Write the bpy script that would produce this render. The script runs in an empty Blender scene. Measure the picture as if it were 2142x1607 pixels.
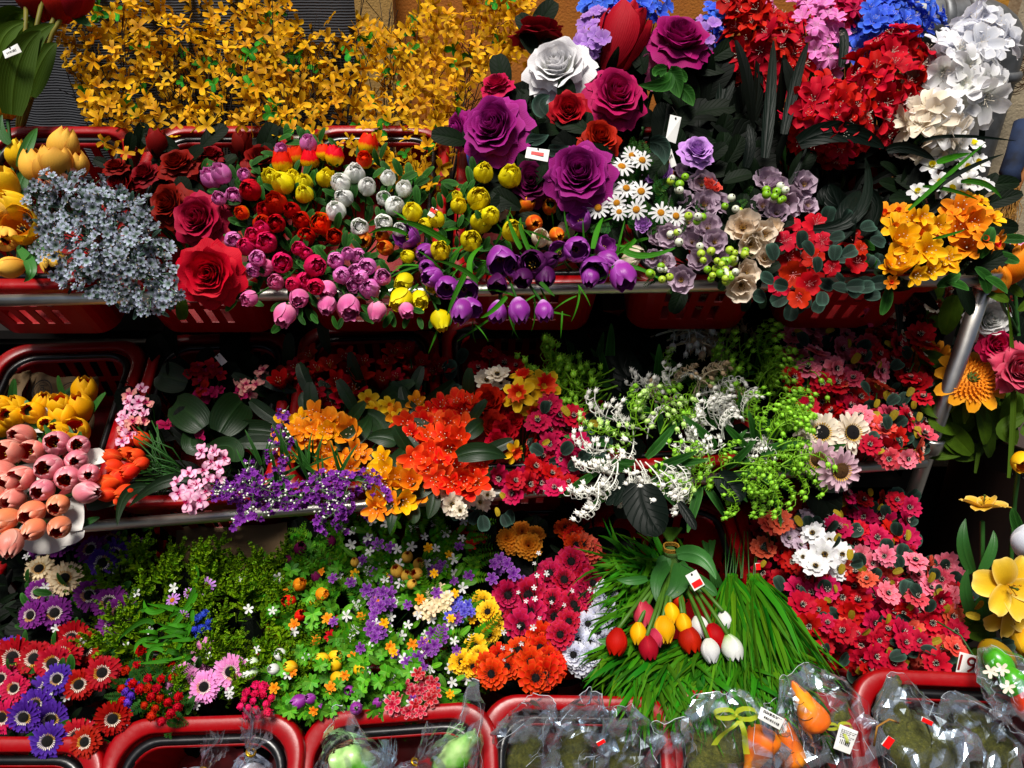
import bpy, math, random
from math import sin, cos, pi, sqrt, atan2
from mathutils import Vector as V, Matrix
random.seed(7)
RR = random.Random(11)
U = RR.uniform
scene = bpy.context.scene
col = scene.collection

# ------------------------------------------------------------------ camera
PITCH = math.radians(28.5); FPX = 1547.0; CAM = V((0, 0, 1.6))
cd = bpy.data.cameras.new('camera'); cd.sensor_width = 36; cd.lens = 36*FPX/2142
cd.clip_start = .05; cd.clip_end = 200
cam = bpy.data.objects.new('camera', cd); col.objects.link(cam)
cam.location = CAM; cam.rotation_euler = (pi/2-PITCH, 0, 0); scene.camera = cam
# ------------------------------------------------------------------ sky and sun (open shade, light from high above the street)
SUN_EL = math.radians(73); SUN_AZ = math.radians(205)
w = bpy.data.worlds.new('World'); scene.world = w; w.use_nodes = True
nt = w.node_tree; bg = nt.nodes['Background']
sky = nt.nodes.new('ShaderNodeTexSky'); sky.sky_type = 'NISHITA'; sky.sun_disc = False
sky.sun_elevation = SUN_EL; sky.sun_rotation = SUN_AZ; sky.dust_density = 3.0; sky.ozone_density = 1.0
nt.links.new(sky.outputs[0], bg.inputs[0]); bg.inputs[1].default_value = .05
sl = bpy.data.lights.new('sun', 'SUN'); sl.energy = 4.8; sl.angle = math.radians(20); sl.color = (1, .95, .88)
so = bpy.data.objects.new('sun', sl); col.objects.link(so)
sd = V((sin(SUN_AZ)*cos(SUN_EL), cos(SUN_AZ)*cos(SUN_EL), sin(SUN_EL)))
so.rotation_euler = sd.to_track_quat('Z', 'Y').to_euler(); so.location = (0, -1, 5)
scene.view_settings.view_transform = 'Standard'; scene.view_settings.look = 'None'
scene.view_settings.exposure = 0.36; scene.view_settings.gamma = 1

# ------------------------------------------------------------------ projection helpers
FW = V((0, cos(PITCH), -sin(PITCH))); RT = V((1, 0, 0)); UP = V((0, sin(PITCH), cos(PITCH)))
def P(x, y, d): return CAM + FW*d + RT*((x-1071)/FPX*d) + UP*((803.5-y)/FPX*d)
def onY(x, y, Y):
    r = P(x, y, 1)-CAM; return CAM + r*(Y/r.y)
def onZ(x, y, Z):
    r = P(x, y, 1)-CAM; return CAM + r*((Z-1.6)/r.z)
def dirc(r, u, t): return (RT*r + UP*u - FW*t).normalized()
def interp(tab, y):
    if y <= tab[0][0]: return tab[0][1]
    for (a, b), (c, d) in zip(tab, tab[1:]):
        if y <= c: return b+(d-b)*(y-a)/(c-a)
    return tab[-1][1]
T1 = lambda x, y: interp([(0, 1.56), (150, 1.50), (350, 1.37), (600, 1.235), (700, 1.20)], y)
T2 = lambda x, y: interp([(650, 1.54), (700, 1.50), (850, 1.41), (1000, 1.27), (1130, 1.20)], y)+(.09*max(0, x-900)/1100)
T3 = lambda x, y: interp([(1050, 1.50), (1100, 1.46), (1250, 1.34), (1400, 1.215), (1500, 1.15), (1600, 1.11)], y)
def inpoly(x, y, p):
    c = False; j = len(p)-1
    for i in range(len(p)):
        if (p[i][1] > y) != (p[j][1] > y) and x < (p[j][0]-p[i][0])*(y-p[i][1])/(p[j][1]-p[i][1])+p[i][0]: c = not c
        j = i
    return c
def scatter(poly, n, md=0):
    xs = [a for a, b in poly]; ys = [b for a, b in poly]; out = []; tries = 0
    while len(out) < n and tries < n*40:
        tries += 1; x = U(min(xs), max(xs)); y = U(min(ys), max(ys))
        if not inpoly(x, y, poly): continue
        if md and any((x-a)**2+(y-b)**2 < md*md for a, b in out): continue
        out.append((x, y))
    return out
def ell(cx, cy, rx, ry, rot=0, n=16):
    c, s = cos(math.radians(rot)), sin(math.radians(rot))
    return [(cx+rx*cos(2*pi*i/n)*c-ry*sin(2*pi*i/n)*s, cy+rx*cos(2*pi*i/n)*s+ry*sin(2*pi*i/n)*c) for i in range(n)]

# ------------------------------------------------------------------ materials
def lin(h):
    h = h.lstrip('#'); o = []
    for i in (0, 2, 4):
        c = int(h[i:i+2], 16)/255; o.append(c/12.92 if c <= .04045 else ((c+.055)/1.055)**2.4)
    return (*o, 1)
MC = {}
class NT:
    def __init__(s, name):
        s.m = bpy.data.materials.new(name); s.m.use_nodes = True; s.t = s.m.node_tree
        s.b = s.t.nodes['Principled BSDF']; s.out = s.t.nodes['Material Output']
    def n(s, ty, **k):
        nd = s.t.nodes.new('ShaderNode'+ty)
        for a, v in k.items():
            if a.startswith('i_'):
                key = a[2:]; key = int(key) if key.isdigit() else key
                nd.inputs[key].default_value = v
            else: setattr(nd, a, v)
        return nd
    def l(s, a, b): s.t.links.new(a, b)
    def math(s, op, a, b=None):
        nd = s.n('Math', operation=op)
        for i, v in enumerate((a, b)):
            if v is None: continue
            if isinstance(v, (int, float)): nd.inputs[i].default_value = v
            else: s.l(v, nd.inputs[i])
        return nd.outputs[0]
    def mix(s, f, a, b, bt='MIX'):
        nd = s.n('MixRGB', blend_type=bt)
        for i, v in enumerate((f, a, b)):
            if isinstance(v, (int, float)): nd.inputs[i].default_value = v
            elif isinstance(v, tuple): nd.inputs[i].default_value = v
            else: s.l(v, nd.inputs[i])
        return nd.outputs[0]
    def ramp(s, f, stops):
        nd = s.n('ValToRGB'); s.l(f, nd.inputs[0]); e = nd.color_ramp.elements
        while len(e) < len(stops): e.new(.5)
        for q, (p_, c) in zip(e, stops): q.position = p_; q.color = c
        return nd.outputs[0]
def petal_mat(name, base, tip=None, mid=None, edge=None, edgef=.8, rough=.62, trans=.2, vein=.24, hv=.012, vv=.25, spec=.12, tpos=.75, mpos=.35):
    """cloth petal: colour runs from base to tip, dyed edge, woven veins"""
    if name in MC: return MC[name]
    k = NT(name); base = lin(base); tip = lin(tip) if tip else base
    uv = k.n('UVMap').outputs[0]; sp = k.n('SeparateXYZ'); k.l(uv, sp.inputs[0])
    u, v = sp.outputs[0], sp.outputs[1]
    tc = k.n('TexCoord').outputs['Object']
    ns = k.n('TexNoise', i_Scale=7.0, i_Detail=3.0); k.l(tc, ns.inputs['Vector'])
    vj = k.math('ADD', v, k.math('MULTIPLY', k.math('SUBTRACT', ns.outputs[0], .5), .25))
    st = [(0, base), (tpos, tip)] if not mid else [(0, base), (mpos, lin(mid)), (tpos, tip)]
    c = k.ramp(vj, st)
    if edge:
        e = k.math('POWER', k.math('MULTIPLY', k.math('ABSOLUTE', k.math('SUBTRACT', u, .5)), 2.0), 5.0)
        e = k.math('MAXIMUM', e, k.math('POWER', v, 9.0))
        c = k.mix(k.math('MULTIPLY', e, edgef), c, lin(edge))
    wv = k.n('TexWave', i_Scale=8.0, i_Distortion=4.0, i_Detail=2.0); wv.inputs['Detail Scale'].default_value = 2.0
    cb = k.n('CombineXYZ'); k.l(u, cb.inputs[0]); k.l(k.math('MULTIPLY', v, .35), cb.inputs[1]); k.l(cb.outputs[0], wv.inputs['Vector'])
    c = k.mix(k.math('MULTIPLY', wv.outputs['Fac'], vein), c, k.mix(1.0, c, (.62, .55, .5, 1), 'MULTIPLY'))
    oi = k.n('ObjectInfo').outputs['Random']
    hs = k.n('HueSaturation'); k.l(c, hs.inputs['Color'])
    k.l(k.math('ADD', k.math('MULTIPLY', oi, hv), .5-hv/2), hs.inputs['Hue'])
    o2 = k.math('FRACT', k.math('ADD', k.math('MULTIPLY', oi, 17.3), k.math('MULTIPLY', k.n('NewGeometry').outputs['Random Per Island'], .45)))
    k.l(k.math('ADD', k.math('MULTIPLY', o2, vv), 1-vv*.75), hs.inputs['Value'])
    k.l(hs.outputs[0], k.b.inputs['Base Color'])
    k.b.inputs['Roughness'].default_value = rough; k.b.inputs['Specular IOR Level'].default_value = spec
    ns2 = k.n('TexNoise', i_Scale=24.0, i_Detail=2.0); k.l(tc, ns2.inputs['Vector'])
    h = k.math('ADD', wv.outputs['Fac'], k.math('MULTIPLY', ns2.outputs[0], .8))
    bp = k.n('Bump', i_Strength=.10, i_Distance=.012); k.l(h, bp.inputs['Height']); k.l(bp.outputs[0], k.b.inputs['Normal'])
    tr = k.n('BsdfTranslucent'); k.l(hs.outputs[0], tr.inputs[0])
    mx = k.n('MixShader'); mx.inputs[0].default_value = trans
    k.l(k.b.outputs[0], mx.inputs[1]); k.l(tr.outputs[0], mx.inputs[2]); k.l(mx.outputs[0], k.out.inputs[0])
    MC[name] = k.m; return k.m
def leaf_mat(name, c, veinc=None, edge=None, rough=.42, spec=.4, trans=.12, vv=.5, stripes=False):
    if name in MC: return MC[name]
    k = NT(name); c0 = lin(c)
    uv = k.n('UVMap').outputs[0]; sp = k.n('SeparateXYZ'); k.l(uv, sp.inputs[0]); u, v = sp.outputs[0], sp.outputs[1]
    au = k.math('MULTIPLY', k.math('ABSOLUTE', k.math('SUBTRACT', u, .5)), 2.0)
    tc = k.n('TexCoord').outputs['Object']
    ns = k.n('TexNoise', i_Scale=6.0, i_Detail=4.0); k.l(tc, ns.inputs['Vector'])
    cc = k.mix(ns.outputs[0], tuple(x*.6 for x in c0[:3])+(1,), tuple(min(1, x*1.45) for x in c0[:3])+(1,))
    if stripes: f = k.math('SINE', k.math('MULTIPLY', k.math('ADD', u, k.math('MULTIPLY', ns.outputs[0], .06)), 75.0))
    else: f = k.math('SINE', k.math('MULTIPLY', k.math('SUBTRACT', v, k.math('MULTIPLY', au, .35)), 42.0))
    vf = k.math('POWER', k.math('MAXIMUM', f, 0.0), 6.0)
    mrib = k.math('POWER', k.math('SUBTRACT', 1.0, au), 12.0)
    vf = k.math('MAXIMUM', k.math('MULTIPLY', vf, .5), mrib)
    if veinc: cc = k.mix(k.math('MULTIPLY', vf, .34), cc, lin(veinc))
    if edge: cc = k.mix(k.math('POWER', k.math('MAXIMUM', au, v), 6.0), cc, lin(edge))
    isl = k.n('NewGeometry').outputs['Random Per Island']; oi = k.math('FRACT', k.math('ADD', k.n('ObjectInfo').outputs['Random'], isl)); hs = k.n('HueSaturation'); k.l(cc, hs.inputs['Color'])
    k.l(k.math('ADD', k.math('MULTIPLY', oi, vv*1.3), 1-vv*.65), hs.inputs['Value']); k.l(k.math('ADD', k.math('MULTIPLY', isl, .05), .475), hs.inputs['Hue'])
    k.l(hs.outputs[0], k.b.inputs['Base Color'])
    k.b.inputs['Roughness'].default_value = rough; k.b.inputs['Specular IOR Level'].default_value = spec
    bp = k.n('Bump', i_Strength=.22, i_Distance=.02); k.l(vf, bp.inputs['Height']); k.l(bp.outputs[0], k.b.inputs['Normal'])
    tr = k.n('BsdfTranslucent'); k.l(hs.outputs[0], tr.inputs[0]); mx = k.n('MixShader'); mx.inputs[0].default_value = trans
    k.l(k.b.outputs[0], mx.inputs[1]); k.l(tr.outputs[0], mx.inputs[2]); k.l(mx.outputs[0], k.out.inputs[0])
    MC[name] = k.m; return k.m
def solid(name, c, rough=.6, spec=.3, metal=0, noise=.25, nscale=30, bump=.2, c2=None, vv=0, bdist=.004):
    if name in MC: return MC[name]
    k = NT(name); c0 = lin(c); tc = k.n('TexCoord').outputs['Object']
    ns = k.n('TexNoise', i_Scale=nscale, i_Detail=5.0); k.l(tc, ns.inputs['Vector'])
    c1 = lin(c2) if c2 else tuple(x*(1-noise) for x in c0[:3])+(1,)
    cc = k.mix(k.ramp(ns.outputs[0], [(.35, (0, 0, 0, 1)), (.65, (1, 1, 1, 1))]), c1, c0)
    if vv:
        oi = k.n('ObjectInfo').outputs['Random']; hs = k.n('HueSaturation'); k.l(cc, hs.inputs['Color'])
        k.l(k.math('ADD', k.math('MULTIPLY', oi, vv), 1-vv/2), hs.inputs['Value']); cc = hs.outputs[0]
    k.l(cc, k.b.inputs['Base Color']); k.b.inputs['Metallic'].default_value = metal
    rr = k.math('ADD', k.math('MULTIPLY', ns.outputs[0], .2), rough-.1); k.l(rr, k.b.inputs['Roughness'])
    k.b.inputs['Specular IOR Level'].default_value = spec
    if bump:
        bp = k.n('Bump', i_Strength=bump, i_Distance=bdist); k.l(ns.outputs[0], bp.inputs['Height']); k.l(bp.outputs[0], k.b.inputs['Normal'])
    MC[name] = k.m; return k.m

# ------------------------------------------------------------------ mesh builder
class M:
    def __init__(s): s.v = []; s.f = []; s.uv = []; s.mi = []
    def face(s, idx, uvs=None, mat=0):
        s.f.append(tuple(idx)); s.uv.append(uvs or [(.5, .5)]*len(idx)); s.mi.append(mat)
    def grid(s, rows, mat=0, closed=False):
        """rows of points, uv u across v along"""
        n0 = len(s.v); nr = len(rows); nc = len(rows[0])
        for r in rows: s.v.extend(tuple(p) for p in r)
        for i in range(nr-1):
            for j in range(nc if closed else nc-1):
                j2 = (j+1) % nc
                a, b, c, d = n0+i*nc+j, n0+i*nc+j2, n0+(i+1)*nc+j2, n0+(i+1)*nc+j
                q = nc if closed else nc-1
                s.face((a, b, c, d), [(j/q, i/(nr-1)), ((j+1)/q, i/(nr-1)), ((j+1)/q, (i+1)/(nr-1)), (j/q, (i+1)/(nr-1))], mat)
    def tube(s, pts, r, sides=5, mat=0, r1=None, cap=True):
        pts = [V(p) for p in pts]; n = len(pts); rows = []
        r1 = r if r1 is None else r1; ref = None
        for i, p in enumerate(pts):
            t = (pts[min(i+1, n-1)]-pts[max(i-1, 0)])
            t = t.normalized() if t.length > 1e-9 else V((0, 0, 1))
            if ref is None: ref = t.orthogonal().normalized()
            a = (ref-t*ref.dot(t)); a = a.normalized() if a.length > 1e-6 else t.orthogonal().normalized(); ref = a
            b = t.cross(a); rad = (r(i/(n-1)) if callable(r) else r+(r1-r)*i/(n-1))
            rows.append([p+(a*cos(2*pi*k/sides)+b*sin(2*pi*k/sides))*rad for k in range(sides)])
        n0 = len(s.v); s.grid(rows, mat, True)
        if cap:
            s.face(tuple(range(n0+sides-1, n0-1, -1)), None, mat); e = n0+(n-1)*sides; s.face(tuple(range(e, e+sides)), None, mat)
    def ball(s, c, rx, ry=None, rz=None, nu=8, nv=5, mat=0, R=None):
        ry = ry or rx; rz = rz or rx; rows = []
        for i in range(nv+1):
            th = pi*(.02+.96*i/nv); row = []
            for j in range(nu):
                p = V((rx*sin(th)*cos(2*pi*j/nu), ry*sin(th)*sin(2*pi*j/nu), -rz*cos(th)))
                row.append(V(c)+(R@p if R else p))
            rows.append(row)
        s.grid(rows, mat, True)
    def box(s, x0, x1, y0, y1, z0, z1, mat=0):
        n = len(s.v)
        s.v += [(x0, y0, z0), (x1, y0, z0), (x1, y1, z0), (x0, y1, z0), (x0, y0, z1), (x1, y0, z1), (x1, y1, z1), (x0, y1, z1)]
        for q in ((0, 3, 2, 1), (4, 5, 6, 7), (0, 1, 5, 4), (1, 2, 6, 5), (2, 3, 7, 6), (3, 0, 4, 7)):
            s.face([n+i for i in q], [(0, 0), (1, 0), (1, 1), (0, 1)], mat)
    def petal(s, L, W, a0, a1, phi, r0=0, z0=0, cup=.2, p=.6, q=.35, notch=0, ruf=0, na=4, nv=5, mat=0, k=1., tw=0, side=0):
        a0, a1 = math.radians(a0), math.radians(a1)
        prof = lambda v: (v+.03)**p*(1.03-v)**q
        nm = max(prof(i/40) for i in range(41)); r = r0; z = z0; rows = []; ph = U(0, 6)
        c, sn = cos(phi), sin(phi); va = 0
        vs = [1-(1-i/nv)**1.15 for i in range(nv+1)]
        for i, v in enumerate(vs):
            if i:
                a = a0+(a1-a0)*((v+va)/2)**k; r += cos(a)*L*(v-va); z += sin(a)*L*(v-va)
            va = v; a = a0+(a1-a0)*v**k; w = W*.5*prof(v)/nm; nr_, nz = -sin(a), cos(a); row = []
            for j in range(na+1):
                u = -1+2*j/na
                off = cup*w*u*u + (ruf*W*sin(u*4.2+ph)*v*v if ruf else 0)
                ext = -notch*L*(1-abs(u))**2*v**6 if notch > 0 else (-notch*L*(1-abs(u))*v**5 if notch < 0 else 0)
                rr = r+nr_*off+cos(a)*ext; zz = z+nz*off+sin(a)*ext; y = u*w + side*v*v*L; zz += tw*u*w
                row.append((rr*c-y*sn, rr*sn+y*c, zz))
            rows.append(row)
        s.grid(rows, mat)
    def cup(s, R, H, A, phi, z0=0, rf=None, p=.35, q=.35, na=6, nv=7, mat=0, ruf=0, off=0, pt=0):
        """petal wrapped round the axis: rf(v) -> (r, z) unit profile"""
        prof = lambda v: (v+.05)**p*(1.02-v)**q
        nm = max(prof(i/40) for i in range(41)); rows = []; ph = U(0, 6)
        for i in range(nv+1):
            v = i/nv; r, z = rf(v); row = []
            for j in range(na+1):
                u = -1+2*j/na; th = phi+u*A*prof(v)/nm
                rr = R*r+off*(1-.5*u)+ruf*sin(u*5+ph)*v*v; zz = z0+H*(z - pt*abs(u)**1.5*v**3)+ruf*.6*cos(u*4+ph)*v*v
                row.append((rr*cos(th), rr*sin(th), zz))
            rows.append(row)
        s.grid(rows, mat)
    def norm(s, mode='d'):
        """recentre and scale to diameter 1 (d) or height 1 (h)"""
        zs = [p[2] for p in s.v]; rm = max(sqrt(p[0]**2+p[1]**2) for p in s.v); zc = (max(zs)+min(zs))/2
        k = 1/(2*rm) if mode == 'd' else 1/(max(zs)-min(zs))
        s.v = [(p[0]*k, p[1]*k, (p[2]-zc)*k) for p in s.v]; s.k = k; s.zc = zc; return s
    def apply(s, k, zc): s.v = [(p[0]*k, p[1]*k, (p[2]-zc)*k) for p in s.v]; return s
    def mesh(s, name, mats, smooth=True):
        me = bpy.data.meshes.new(name); me.from_pydata([tuple(p) for p in s.v], [], s.f)
        ul = me.uv_layers.new(name='UVMap'); flat = []
        for f in s.uv:
            for a in f: flat.extend(a)
        ul.data.foreach_set('uv', flat); me.polygons.foreach_set('material_index', s.mi)
        if smooth: me.polygons.foreach_set('use_smooth', [True]*len(s.f))
        for m in mats: me.materials.append(m)
        me.update(); return me

# ------------------------------------------------------------------ objects
def obj(name, me, parent=None, loc=(0, 0, 0), label=None, cat=None, group=None, kind=None):
    o = bpy.data.objects.new(name, me); col.objects.link(o); o.location = loc
    if parent is not None: o.parent = parent
    for k_, v_ in (('label', label), ('category', cat), ('group', group), ('kind', kind)):
        if v_: o[k_] = v_
    return o
def rotz_to(d, spin=0):
    return d.to_track_quat('Z', 'Y').to_matrix() @ Matrix.Rotation(spin, 3, 'Z')
LIB = {}
def head(kind, cols, var=0):
    """shared meshes: returns list of (part name, mesh); first is the head, the rest its sub-parts"""
    key = (kind, cols, var)
    if key in LIB: return LIB[key]
    st = RR.getstate(); RR.seed(hash_(kind)+var*77)
    res = HEADS[kind](cols, var); RR.setstate(st); LIB[key] = res; return res
def hash_(s): return sum((i+3)*ord(c) for i, c in enumerate(s))

# --- petal palettes: name -> kwargs of petal_mat
PAL = {
 'yellow': dict(base='c9b000', tip='f2e20a', edge='fff23a', trans=.3),
 'gold': dict(base='d0900a', tip='f4c012', mid='ecb00e', edge='ffd840', vein=.06),
 'goldpale': dict(base='e09430', tip='f2c04c', mid='eab03c', edge='d89838', vein=.06),
 'cream': dict(base='d9c89a', tip='efdfb8', edge='d8b080'),
 'yolk': dict(base='e09800', tip='f4b000', edge='ffcc30', vein=.06),
 'peach': dict(base='f0b098', tip='e88070', edge='ffccb8', mid='f09884', vein=.04, rough=.4, spec=.4),
 'peachpink': dict(base='f8c8c4', tip='e07088', edge='ffd4d4', mid='ec909c', vein=.04, rough=.4, spec=.4),
 'salmon': dict(base='f0a070', tip='e88458', edge='ffc0a0', mid='f0905c', vein=.04, rough=.4, spec=.4),
 'pink': dict(base='f0a0c0', tip='de5c9c', edge='f494c4'),
 'lilacpink': dict(base='e898d0', tip='dc6cbc', edge='f4a8dc'),
 'hotpink': dict(base='d0104a', tip='dd1155', edge='ee3377'),
 'red': dict(base='940202', tip='bc0602', edge='c81206'),
 'deepred': dict(base='8a060a', tip='aa0a10', edge='b81018'),
 'darkred': dict(base='4a0206', tip='74040c', edge='880812'),
 'crimson': dict(base='8a0424', tip='9a0838', edge='b01848', mid='940530'),
 'redyellow': dict(base='f0d000', mid='f5c000', tip='ee2005', mpos=.4, tpos=.58, edge='f02808', edgef=.2),
 'redorange': dict(base='d84000', tip='e02408', edge='f05018'),
 'orange': dict(base='e07000', tip='f28c10', edge='ffb030'),
 'orangered': dict(base='d02808', tip='ee3512', edge='ff7030', mid='e83010'),
 'orangeflame': dict(base='e0a010', tip='d8480c', edge='f0a028', edgef=1),
 'white': dict(base='d8dccc', tip='eaeaee', edge='ffffff', trans=.3),
 'whitegreen': dict(base='8ac030', mid='dcead0', tip='f4f6f2', mpos=.3, edge='ffffff', trans=.3),
 'whitecool': dict(base='ccd0e0', tip='e2e6f0', edge='ffffff', trans=.35),
 'ivory': dict(base='e0d3b4', tip='eee2cc', edge='fff6e6', trans=.3),
 'creamrose': dict(base='d8b888', tip='e8d8c0', edge='f2e8d8', trans=.3),
 'purple': dict(base='dcb0e4', mid='98309c', tip='8c2494', edge='bc68c8', mpos=.28, rough=.36, spec=.35),
 'purpledark': dict(base='3a0838', tip='48104a', edge='6a2a6a', rough=.45),
 'violet': dict(base='4020a0', tip='5a30b8', edge='7048c8'),
 'plum': dict(base='5c0a3a', tip='6a0c48', edge='801858'),
 'magenta': dict(base='7c0448', tip='980a60', edge='b01c78', mid='880652'),
 'purplerose': dict(base='6a0448', tip='880c68', edge='a82c90', mid='740858'),
 'magred': dict(base='8c0438', tip='a80a50', edge='b82060'),
 'lilac': dict(base='8c5cb8', tip='a476c8', edge='c09cdc'),
 'lilacrose': dict(base='9a58b8', tip='b87ad0', edge='d8a8e8'),
 'mauve': dict(base='a08896', tip='bca4b8', edge='dcc8d8', trans=.3),
 'mauvepink': dict(base='c8a0b0', tip='d8b0c0', edge='ecd0d8', trans=.3),
 'blue': dict(base='2848c8', tip='3a62e0', edge='6088f0'),
 'bluedeep': dict(base='1a28a0', tip='2a3cb8', edge='4a60d8'),
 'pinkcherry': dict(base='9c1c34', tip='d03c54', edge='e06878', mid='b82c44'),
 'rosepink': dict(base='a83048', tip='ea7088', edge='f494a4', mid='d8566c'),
 'coral': dict(base='a82818', tip='dc4c38', edge='e87058'),
 'redcherry': dict(base='5c020a', tip='b0061c', edge='bc0c2c', mid='900414'),
 'rosecherry': dict(base='780424', tip='b80c44', edge='d0205c', mid='9c0836'),
 'red2': dict(base='7a0410', tip='b80418', edge='c81028'),
 'scarlet': dict(base='840410', tip='c40614', edge='d01424'),
 'forsythia': dict(base='a86806', tip='eab010', mid='d89c0c', edge='f6c022', rough=.6, trans=.3, vv=.6, hv=.02),
 'orchid': dict(base='c81878', mid='e8a8c8', tip='f2c8dc', edge='e04898', edgef=.6, mpos=.35),
 'orchidpeach': dict(base='c83060', mid='e87888', tip='eeb0a0', edge='e86078', edgef=.4),
 'silver': dict(base='2c4430', tip='a0a8c0', mid='688070', edge='b0b8c8', rough=.5, vv=.9),
 'sungold': dict(base='c86a00', tip='f09a10', edge='ffb030'),
 'lilygold': dict(base='b88410', mid='e0b020', tip='eec030', edge='ffe080', rough=.4),
 'zinmag': dict(base='5c0214', tip='ac062c', edge='d02c68', edgef=.7),
 'zinorange': dict(base='9c1002', tip='d01c04', edge='e85818', edgef=.7),
 'zinyellow': dict(base='d84808', mid='f0a808', tip='f8c010', edge='ffe040'),
 'marigold': dict(base='c86008', tip='f08a18', edge='ffb040'),
 'tinypurple': dict(base='58127c', tip='7a2c98', edge='b080c8', edgef=.8),
 'tinyblue': dict(base='3020a0', tip='5048c0', edge='9090e0', edgef=.9),
 'tinyred': dict(base='a00820', tip='c81030', edge='f0b0b0', edgef=.8),
 'gerbpurple': dict(base='3c0848', tip='681670', edge='84308c'),
 'gerbviolet': dict(base='28105c', tip='441c8c', edge='5c34a8'),
 'gerbred': dict(base='7c0408', tip='a0040a', edge='b00c14'),
 'gerbpink': dict(base='c860a8', tip='e88ac8', edge='f0a8dc'),
 'bluetinge': dict(base='c8d0f0', tip='dfe4fa', edge='ffffff', trans=.35),
 'lavender': dict(base='5a1480', tip='7a2898', edge='a050b8'),
}
def pm(c):
    k = dict(PAL[c]); return petal_mat('petal_'+c, **k)
def G(name):
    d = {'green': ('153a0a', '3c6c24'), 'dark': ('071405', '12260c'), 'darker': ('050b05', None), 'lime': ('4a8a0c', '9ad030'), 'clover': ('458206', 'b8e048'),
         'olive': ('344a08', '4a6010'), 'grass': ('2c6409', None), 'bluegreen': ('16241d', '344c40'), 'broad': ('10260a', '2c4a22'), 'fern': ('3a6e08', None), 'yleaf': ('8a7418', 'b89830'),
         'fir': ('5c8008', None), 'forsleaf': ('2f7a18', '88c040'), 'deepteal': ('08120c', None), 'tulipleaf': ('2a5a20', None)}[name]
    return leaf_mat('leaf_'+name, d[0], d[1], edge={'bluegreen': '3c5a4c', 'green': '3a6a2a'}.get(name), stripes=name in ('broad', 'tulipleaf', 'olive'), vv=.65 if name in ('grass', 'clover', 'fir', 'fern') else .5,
                    rough=.45 if name in ('broad', 'deepteal', 'tulipleaf') else .6, spec=.35 if name in ('broad', 'clover', 'tulipleaf') else .1)
stem_g = solid('stem_green', '24501a', .5, noise=.3); stem_b = solid('twig_brown', '1a0f06', .8); stem_w = solid('stem_white', 'e8e8dc', .6)
stem_l = solid('stem_lime', '6ca010', .5); stem_c = solid('stem_cream', 'b8a888', .6); stem_o = solid('stem_olive', '6a6418', .6)
black_c = solid('seed_black', '0c0808', .9, nscale=60, bump=1); yel_c = solid('pollen_yellow', 'e09a08', .8, c2='b86a04', nscale=50, bump=1)
brown_c = solid('seed_brown', '5a3a10', .9, nscale=60, bump=1, c2='3a220a'); wht_c = solid('stamen_white', 'e8dcc8', .7); pink_c = solid('stamen_pink', 'e89a9a', .7)
grn_c = solid('centre_green', '4a5a10', .8, c2='2a3a08'); gold_c = solid('stamen_gold', 'c89a30', .7)

# ------------------------------------------------------------------ flower head shapes
def rings(specs, n_mode='d'):
    m = M()
    for (n, kw) in specs:
        ph0 = kw.pop('ph', U(0, 6))
        for i in range(n):
            k = dict(kw); j = k.pop('j', .1)
            k['L'] *= U(1-j, 1+j*.5); k['a1'] += U(-12, 12)*j*8; k['cup'] *= U(.5, 1.5); k['ruf'] = k.get('ruf', 0)+.03; k['phi'] = ph0+2*pi*(i+U(-j, j)*.6)/n
            k['tw'] = U(-.15, .15)
            m.petal(**k)
    return m.norm(n_mode)
def stamens(n, r, z, L, mat=0, tipmat=1, spread=.6, tr=.012, rad=.004):
    m = M()
    for i in range(n):
        a = 2*pi*i/n+U(-.3, .3); s_ = U(.2, spread)
        p0 = V((cos(a)*r*.3, sin(a)*r*.3, z)); p1 = V((cos(a)*(r+s_*L), sin(a)*(r+s_*L), z+L*U(.7, 1)))
        m.tube([p0, (p0+p1)/2+V((0, 0, L*.1)), p1], rad, 3, mat, cap=False); m.ball(p1, tr, nu=5, nv=3, mat=tipmat)
    return m
def h_tulip(c, var):
    m = M(); op = (0, .10, .22, .42)[var % 4]
    def rf(v, o=0): return (sin(pi*(.09+(.80-op*.5)*v**.9))*(1+op*v)+o, v)
    for L_ in range(2):
        for i in range(3):
            o = .0 if L_ == 0 else .045
            m.cup(.36, 1, 1.12, 2*pi*i/3+L_*pi/3+U(-.08, .08), rf=lambda v, o=o: rf(v, o*(1+v*.4)), p=.28, q=.36, ruf=.008, off=.012, pt=.12, na=8, nv=9)
    for i in range(3): m.cup(.31, .84, 1.15, 2*pi*i/3+.3, z0=.02, rf=lambda v: rf(v, 0), p=.28, q=.3, mat=1, na=6, nv=7)
    m.norm('h'); cm = M(); cm.ball((0, 0, -.12), .1, rz=.22, nu=8, mat=0)
    for i in range(6): cm.tube([(cos(i)*.04, sin(i)*.04, -.3), (cos(i)*.1, sin(i)*.1, .1)], .015, 4, 1)
    inn = {'peach': 'red', 'peachpink': 'red', 'salmon': 'red', 'yolk': 'redorange', 'gold': 'orange', 'goldpale': 'orangered'}.get(c, c); mats = [pm(c), pm(inn)]
    return [('tulip_head', m.mesh('tulip_head', mats)), ('stamens', cm.mesh('stamens', [black_c if c != 'white' else yel_c, gold_c]))]
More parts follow.
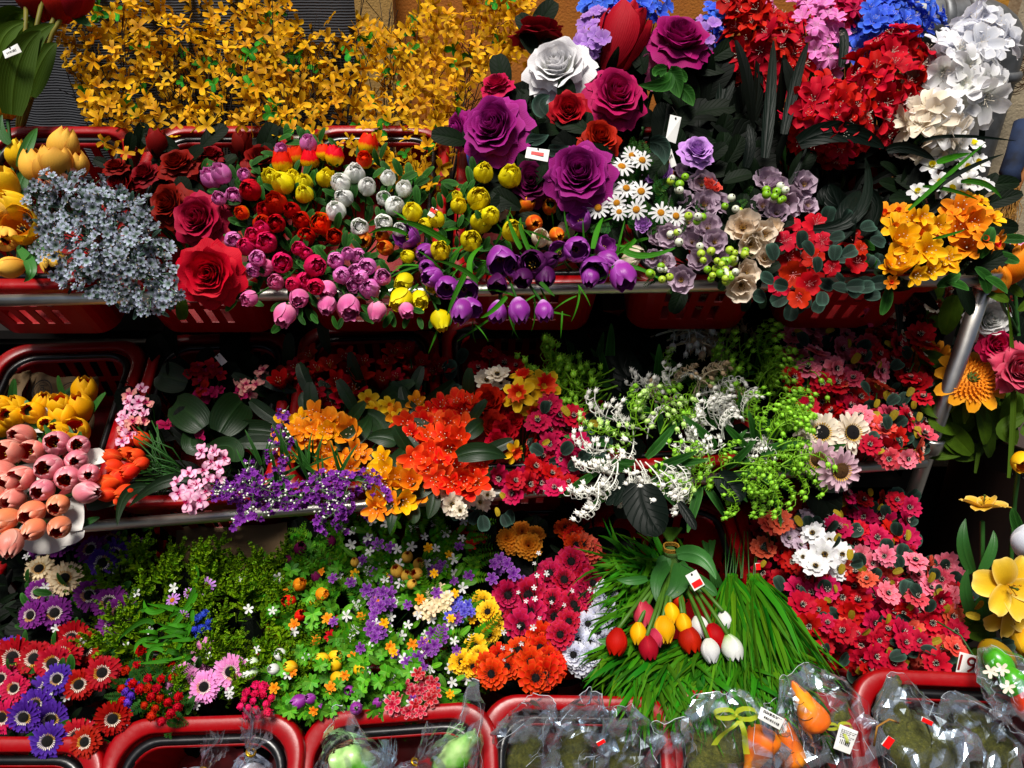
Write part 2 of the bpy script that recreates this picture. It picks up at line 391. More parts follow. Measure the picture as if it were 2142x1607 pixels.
def h_bud(c, var):
    m = M(); op = (.0, .12, .3)[var % 3]
    def rf(v, o=0): return (sin(pi*(.12+(.76-op*.28)*v**.85))+o+(.5+op)*max(0, v-.82), v)
    for L_, (n, R, H, A) in enumerate(((3, .41, .98, 1.2), (3, .355, 1.02, 1.15), (2, .26, .97, 1.6), (2, .15, .92, 1.9))):
        for i in range(n):
            m.cup(R, H*U(.93, 1.02), A, 2*pi*i/n+L_*.9+U(-.15, .15), rf=rf, p=.3, q=.30, ruf=.03, off=.045, pt=.10, na=8, nv=8)
    m.ball((0, 0, .55), .20, rz=.22, nu=10, nv=6)
    m.norm('h'); s = M()
    for i in range(5): s.petal(.42, .22, -5, 62, 2*pi*i/5, z0=-.53, r0=.02, cup=.2, q=.7, na=2, nv=4)
    return [('bud_head', m.mesh('bud_head', [pm(c)])), ('sepals', s.mesh('sepals', [G('green')]))]
def h_rose(c, var):
    m = M(); N = 19; pointed = var % 2
    def prof(t, cu):
        def rf(v): return ((.42+.58*sin(min(v*1.4, 1)*pi/2))+cu*max(0, v-.55)**1.6*2.2+t*.35*v, v-cu*max(0, v-.6)**2*1.5)
        return rf
    for i in range(N):
        t = i/(N-1); R = .045+.27*t**.9; A = 1.9-1.0*t; cu = .12+.5*t
        m.cup(R, .58-.10*t, A, i*2.39996+U(-.15, .15), z0=.02-.05*t, rf=prof(t, cu), p=.25, q=.12, ruf=.012+.026*t, off=.018, na=8, nv=7, pt=.03)
    for i in range(5):
        m.cup(.34, .40, .80, 2*pi*i/5+U(-.1, .1), z0=0, rf=lambda v: (.3+.95*v**.8+.35*v**3, .95*v-.55*v**3.0), p=.35, q=.12 if not pointed else .5, ruf=.05, off=.015, na=8, nv=7, pt=.0)
    for i in range(5):
        m.cup(.44, .34, .80, 2*pi*(i+.5)/5+U(-.1, .1), z0=-.02, rf=lambda v: (.25+1.0*v**.8+.35*v**3, .85*v-.75*v**2.6), p=.35, q=.14 if not pointed else .6, ruf=.06, off=.01, na=8, nv=7)
    m.norm('d'); s = M()
    for i in range(5): s.petal(.30, .10, -10, 20, 2*pi*i/5, z0=-.26, r0=.02, q=.8, na=2, nv=4, cup=.1)
    return [('rose_head', m.mesh('rose_head', [pm(c)])), ('sepals', s.mesh('sepals', [G('dark')]))]
def h_rosebud(c, var):
    m = M()
    def rf(v): return (sin(pi*(.12+.62*v)), v)
    for i in range(8):
        t = i/7; m.cup(.12+.24*t, 1-.12*t, 1.7-.6*t, i*2.4, rf=lambda v: (rf(v)[0]+.4*t*max(0, v-.6)**1.5, v), p=.3, q=.35, ruf=.02, off=.02, pt=.1, na=8, nv=8)
    m.norm('h'); s = M()
    for i in range(5): s.petal(.5, .14, 0, 70, 2*pi*i/5, z0=-.52, r0=.02, q=.8, na=2, nv=5, cup=.1)
    return [('rosebud_head', m.mesh('rosebud_head', [pm(c)])), ('sepals', s.mesh('sepals', [G('dark')]))]
def h_peony(c, var):
    m = M(); n = 46
    for i in range(n):
        t = i/(n-1); a = i*2.39996
        m.petal(.18+.30*t, .20+.12*t, 85-60*t, 110-70*t, a, r0=.02+.06*t, z0=.02-.02*t, cup=.5, p=.5, q=.15, ruf=.06, na=4, nv=4)
    m.norm('d'); return [('flower_head', m.mesh('peony_head', [pm(c)]))]
def h_forsythia(c, var):
    m = rings([(4, dict(L=.5, W=.24, a0=35, a1=(5, -15, 30)[var % 3], cup=.35, p=.55, q=.22, na=2, nv=4, notch=.06, j=.15, k=.7))])
    return [('blossom', m.mesh('forsythia_blossom', [pm(c)]))]
def h_star(c, var):
    m = rings([(6, dict(L=.5, W=.27, a0=50, a1=(-10, -35, 10)[var % 3], cup=.4, p=.5, q=.25, na=4, nv=5, j=.12, k=.8))])
    s = stamens(5, .02, .0, .16)
    return [('floret', m.mesh('hyacinth_floret', [pm(c)])), ('stamens', s.mesh('stamens', [wht_c, wht_c]))]
def h_phlox(c, var):
    m = rings([(5, dict(L=.5, W=.44, a0=25, a1=(0, -15, 15)[var % 3], cup=.25, p=.6, q=.2, na=4, nv=4, j=.1, ruf=.04))])
    return [('floret', m.mesh('hydrangea_floret', [pm(c)]))]
def h_azalea(c, var):
    m = rings([(5, dict(L=.5, W=.42, a0=35, a1=(0, -12, 14)[var % 3], cup=.2, p=.55, q=.22, na=4, nv=5, j=.1, ruf=.03))])
    s = stamens(9, .02, .02, .26, spread=.9, tr=.014)
    return [('flower_head', m.mesh('azalea_head', [pm(c)])), ('stamens', s.mesh('stamens', [pink_c, pink_c]))]
def h_cosmos(c, var):
    m = rings([(7, dict(L=.5, W=.33, a0=22, a1=(-8, -22, 14)[var % 3], cup=.3, p=.55, q=.2, notch=.08, na=4, nv=5, j=.14, ruf=.03)),
               (5, dict(L=.34, W=.26, a0=40, a1=12, cup=.35, p=.55, q=.2, notch=.08, na=4, nv=4, j=.14, z0=.02))])
    s = M(); s.ball((0, 0, .03), .095, rz=.045, nu=8, mat=0); t = stamens(12, .05, .03, .09, mat=1, tipmat=1, spread=.7, tr=.011)
    n0 = len(s.v); s.v += t.v; s.f += [tuple(i+n0 for i in f) for f in t.f]; s.uv += t.uv; s.mi += t.mi
    return [('flower_head', m.mesh('cosmos_head', [pm(c)])), ('flower_centre', s.mesh('flower_centre', [black_c, gold_c if c in ('white', 'ivory') else wht_c]))]
def h_daisy(c, var):
    n = 13 if var % 2 else 11
    m = rings([(n, dict(L=.5, W=.115, a0=8, a1=(-12, 0, -25)[var % 3], cup=.25, p=.3, q=.15, notch=.03, na=2, nv=4, j=.12))])
    s = M(); s.ball((0, 0, .03), .155, rz=.08, nu=12, nv=6)
    return [('daisy_head', m.mesh('daisy_head', [pm(c)])), ('flower_centre', s.mesh('flower_centre', [yel_c]))]
def h_aster(c, var):
    r = h_daisy(c, 1); return r
def h_gerbera(c, var):
    m = rings([(22, dict(L=.5, W=.12, a0=8, a1=(-10, 6, -18)[var % 3], cup=.3, p=.35, q=.25, notch=.05, na=2, nv=4, j=.14)),
               (18, dict(L=.40, W=.11, a0=22, a1=8, cup=.3, p=.35, q=.25, na=2, nv=3, j=.14, z0=.015))])
    s = M(); s.ball((0, 0, .03), .14, rz=.05, nu=14, nv=6, mat=0)
    ph = U(0, 6)
    for i in range(26): s.petal(.085*U(.7, 1.3), .022, 48, 12, 2*pi*i/26, r0=.13, z0=.04, cup=.1, q=.4, na=1, nv=2, mat=1 if cos(2*pi*i/26+ph) > -.7 else 2)
    ring = {'cream': yel_c, 'ivory': yel_c}.get(c, wht_c)
    return [('gerbera_head', m.mesh('gerbera_head', [pm(c)])), ('flower_centre', s.mesh('flower_centre', [black_c, ring, gold_c]))]
def h_sunflower(c, var):
    m = rings([(16, dict(L=.5, W=.15, a0=15, a1=(-10, 6)[var % 2], cup=.35, p=.5, q=.4, na=3, nv=5, j=.12)),
               (14, dict(L=.44, W=.14, a0=28, a1=14, cup=.35, p=.5, q=.4, na=3, nv=4, j=.14, z0=.02))])
    s = M(); s.ball((0, 0, .02), .17, rz=.06, nu=14, nv=6, mat=0)
    for i in range(24): s.petal(.07, .03, 60, 20, 2*pi*i/24, r0=.15, z0=.04, q=.4, na=1, nv=2, mat=1)
    return [('sunflower_head', m.mesh('sunflower_head', [pm(c)])), ('flower_centre', s.mesh('flower_centre', [black_c if c != 'mauvepink' else brown_c, gold_c]))]
def h_bigsun(c, var):
    m = rings([(11, dict(L=.5, W=.26, a0=5, a1=-20, cup=.3, p=.5, q=.45, na=4, nv=6, j=.12, r0=.12))])
    s = M(); n = 150
    for i in range(n):
        t = i/n; r = .30*sqrt(t); a = i*2.39996; z = .12-(r*1.15)**2*1.0
        s.petal(.075, .035, 80-60*t, 60-60*t, a, r0=r, z0=z, q=.4, na=1, nv=2, mat=0)
    s.ball((0, 0, -.02), .30, rz=.13, nu=18, nv=8, mat=0); s.ball((0, 0, .09), .09, rz=.05, nu=10, nv=5, mat=1)
    g = M()
    for i in range(12): g.petal(.5, .12, -20, -35, 2*pi*i/12, r0=.1, z0=-.08, q=.8, na=2, nv=4)
    return [('sunflower_head', m.mesh('big_sunflower', [pm(c)])), ('flower_centre', s.mesh('flower_centre', [pm('marigold'), grn_c])), ('sepals', g.mesh('sepals', [G('olive')]))]
def h_anemone(c, var):
    m = rings([(5, dict(L=.5, W=.50, a0=10, a1=(55, 35, 75)[var % 3], cup=.35, p=.5, q=.18, na=5, nv=6, j=.12, ruf=.05)),
               (4, dict(L=.40, W=.40, a0=25, a1=85, cup=.4, p=.5, q=.18, na=5, nv=6, j=.14, ruf=.05))])
    s = M(); s.ball((0, 0, -.12), .06, rz=.05, nu=8); t = stamens(16, .03, -.12, .16, mat=1, tipmat=0, spread=.6, tr=.014)
    n0 = len(s.v); s.v += t.v; s.f += [tuple(i+n0 for i in f) for f in t.f]; s.uv += t.uv; s.mi += t.mi
    return [('flower_head', m.mesh('anemone_head', [pm(c)])), ('flower_centre', s.mesh('flower_centre', [brown_c, gold_c]))]
def h_freesia(c, var):
    m = rings([(3, dict(L=.55, W=.27, a0=62, a1=(20, 5, 50)[var % 3], cup=.4, p=.5, q=.5, na=4, nv=6, j=.12, ph=0)),
               (3, dict(L=.52, W=.25, a0=66, a1=(32, 18, 60)[var % 3], cup=.4, p=.5, q=.5, na=4, nv=6, j=.12, ph=pi/3))])
    s = stamens(5, .02, -.12, .34, spread=.35, tr=.018, rad=.007)
    return [('flower_head', m.mesh('freesia_head', [pm(c)])), ('stamens', s.mesh('stamens', [gold_c, wht_c]))]
def h_narcissus(c, var):
    m = rings([(6, dict(L=.5, W=.30, a0=30, a1=(-5, 15)[var % 2], cup=.3, p=.5, q=.35, na=4, nv=5, j=.1))])
    s = M(); s.grid([[V((cos(a)*r*(1+.06*sin(a*7)), sin(a)*r*(1+.06*sin(a*7)), z)) for a in [2*pi*i/18 for i in range(18)]] for r, z in ((.04, -.06), (.08, .02), (.10, .07), (.12, .10))], 0, True)
    inner = {'white': 'yellow', 'gold': 'orange', 'yolk': 'orange', 'orange': 'orangered'}.get(c, 'orange')
    return [('flower_head', m.mesh('narcissus_head', [pm(c)])), ('trumpet', s.mesh('trumpet', [pm(inner)]))]
def h_daffodil(c, var):
    m = rings([(6, dict(L=.5, W=.28, a0=10, a1=-10, cup=.3, p=.5, q=.4, na=4, nv=5, j=.1))])
    s = M(); q = 30
    s.grid([[V((cos(a)*r*(1+f*sin(a*9)), sin(a)*r*(1+f*sin(a*9+1)), z+f*.15*sin(a*13))) for a in [2*pi*i/q for i in range(q)]] for r, z, f in ((.07, -.02, 0), (.11, .06, .02), (.14, .14, .05), (.19, .2, .12), (.24, .21, .2))], 0, True)
    return [('flower_head', m.mesh('daffodil_head', [pm(c)])), ('trumpet', s.mesh('trumpet', [pm('orangered')]))]
def h_zinnia(c, var):
    m = rings([(11, dict(L=.5, W=.22, a0=15, a1=-5, cup=.4, p=.5, q=.15, na=3, nv=4, j=.1)), (9, dict(L=.44, W=.22, a0=32, a1=15, cup=.4, p=.5, q=.15, na=3, nv=4, j=.1, z0=.03)),
               (7, dict(L=.36, W=.2, a0=52, a1=35, cup=.4, p=.5, q=.15, na=3, nv=4, j=.12, z0=.05))])
    s = M(); s.ball((0, 0, .0), .13, rz=.08, nu=10); t = stamens(18, .08, -.01, .22, mat=0, tipmat=0, spread=.7, tr=.012, rad=.006)
    n0 = len(s.v); s.v += t.v; s.f += [tuple(i+n0 for i in f) for f in t.f]; s.uv += t.uv; s.mi += t.mi
    return [('flower_head', m.mesh('zinnia_head', [pm(c)])), ('flower_centre', s.mesh('flower_centre', [black_c]))]
def h_pompon(c, var):
    m = M(); n = 60
    for i in range(n):
        t = i/(n-1); m.petal(.22+.24*t, .15+.03*t, 88-75*t, 70-85*t, i*2.39996, r0=.03, z0=.05-.05*t, cup=.6, p=.4, q=.15, na=3, nv=3)
    m.norm('d'); return [('flower_head', m.mesh('pompon_head', [pm(c)]))]
def h_orchid(c, var):
    m = rings([(2, dict(L=.5, W=.52, a0=20, a1=-5, cup=.2, p=.55, q=.15, na=5, nv=5, j=.05, ph=.0, ruf=.05)), (3, dict(L=.42, W=.30, a0=30, a1=10, cup=.25, p=.5, q=.2, na=4, nv=4, j=.1, ph=pi/2, ruf=.05))])
    s = M()
    for i in range(3): s.petal(.16, .1, 60, 20, 2*pi*i/3, q=.4, na=2, nv=3)
    return [('floret', m.mesh('orchid_floret', [pm(c)])), ('lip', s.mesh('lip', [pm('magred')]))]
def h_small5(c, var):
    m = rings([(5, dict(L=.5, W=.24, a0=25, a1=(0, -20, 15)[var % 3], cup=.3, p=.7, q=.2, na=2, nv=3, j=.12))])
    return [('small_flower', m.mesh('small_flower', [pm(c)]))]
def h_small6(c, var):
    m = rings([(6, dict(L=.5, W=.26, a0=20, a1=0, cup=.3, p=.6, q=.3, na=2, nv=3, j=.12)), (5, dict(L=.32, W=.2, a0=45, a1=25, cup=.3, p=.6, q=.3, na=2, nv=3, j=.12))])
    return [('small_flower', m.mesh('small_double_flower', [pm(c)]))]
def h_ball(c, var):
    m = M(); n = 26
    for i in range(n):
        t = (i+.5)/n; m.petal(.16, .13, 80-70*t, 130-80*t, i*2.4, r0=.20*sqrt(t)+.02, z0=.1-.25*t, cup=.5, q=.2, na=2, nv=2)
    m.ball((0, 0, -.08), .26, rz=.22, nu=10, nv=6); m.norm('d'); return [('ball_flower', m.mesh('ball_flower', [pm(c)]))]
def h_lily(c, var):
    m = rings([(3, dict(L=.52, W=.40, a0=30, a1=-6, cup=.28, p=.55, q=.3, na=6, nv=8, j=.05, ph=0.2, ruf=.03)), (3, dict(L=.5, W=.36, a0=36, a1=6, cup=.28, p=.55, q=.3, na=6, nv=8, j=.05, ph=.2+pi/3, ruf=.03, z0=.01))])
    s = stamens(6, .015, 0, .16, spread=.5, tr=.016, rad=.007); s.tube([(0, 0, 0), (0, 0, .17)], .014, 6, 2); s.ball((0, 0, .18), .025, nu=6, nv=4, mat=2)
    return [('lily_head', m.mesh('lily_head', [pm(c)])), ('stamens', s.mesh('stamens', [gold_c, yel_c, grn_c]))]
def h_silver(c, var):
    m = M(); cm = M()
    for q in range(3):
        a = 2*pi*q/3+U(-.4, .4); px, py, pz = cos(a)*.22*U(.6, 1.1), sin(a)*.22*U(.6, 1.1), U(-.1, .15)
        mm = M()
        for i in range(5): mm.petal(.26, .15, 50, 8+U(-15, 15), 2*pi*i/5+a, cup=.3, p=.7, q=.2, na=2, nv=3)
        n0 = len(m.v); m.v += [(x+px, y+py, z+pz) for x, y, z in mm.v]; m.f += [tuple(i+n0 for i in f) for f in mm.f]; m.uv += mm.uv; m.mi += mm.mi
        m.tube([(0, 0, -.5), (px*.5, py*.5, -.2), (px, py, pz)], .014, 3, 1, cap=False)
    for q in range(4):
        a = U(0, 6); p = V((cos(a)*.35, sin(a)*.35, U(-.05, .2))); m.tube([(0, 0, -.4), p*.6, p], .01, 3, 1, cap=False); m.ball(p, .03, nu=4, nv=3, mat=2)
    m.norm('d'); return [('blossom_cluster', m.mesh('silver_blossom', [pm(c), solid('silver_stem', '4a6450', .6), stem_c]))]
HEADS = {k[2:]: v for k, v in list(globals().items()) if k.startswith('h_')}

# leaf meshes: base at origin, along +X, up +Z, length 1
def leafmesh(name, W, mat, droop=.3, p=.6, q=.6, fold=.15, na=4, nv=7, wav=0):
    key = ('leaf', name, mat)
    if key in LIB: return LIB[key]
    m = M(); m.petal(1, W, 25*droop*2, -60*droop, 0, cup=fold, p=p, q=q, na=na, nv=nv, ruf=wav)
    LIB[key] = m.mesh(name, [G(mat)]); return LIB[key]
def fernmesh(mat='fern', n=11, W=.16):
    key = ('fern', mat, n, W)
    if key in LIB: return LIB[key]
    m = M(); pts = [V((t, 0, .18*sin(t*2.2)-.2*t*t)) for t in [i/10 for i in range(11)]]; m.tube(pts, .008, 3, 0, .003, False)
    for i in range(n):
        t = .12+.86*i/(n-1); k = min(10, int(t*10)); c = pts[k].lerp(pts[min(10, k+1)], t*10-k); L = W*(1.5*(1-t)**.6+.25)
        for s in (-1, 1):
            d = V((.55, s, U(-.15, .15))).normalized(); nrm = V((0, 0, 1)); sd_ = d.cross(nrm)*.2*L
            q0 = c; q1 = c+d*L*.5+sd_; q2 = c+d*L; q3 = c+d*L*.5-sd_; n0 = len(m.v); m.v += [tuple(q0), tuple(q1), tuple(q2), tuple(q3)]
            m.face((n0, n0+1, n0+2, n0+3), [(.5, 0), (1, .5), (.5, 1), (0, .5)])
    LIB[key] = m.mesh('fern_frond', [G(mat)]); return LIB[key]
def firmesh(mat='fir'):
    key = ('fir', mat)
    if key in LIB: return LIB[key]
    m = M()
    def sprig(o, d, L, n):
        up = d.orthogonal().normalized(); m.tube([o, o+d*L], .012, 3, 0, .005, False)
        for i in range(n):
            t = i/n; a = i*2.4; s = (up*cos(a)+d.cross(up)*sin(a)); e = (s*.8+d*.8).normalized()*(.05+L*.15)*(1.15-t); b = o+d*L*t; sd_ = e.cross(d).normalized()*.036
            n0 = len(m.v); m.v += [tuple(b-sd_), tuple(b+e*.6-sd_), tuple(b+e), tuple(b+e*.6+sd_), tuple(b+sd_)]; m.face(tuple(range(n0, n0+5)))
    sprig(V((0, 0, 0)), V((1, 0, .1)).normalized(), 1, 30)
    for t, s in ((.2, 1), (.35, -1), (.5, 1), (.6, -1)): sprig(V((t, 0, .1*t)), V((.75, s*.65, U(-.1, .3))).normalized(), .42*(1.2-t), 18)
    LIB[key] = m.mesh('fir_sprig', [G(mat)]); return LIB[key]
def clovermesh(mat='clover'):
    key = ('clover', mat)
    if key in LIB: return LIB[key]
    m = M()
    for i in range(4): m.petal(.5, .46, 22, 8+U(-8, 8), pi/2*i, cup=.25, p=.75, q=.15, notch=.22, na=4, nv=4)
    LIB[key] = m.mesh('clover_leaf', [G(mat)]); return LIB[key]
def trimesh(mat='forsleaf'):
    key = ('tri', mat)
    if key in LIB: return LIB[key]
    m = M()
    for i in range(3): m.petal(.5, .36, 30, 0+U(-15, 10), 2*pi/3*i, cup=.25, p=.6, q=.4, na=4, nv=4)
    LIB[key] = m.mesh('leaf_trio', [G(mat)]); return LIB[key]
def spraymesh(kind, var):
    key = ('spray', kind, var)
    if key in LIB: return LIB[key]
    st = RR.getstate(); RR.seed(500+var+hash_(kind)); m = M(); bend = U(.5, 1.1)
    if kind == 'lavender':
        pts = [V((t, 0, .35*sin(t*pi*.6)-.45*t*t)) for t in [i/10 for i in range(11)]]; m.tube(pts, .011, 3, 0, .006, False)
        for i in range(17):
            t = .18+.8*i/17; k = min(9, int(t*10)); c = pts[k].lerp(pts[k+1], t*10-k); a = U(0, 6.3); e = c+V((U(.0, .07), cos(a)*.11, sin(a)*.11)); m.tube([c, e], .006, 3, 0, cap=False)
            if i % 4 == 3:
                for q in range(3): m.ball(e+V((U(-.05, .05), U(-.05, .05), U(-.05, .05))), .024, nu=5, nv=3, mat=2)
            else:
                mm = M(); R = rotz_to(V((U(-.3, .6), cos(a), sin(a))).normalized())
                for j in range(5): mm.petal(.10, .07, 60, 10, 2*pi*j/5, q=.3, na=1, nv=2, mat=1)
                n0 = len(m.v); m.v += [tuple(e+R@V(p)) for p in mm.v]; m.f += [tuple(x+n0 for x in f) for f in mm.f]; m.uv += mm.uv; m.mi += mm.mi
                m.ball(e, .034, nu=5, nv=3, mat=1)
        mats = [solid('spray_sage', '5a7a4a', .6), pm('lavender'), stem_w]
    else:
        pts = [V((t*(1-.12*t), 0, .38*bend*sin(t*pi*.7)-.25*t*t)) for t in [i/12 for i in range(13)]]; m.tube(pts, .020, 4, 0, .014, False)
        n = 10
        for i in range(n):
            t = min(1, max(.2, .22+.78*i/(n-1)+U(-.05, .05))); k = min(11, int(t*12)); c = pts[k].lerp(pts[k+1], t*12-k); s = 1 if i % 2 else -1
            s = s if U(0, 1) < .35 else 1; h = c+V((.05, s*.08, .09)); h2 = c+V((.11, s*.17, .05)); e = c+V((.12+U(-.04, .04), s*.21*U(.7, 1.3), -.03-.08*U(0, 1)))
            m.tube([c, c.lerp(h, .6)+V((0, 0, .02)), h, h2, e], .0115, 3, 0, cap=False)
            m.ball(e+V((0, 0, -.05)), .056, rz=.062, nu=8, nv=5, mat=1)
            for j in range(5):
                a = 2*pi*j/5; b = e+V((cos(a)*.034, sin(a)*.034, -.10)); t2 = e+V((cos(a)*.062, sin(a)*.062, -.135)); m.tube([b, t2], .014, 3, 1, .002, False)
        mats = {'green': [stem_l, solid('bell_green', '62b008', .4, c2='a0d040')], 'white': [stem_w, solid('bell_white', 'f0eee4', .5)], 'cream': [stem_c, solid('bell_cream', 'b89c78', .6)],
                'mix': [stem_l, solid('bell_pale', 'c8dc98', .5, c2='8ac030')]}[kind]
    RR.setstate(st); LIB[key] = m.mesh('flower_spray', mats); return LIB[key]

def proj(p):
    r = V(p)-CAM; d = r.dot(FW); return 1071+FPX*r.dot(RT)/d, 803.5-FPX*r.dot(UP)/d, d
class Bunch:
    def __init__(s, name, label, cat, root, T, group=None, stem=None, sr=.0022):
        s.rp = P(*root); s.o = obj(name, None, loc=s.rp, label=label, cat=cat, group=group); s.o.empty_display_size = .02
        s.T = T; s.sm = M(); s.stem = stem or stem_g; s.sr = sr; s.hp = []
    def d(s, x, y): return s.T(x, y) if callable(s.T) else s.T
    def inst(s, parts, pos, R, sc, nm=None, par=None):
        par = par or s.o; base = s.rp if par is s.o else None
        first = None
        for i, (n, me) in enumerate(parts):
            if i == 0:
                o = obj(nm or n, me, par); mt = R.to_4x4()@Matrix.Scale(sc, 4) if not isinstance(sc, V) else R.to_4x4()@Matrix.Diagonal((*sc, 1))
                mt.translation = pos-s.rp; o.matrix_local = mt; first = o
            else: obj(n, me, first)
        return first
    def heads(s, kind, c, pts, jit=.35, cam=.9, out=.8, up=.15, dd=0, dj=.02, sub=True, stems=True, sj=.1, squash=1, nvar=3, dirs=None):
        """pts: (x, y, size[, dir r, u, t])"""
        for q, pt in enumerate(pts):
            x, y, sz = pt[:3]; dp = s.d(x, y)+dd+U(-dj, dj); pos = P(x, y, dp)
            if len(pt) > 3: dr = dirc(*pt[3:6])+V((U(-1, 1), U(-1, 1), U(-1, 1)))*jit*.35
            else:
                o_ = pos-s.rp; o_ = o_.normalized() if o_.length > 1e-4 else V((0, 0, 1))
                dr = o_*out + dirc(0, up, 1)*cam + V((U(-1, 1), U(-1, 1), U(-1, 1)))*jit
            dr = dr.normalized(); sc = sz*dp/FPX*U(1-sj, 1+sj); cc = c if isinstance(c, str) else RR.choice(c)
            parts = head(kind, cc, RR.randrange(nvar))
            if not sub: parts = parts[:1]
            s.inst(parts, pos, rotz_to(dr, U(0, 6.3)), sc)
            if stems:
                b = pos-dr*sc*.35; m_ = b.lerp(s.rp, .5)-dr*.02+V((U(-.01, .01), U(-.01, .01), U(-.01, .02)))
                s.sm.tube([b-s.rp, (b.lerp(m_, .5)-dr*.01)-s.rp, m_-s.rp, m_.lerp(s.rp, .6)-s.rp, V((U(-.01, .01), U(-.01, .01), 0))], s.sr, 4, 0, cap=False)
        return s
    def leaves(s, me, pts, L, nm='leaf', dd=.02, dj=.02, flat=.6, ang=None, aj=.6):
        """filler leaves around pixel points, pointing outwards from the root"""
        for pt in pts:
            x, y = pt[:2]; dp = s.d(x, y)+dd+U(-dj, dj); pos = P(x, y, dp); l = U(*L) if isinstance(L, tuple) else L; l = l*dp/FPX
            if ang is None: rx, ry, _ = proj(s.rp); a = atan2(-(y-ry), x-rx)+U(-aj, aj)*2
            else: a = math.radians(ang)+U(-aj, aj)
            X = dirc(cos(a), sin(a), U(-.2, .5)); N = (dirc(U(-1, 1)*flat, U(-.2, 1)*flat, 1)); N = (N-X*N.dot(X)).normalized(); Y = N.cross(X)
            R = Matrix((X, Y, N)).transposed(); s.inst([(nm, me)], pos, R, l)
        return s
    def blade(s, pts, w, mat, nm='leaf', fold=.25, roll=0, p=.5, q=.85, nv=10, dd=0):
        """one long leaf through three image points (x, y, depth offset)"""
        A, B, C_ = [P(x, y, s.d(x, y)+dd+z) for x, y, z in pts]; m = M(); rows = []
        prof = lambda v: (v+.06)**p*(1.01-v)**q
        nm_ = max(prof(i/40) for i in range(41)); W = w*(s.d(pts[1][0], pts[1][1]))/FPX/2
        for i in range(nv+1):
            v = i/nv; pt = A*(1-v)**2+(B*2-(A+C_)/2)*2*v*(1-v)+C_*v*v; t = (A*(-2*(1-v))+(B*2-(A+C_)/2)*2*(1-2*v)+C_*2*v).normalized()
            sd_ = t.cross((CAM-pt).normalized()).normalized(); n = sd_.cross(t); sd_ = sd_*cos(roll)+n*sin(roll); n = sd_.cross(t).normalized(); ww = W*prof(v)/nm_
            rows.append([pt-s.rp+sd_*u*ww-n*(fold*ww*(1-u*u)) for u in (-1, -.5, 0, .5, 1)])
        m.grid(rows); obj(nm, m.mesh(nm, [G(mat)]), s.o); return s
    def sprays(s, kind, pts, L, nm='flower_spray', aj=.5, dj=.03, dd=0, flip=0):
        """pts (x, y, angle deg) base of each spray"""
        for x, y, a in pts:
            dp = s.d(x, y)+dd+U(-dj, dj); pos = P(x, y, dp); a = math.radians(a)+U(-aj, aj); X = dirc(cos(a), sin(a), U(.0, .4))
            N = dirc(-sin(a)+U(-.3, .3), cos(a)+U(-.3, .3), U(.0, .7)); N = (N-X*N.dot(X)).normalized(); Y = N.cross(X)
            k = kind if isinstance(kind, str) else RR.choice(kind)
            s.inst([(nm, spraymesh(k, RR.randrange(4)))], pos, Matrix((X, Y, N)).transposed(), U(*L)*dp/FPX)
        return s
    def spike(s, kind, c, p0, p1, rad, n, size, d0, d1, sub=True, name=None):
        """florets packed round a stalk from p0 to p1 (image points)"""
        A, B = P(*p0, d0), P(*p1, d1); ax = (B-A).normalized(); r = rad*(d0+d1)/2/FPX; q0 = ax.orthogonal().normalized(); q1 = ax.cross(q0)
        s.sm.tube([V((0, 0, 0)), A-s.rp, B-s.rp], .005, 5)
        for i in range(n):
            t = (i+.5)/n; a = i*2.39996; rr = r*(1-.0*t)*(sin(pi*(.15+.75*t)))**.5
            nrm = (q0*cos(a)+q1*sin(a)); pos = A.lerp(B, t)+nrm*rr
            pos = pos+nrm*U(-.014, .008); nrm = (nrm+ax*(.9*t-.2)+V((U(-1, 1), U(-1, 1), U(-1, 1)))*.5).normalized()
            if nrm.dot((CAM-pos).normalized()) < -.35: continue
            parts = head(kind, c if isinstance(c, str) else RR.choice(c), RR.randrange(3))
            s.inst(parts if sub else parts[:1], pos, rotz_to(nrm, U(0, 6)), size*d0/FPX*U(.85, 1.12), nm=name)
        return s
    def extra(s, name, m, mats, smooth=True, kind=None, label=None):
        return obj(name, m.mesh(name, mats, smooth), s.o, kind=kind, label=label)
    def done(s):
        if s.sm.f: obj('stems', s.sm.mesh('stems', [s.stem]), s.o)
        return s

# ================================================================== SETTING
def boxobj(name, x0, x1, y0, y1, z0, z1, mat, par=None, bev=0, **k):
    m = M(); m.box(x0, x1, y0, y1, z0, z1); o = obj(name, m.mesh(name, [mat], False), par, **k)
    if bev: b = o.modifiers.new('bevel', 'BEVEL'); b.width = bev; b.segments = 2
    return o
def plaster(name, c, c2, s=9):
    if name in MC: return MC[name]
    k = NT(name); tc = k.n('TexCoord').outputs['Object']
    n1 = k.n('TexNoise', i_Scale=float(s), i_Detail=8.0, i_Roughness=.65); k.l(tc, n1.inputs['Vector']); n2 = k.n('TexNoise', i_Scale=180.0, i_Detail=3.0); k.l(tc, n2.inputs['Vector'])
    cc = k.mix(k.ramp(n1.outputs[0], [(.35, (0, 0, 0, 1)), (.7, (1, 1, 1, 1))]), lin(c), lin(c2)); cc = k.mix(k.math('MULTIPLY', n2.outputs[0], .35), cc, (.25, .2, .12, 1), 'MULTIPLY')
    k.l(cc, k.b.inputs['Base Color']); k.b.inputs['Roughness'].default_value = .9
    h = k.math('ADD', n1.outputs[0], k.math('MULTIPLY', n2.outputs[0], .4)); bp = k.n('Bump', i_Strength=.5, i_Distance=.006); k.l(h, bp.inputs['Height']); k.l(bp.outputs[0], k.b.inputs['Normal'])
    MC[name] = k.m; return k.m
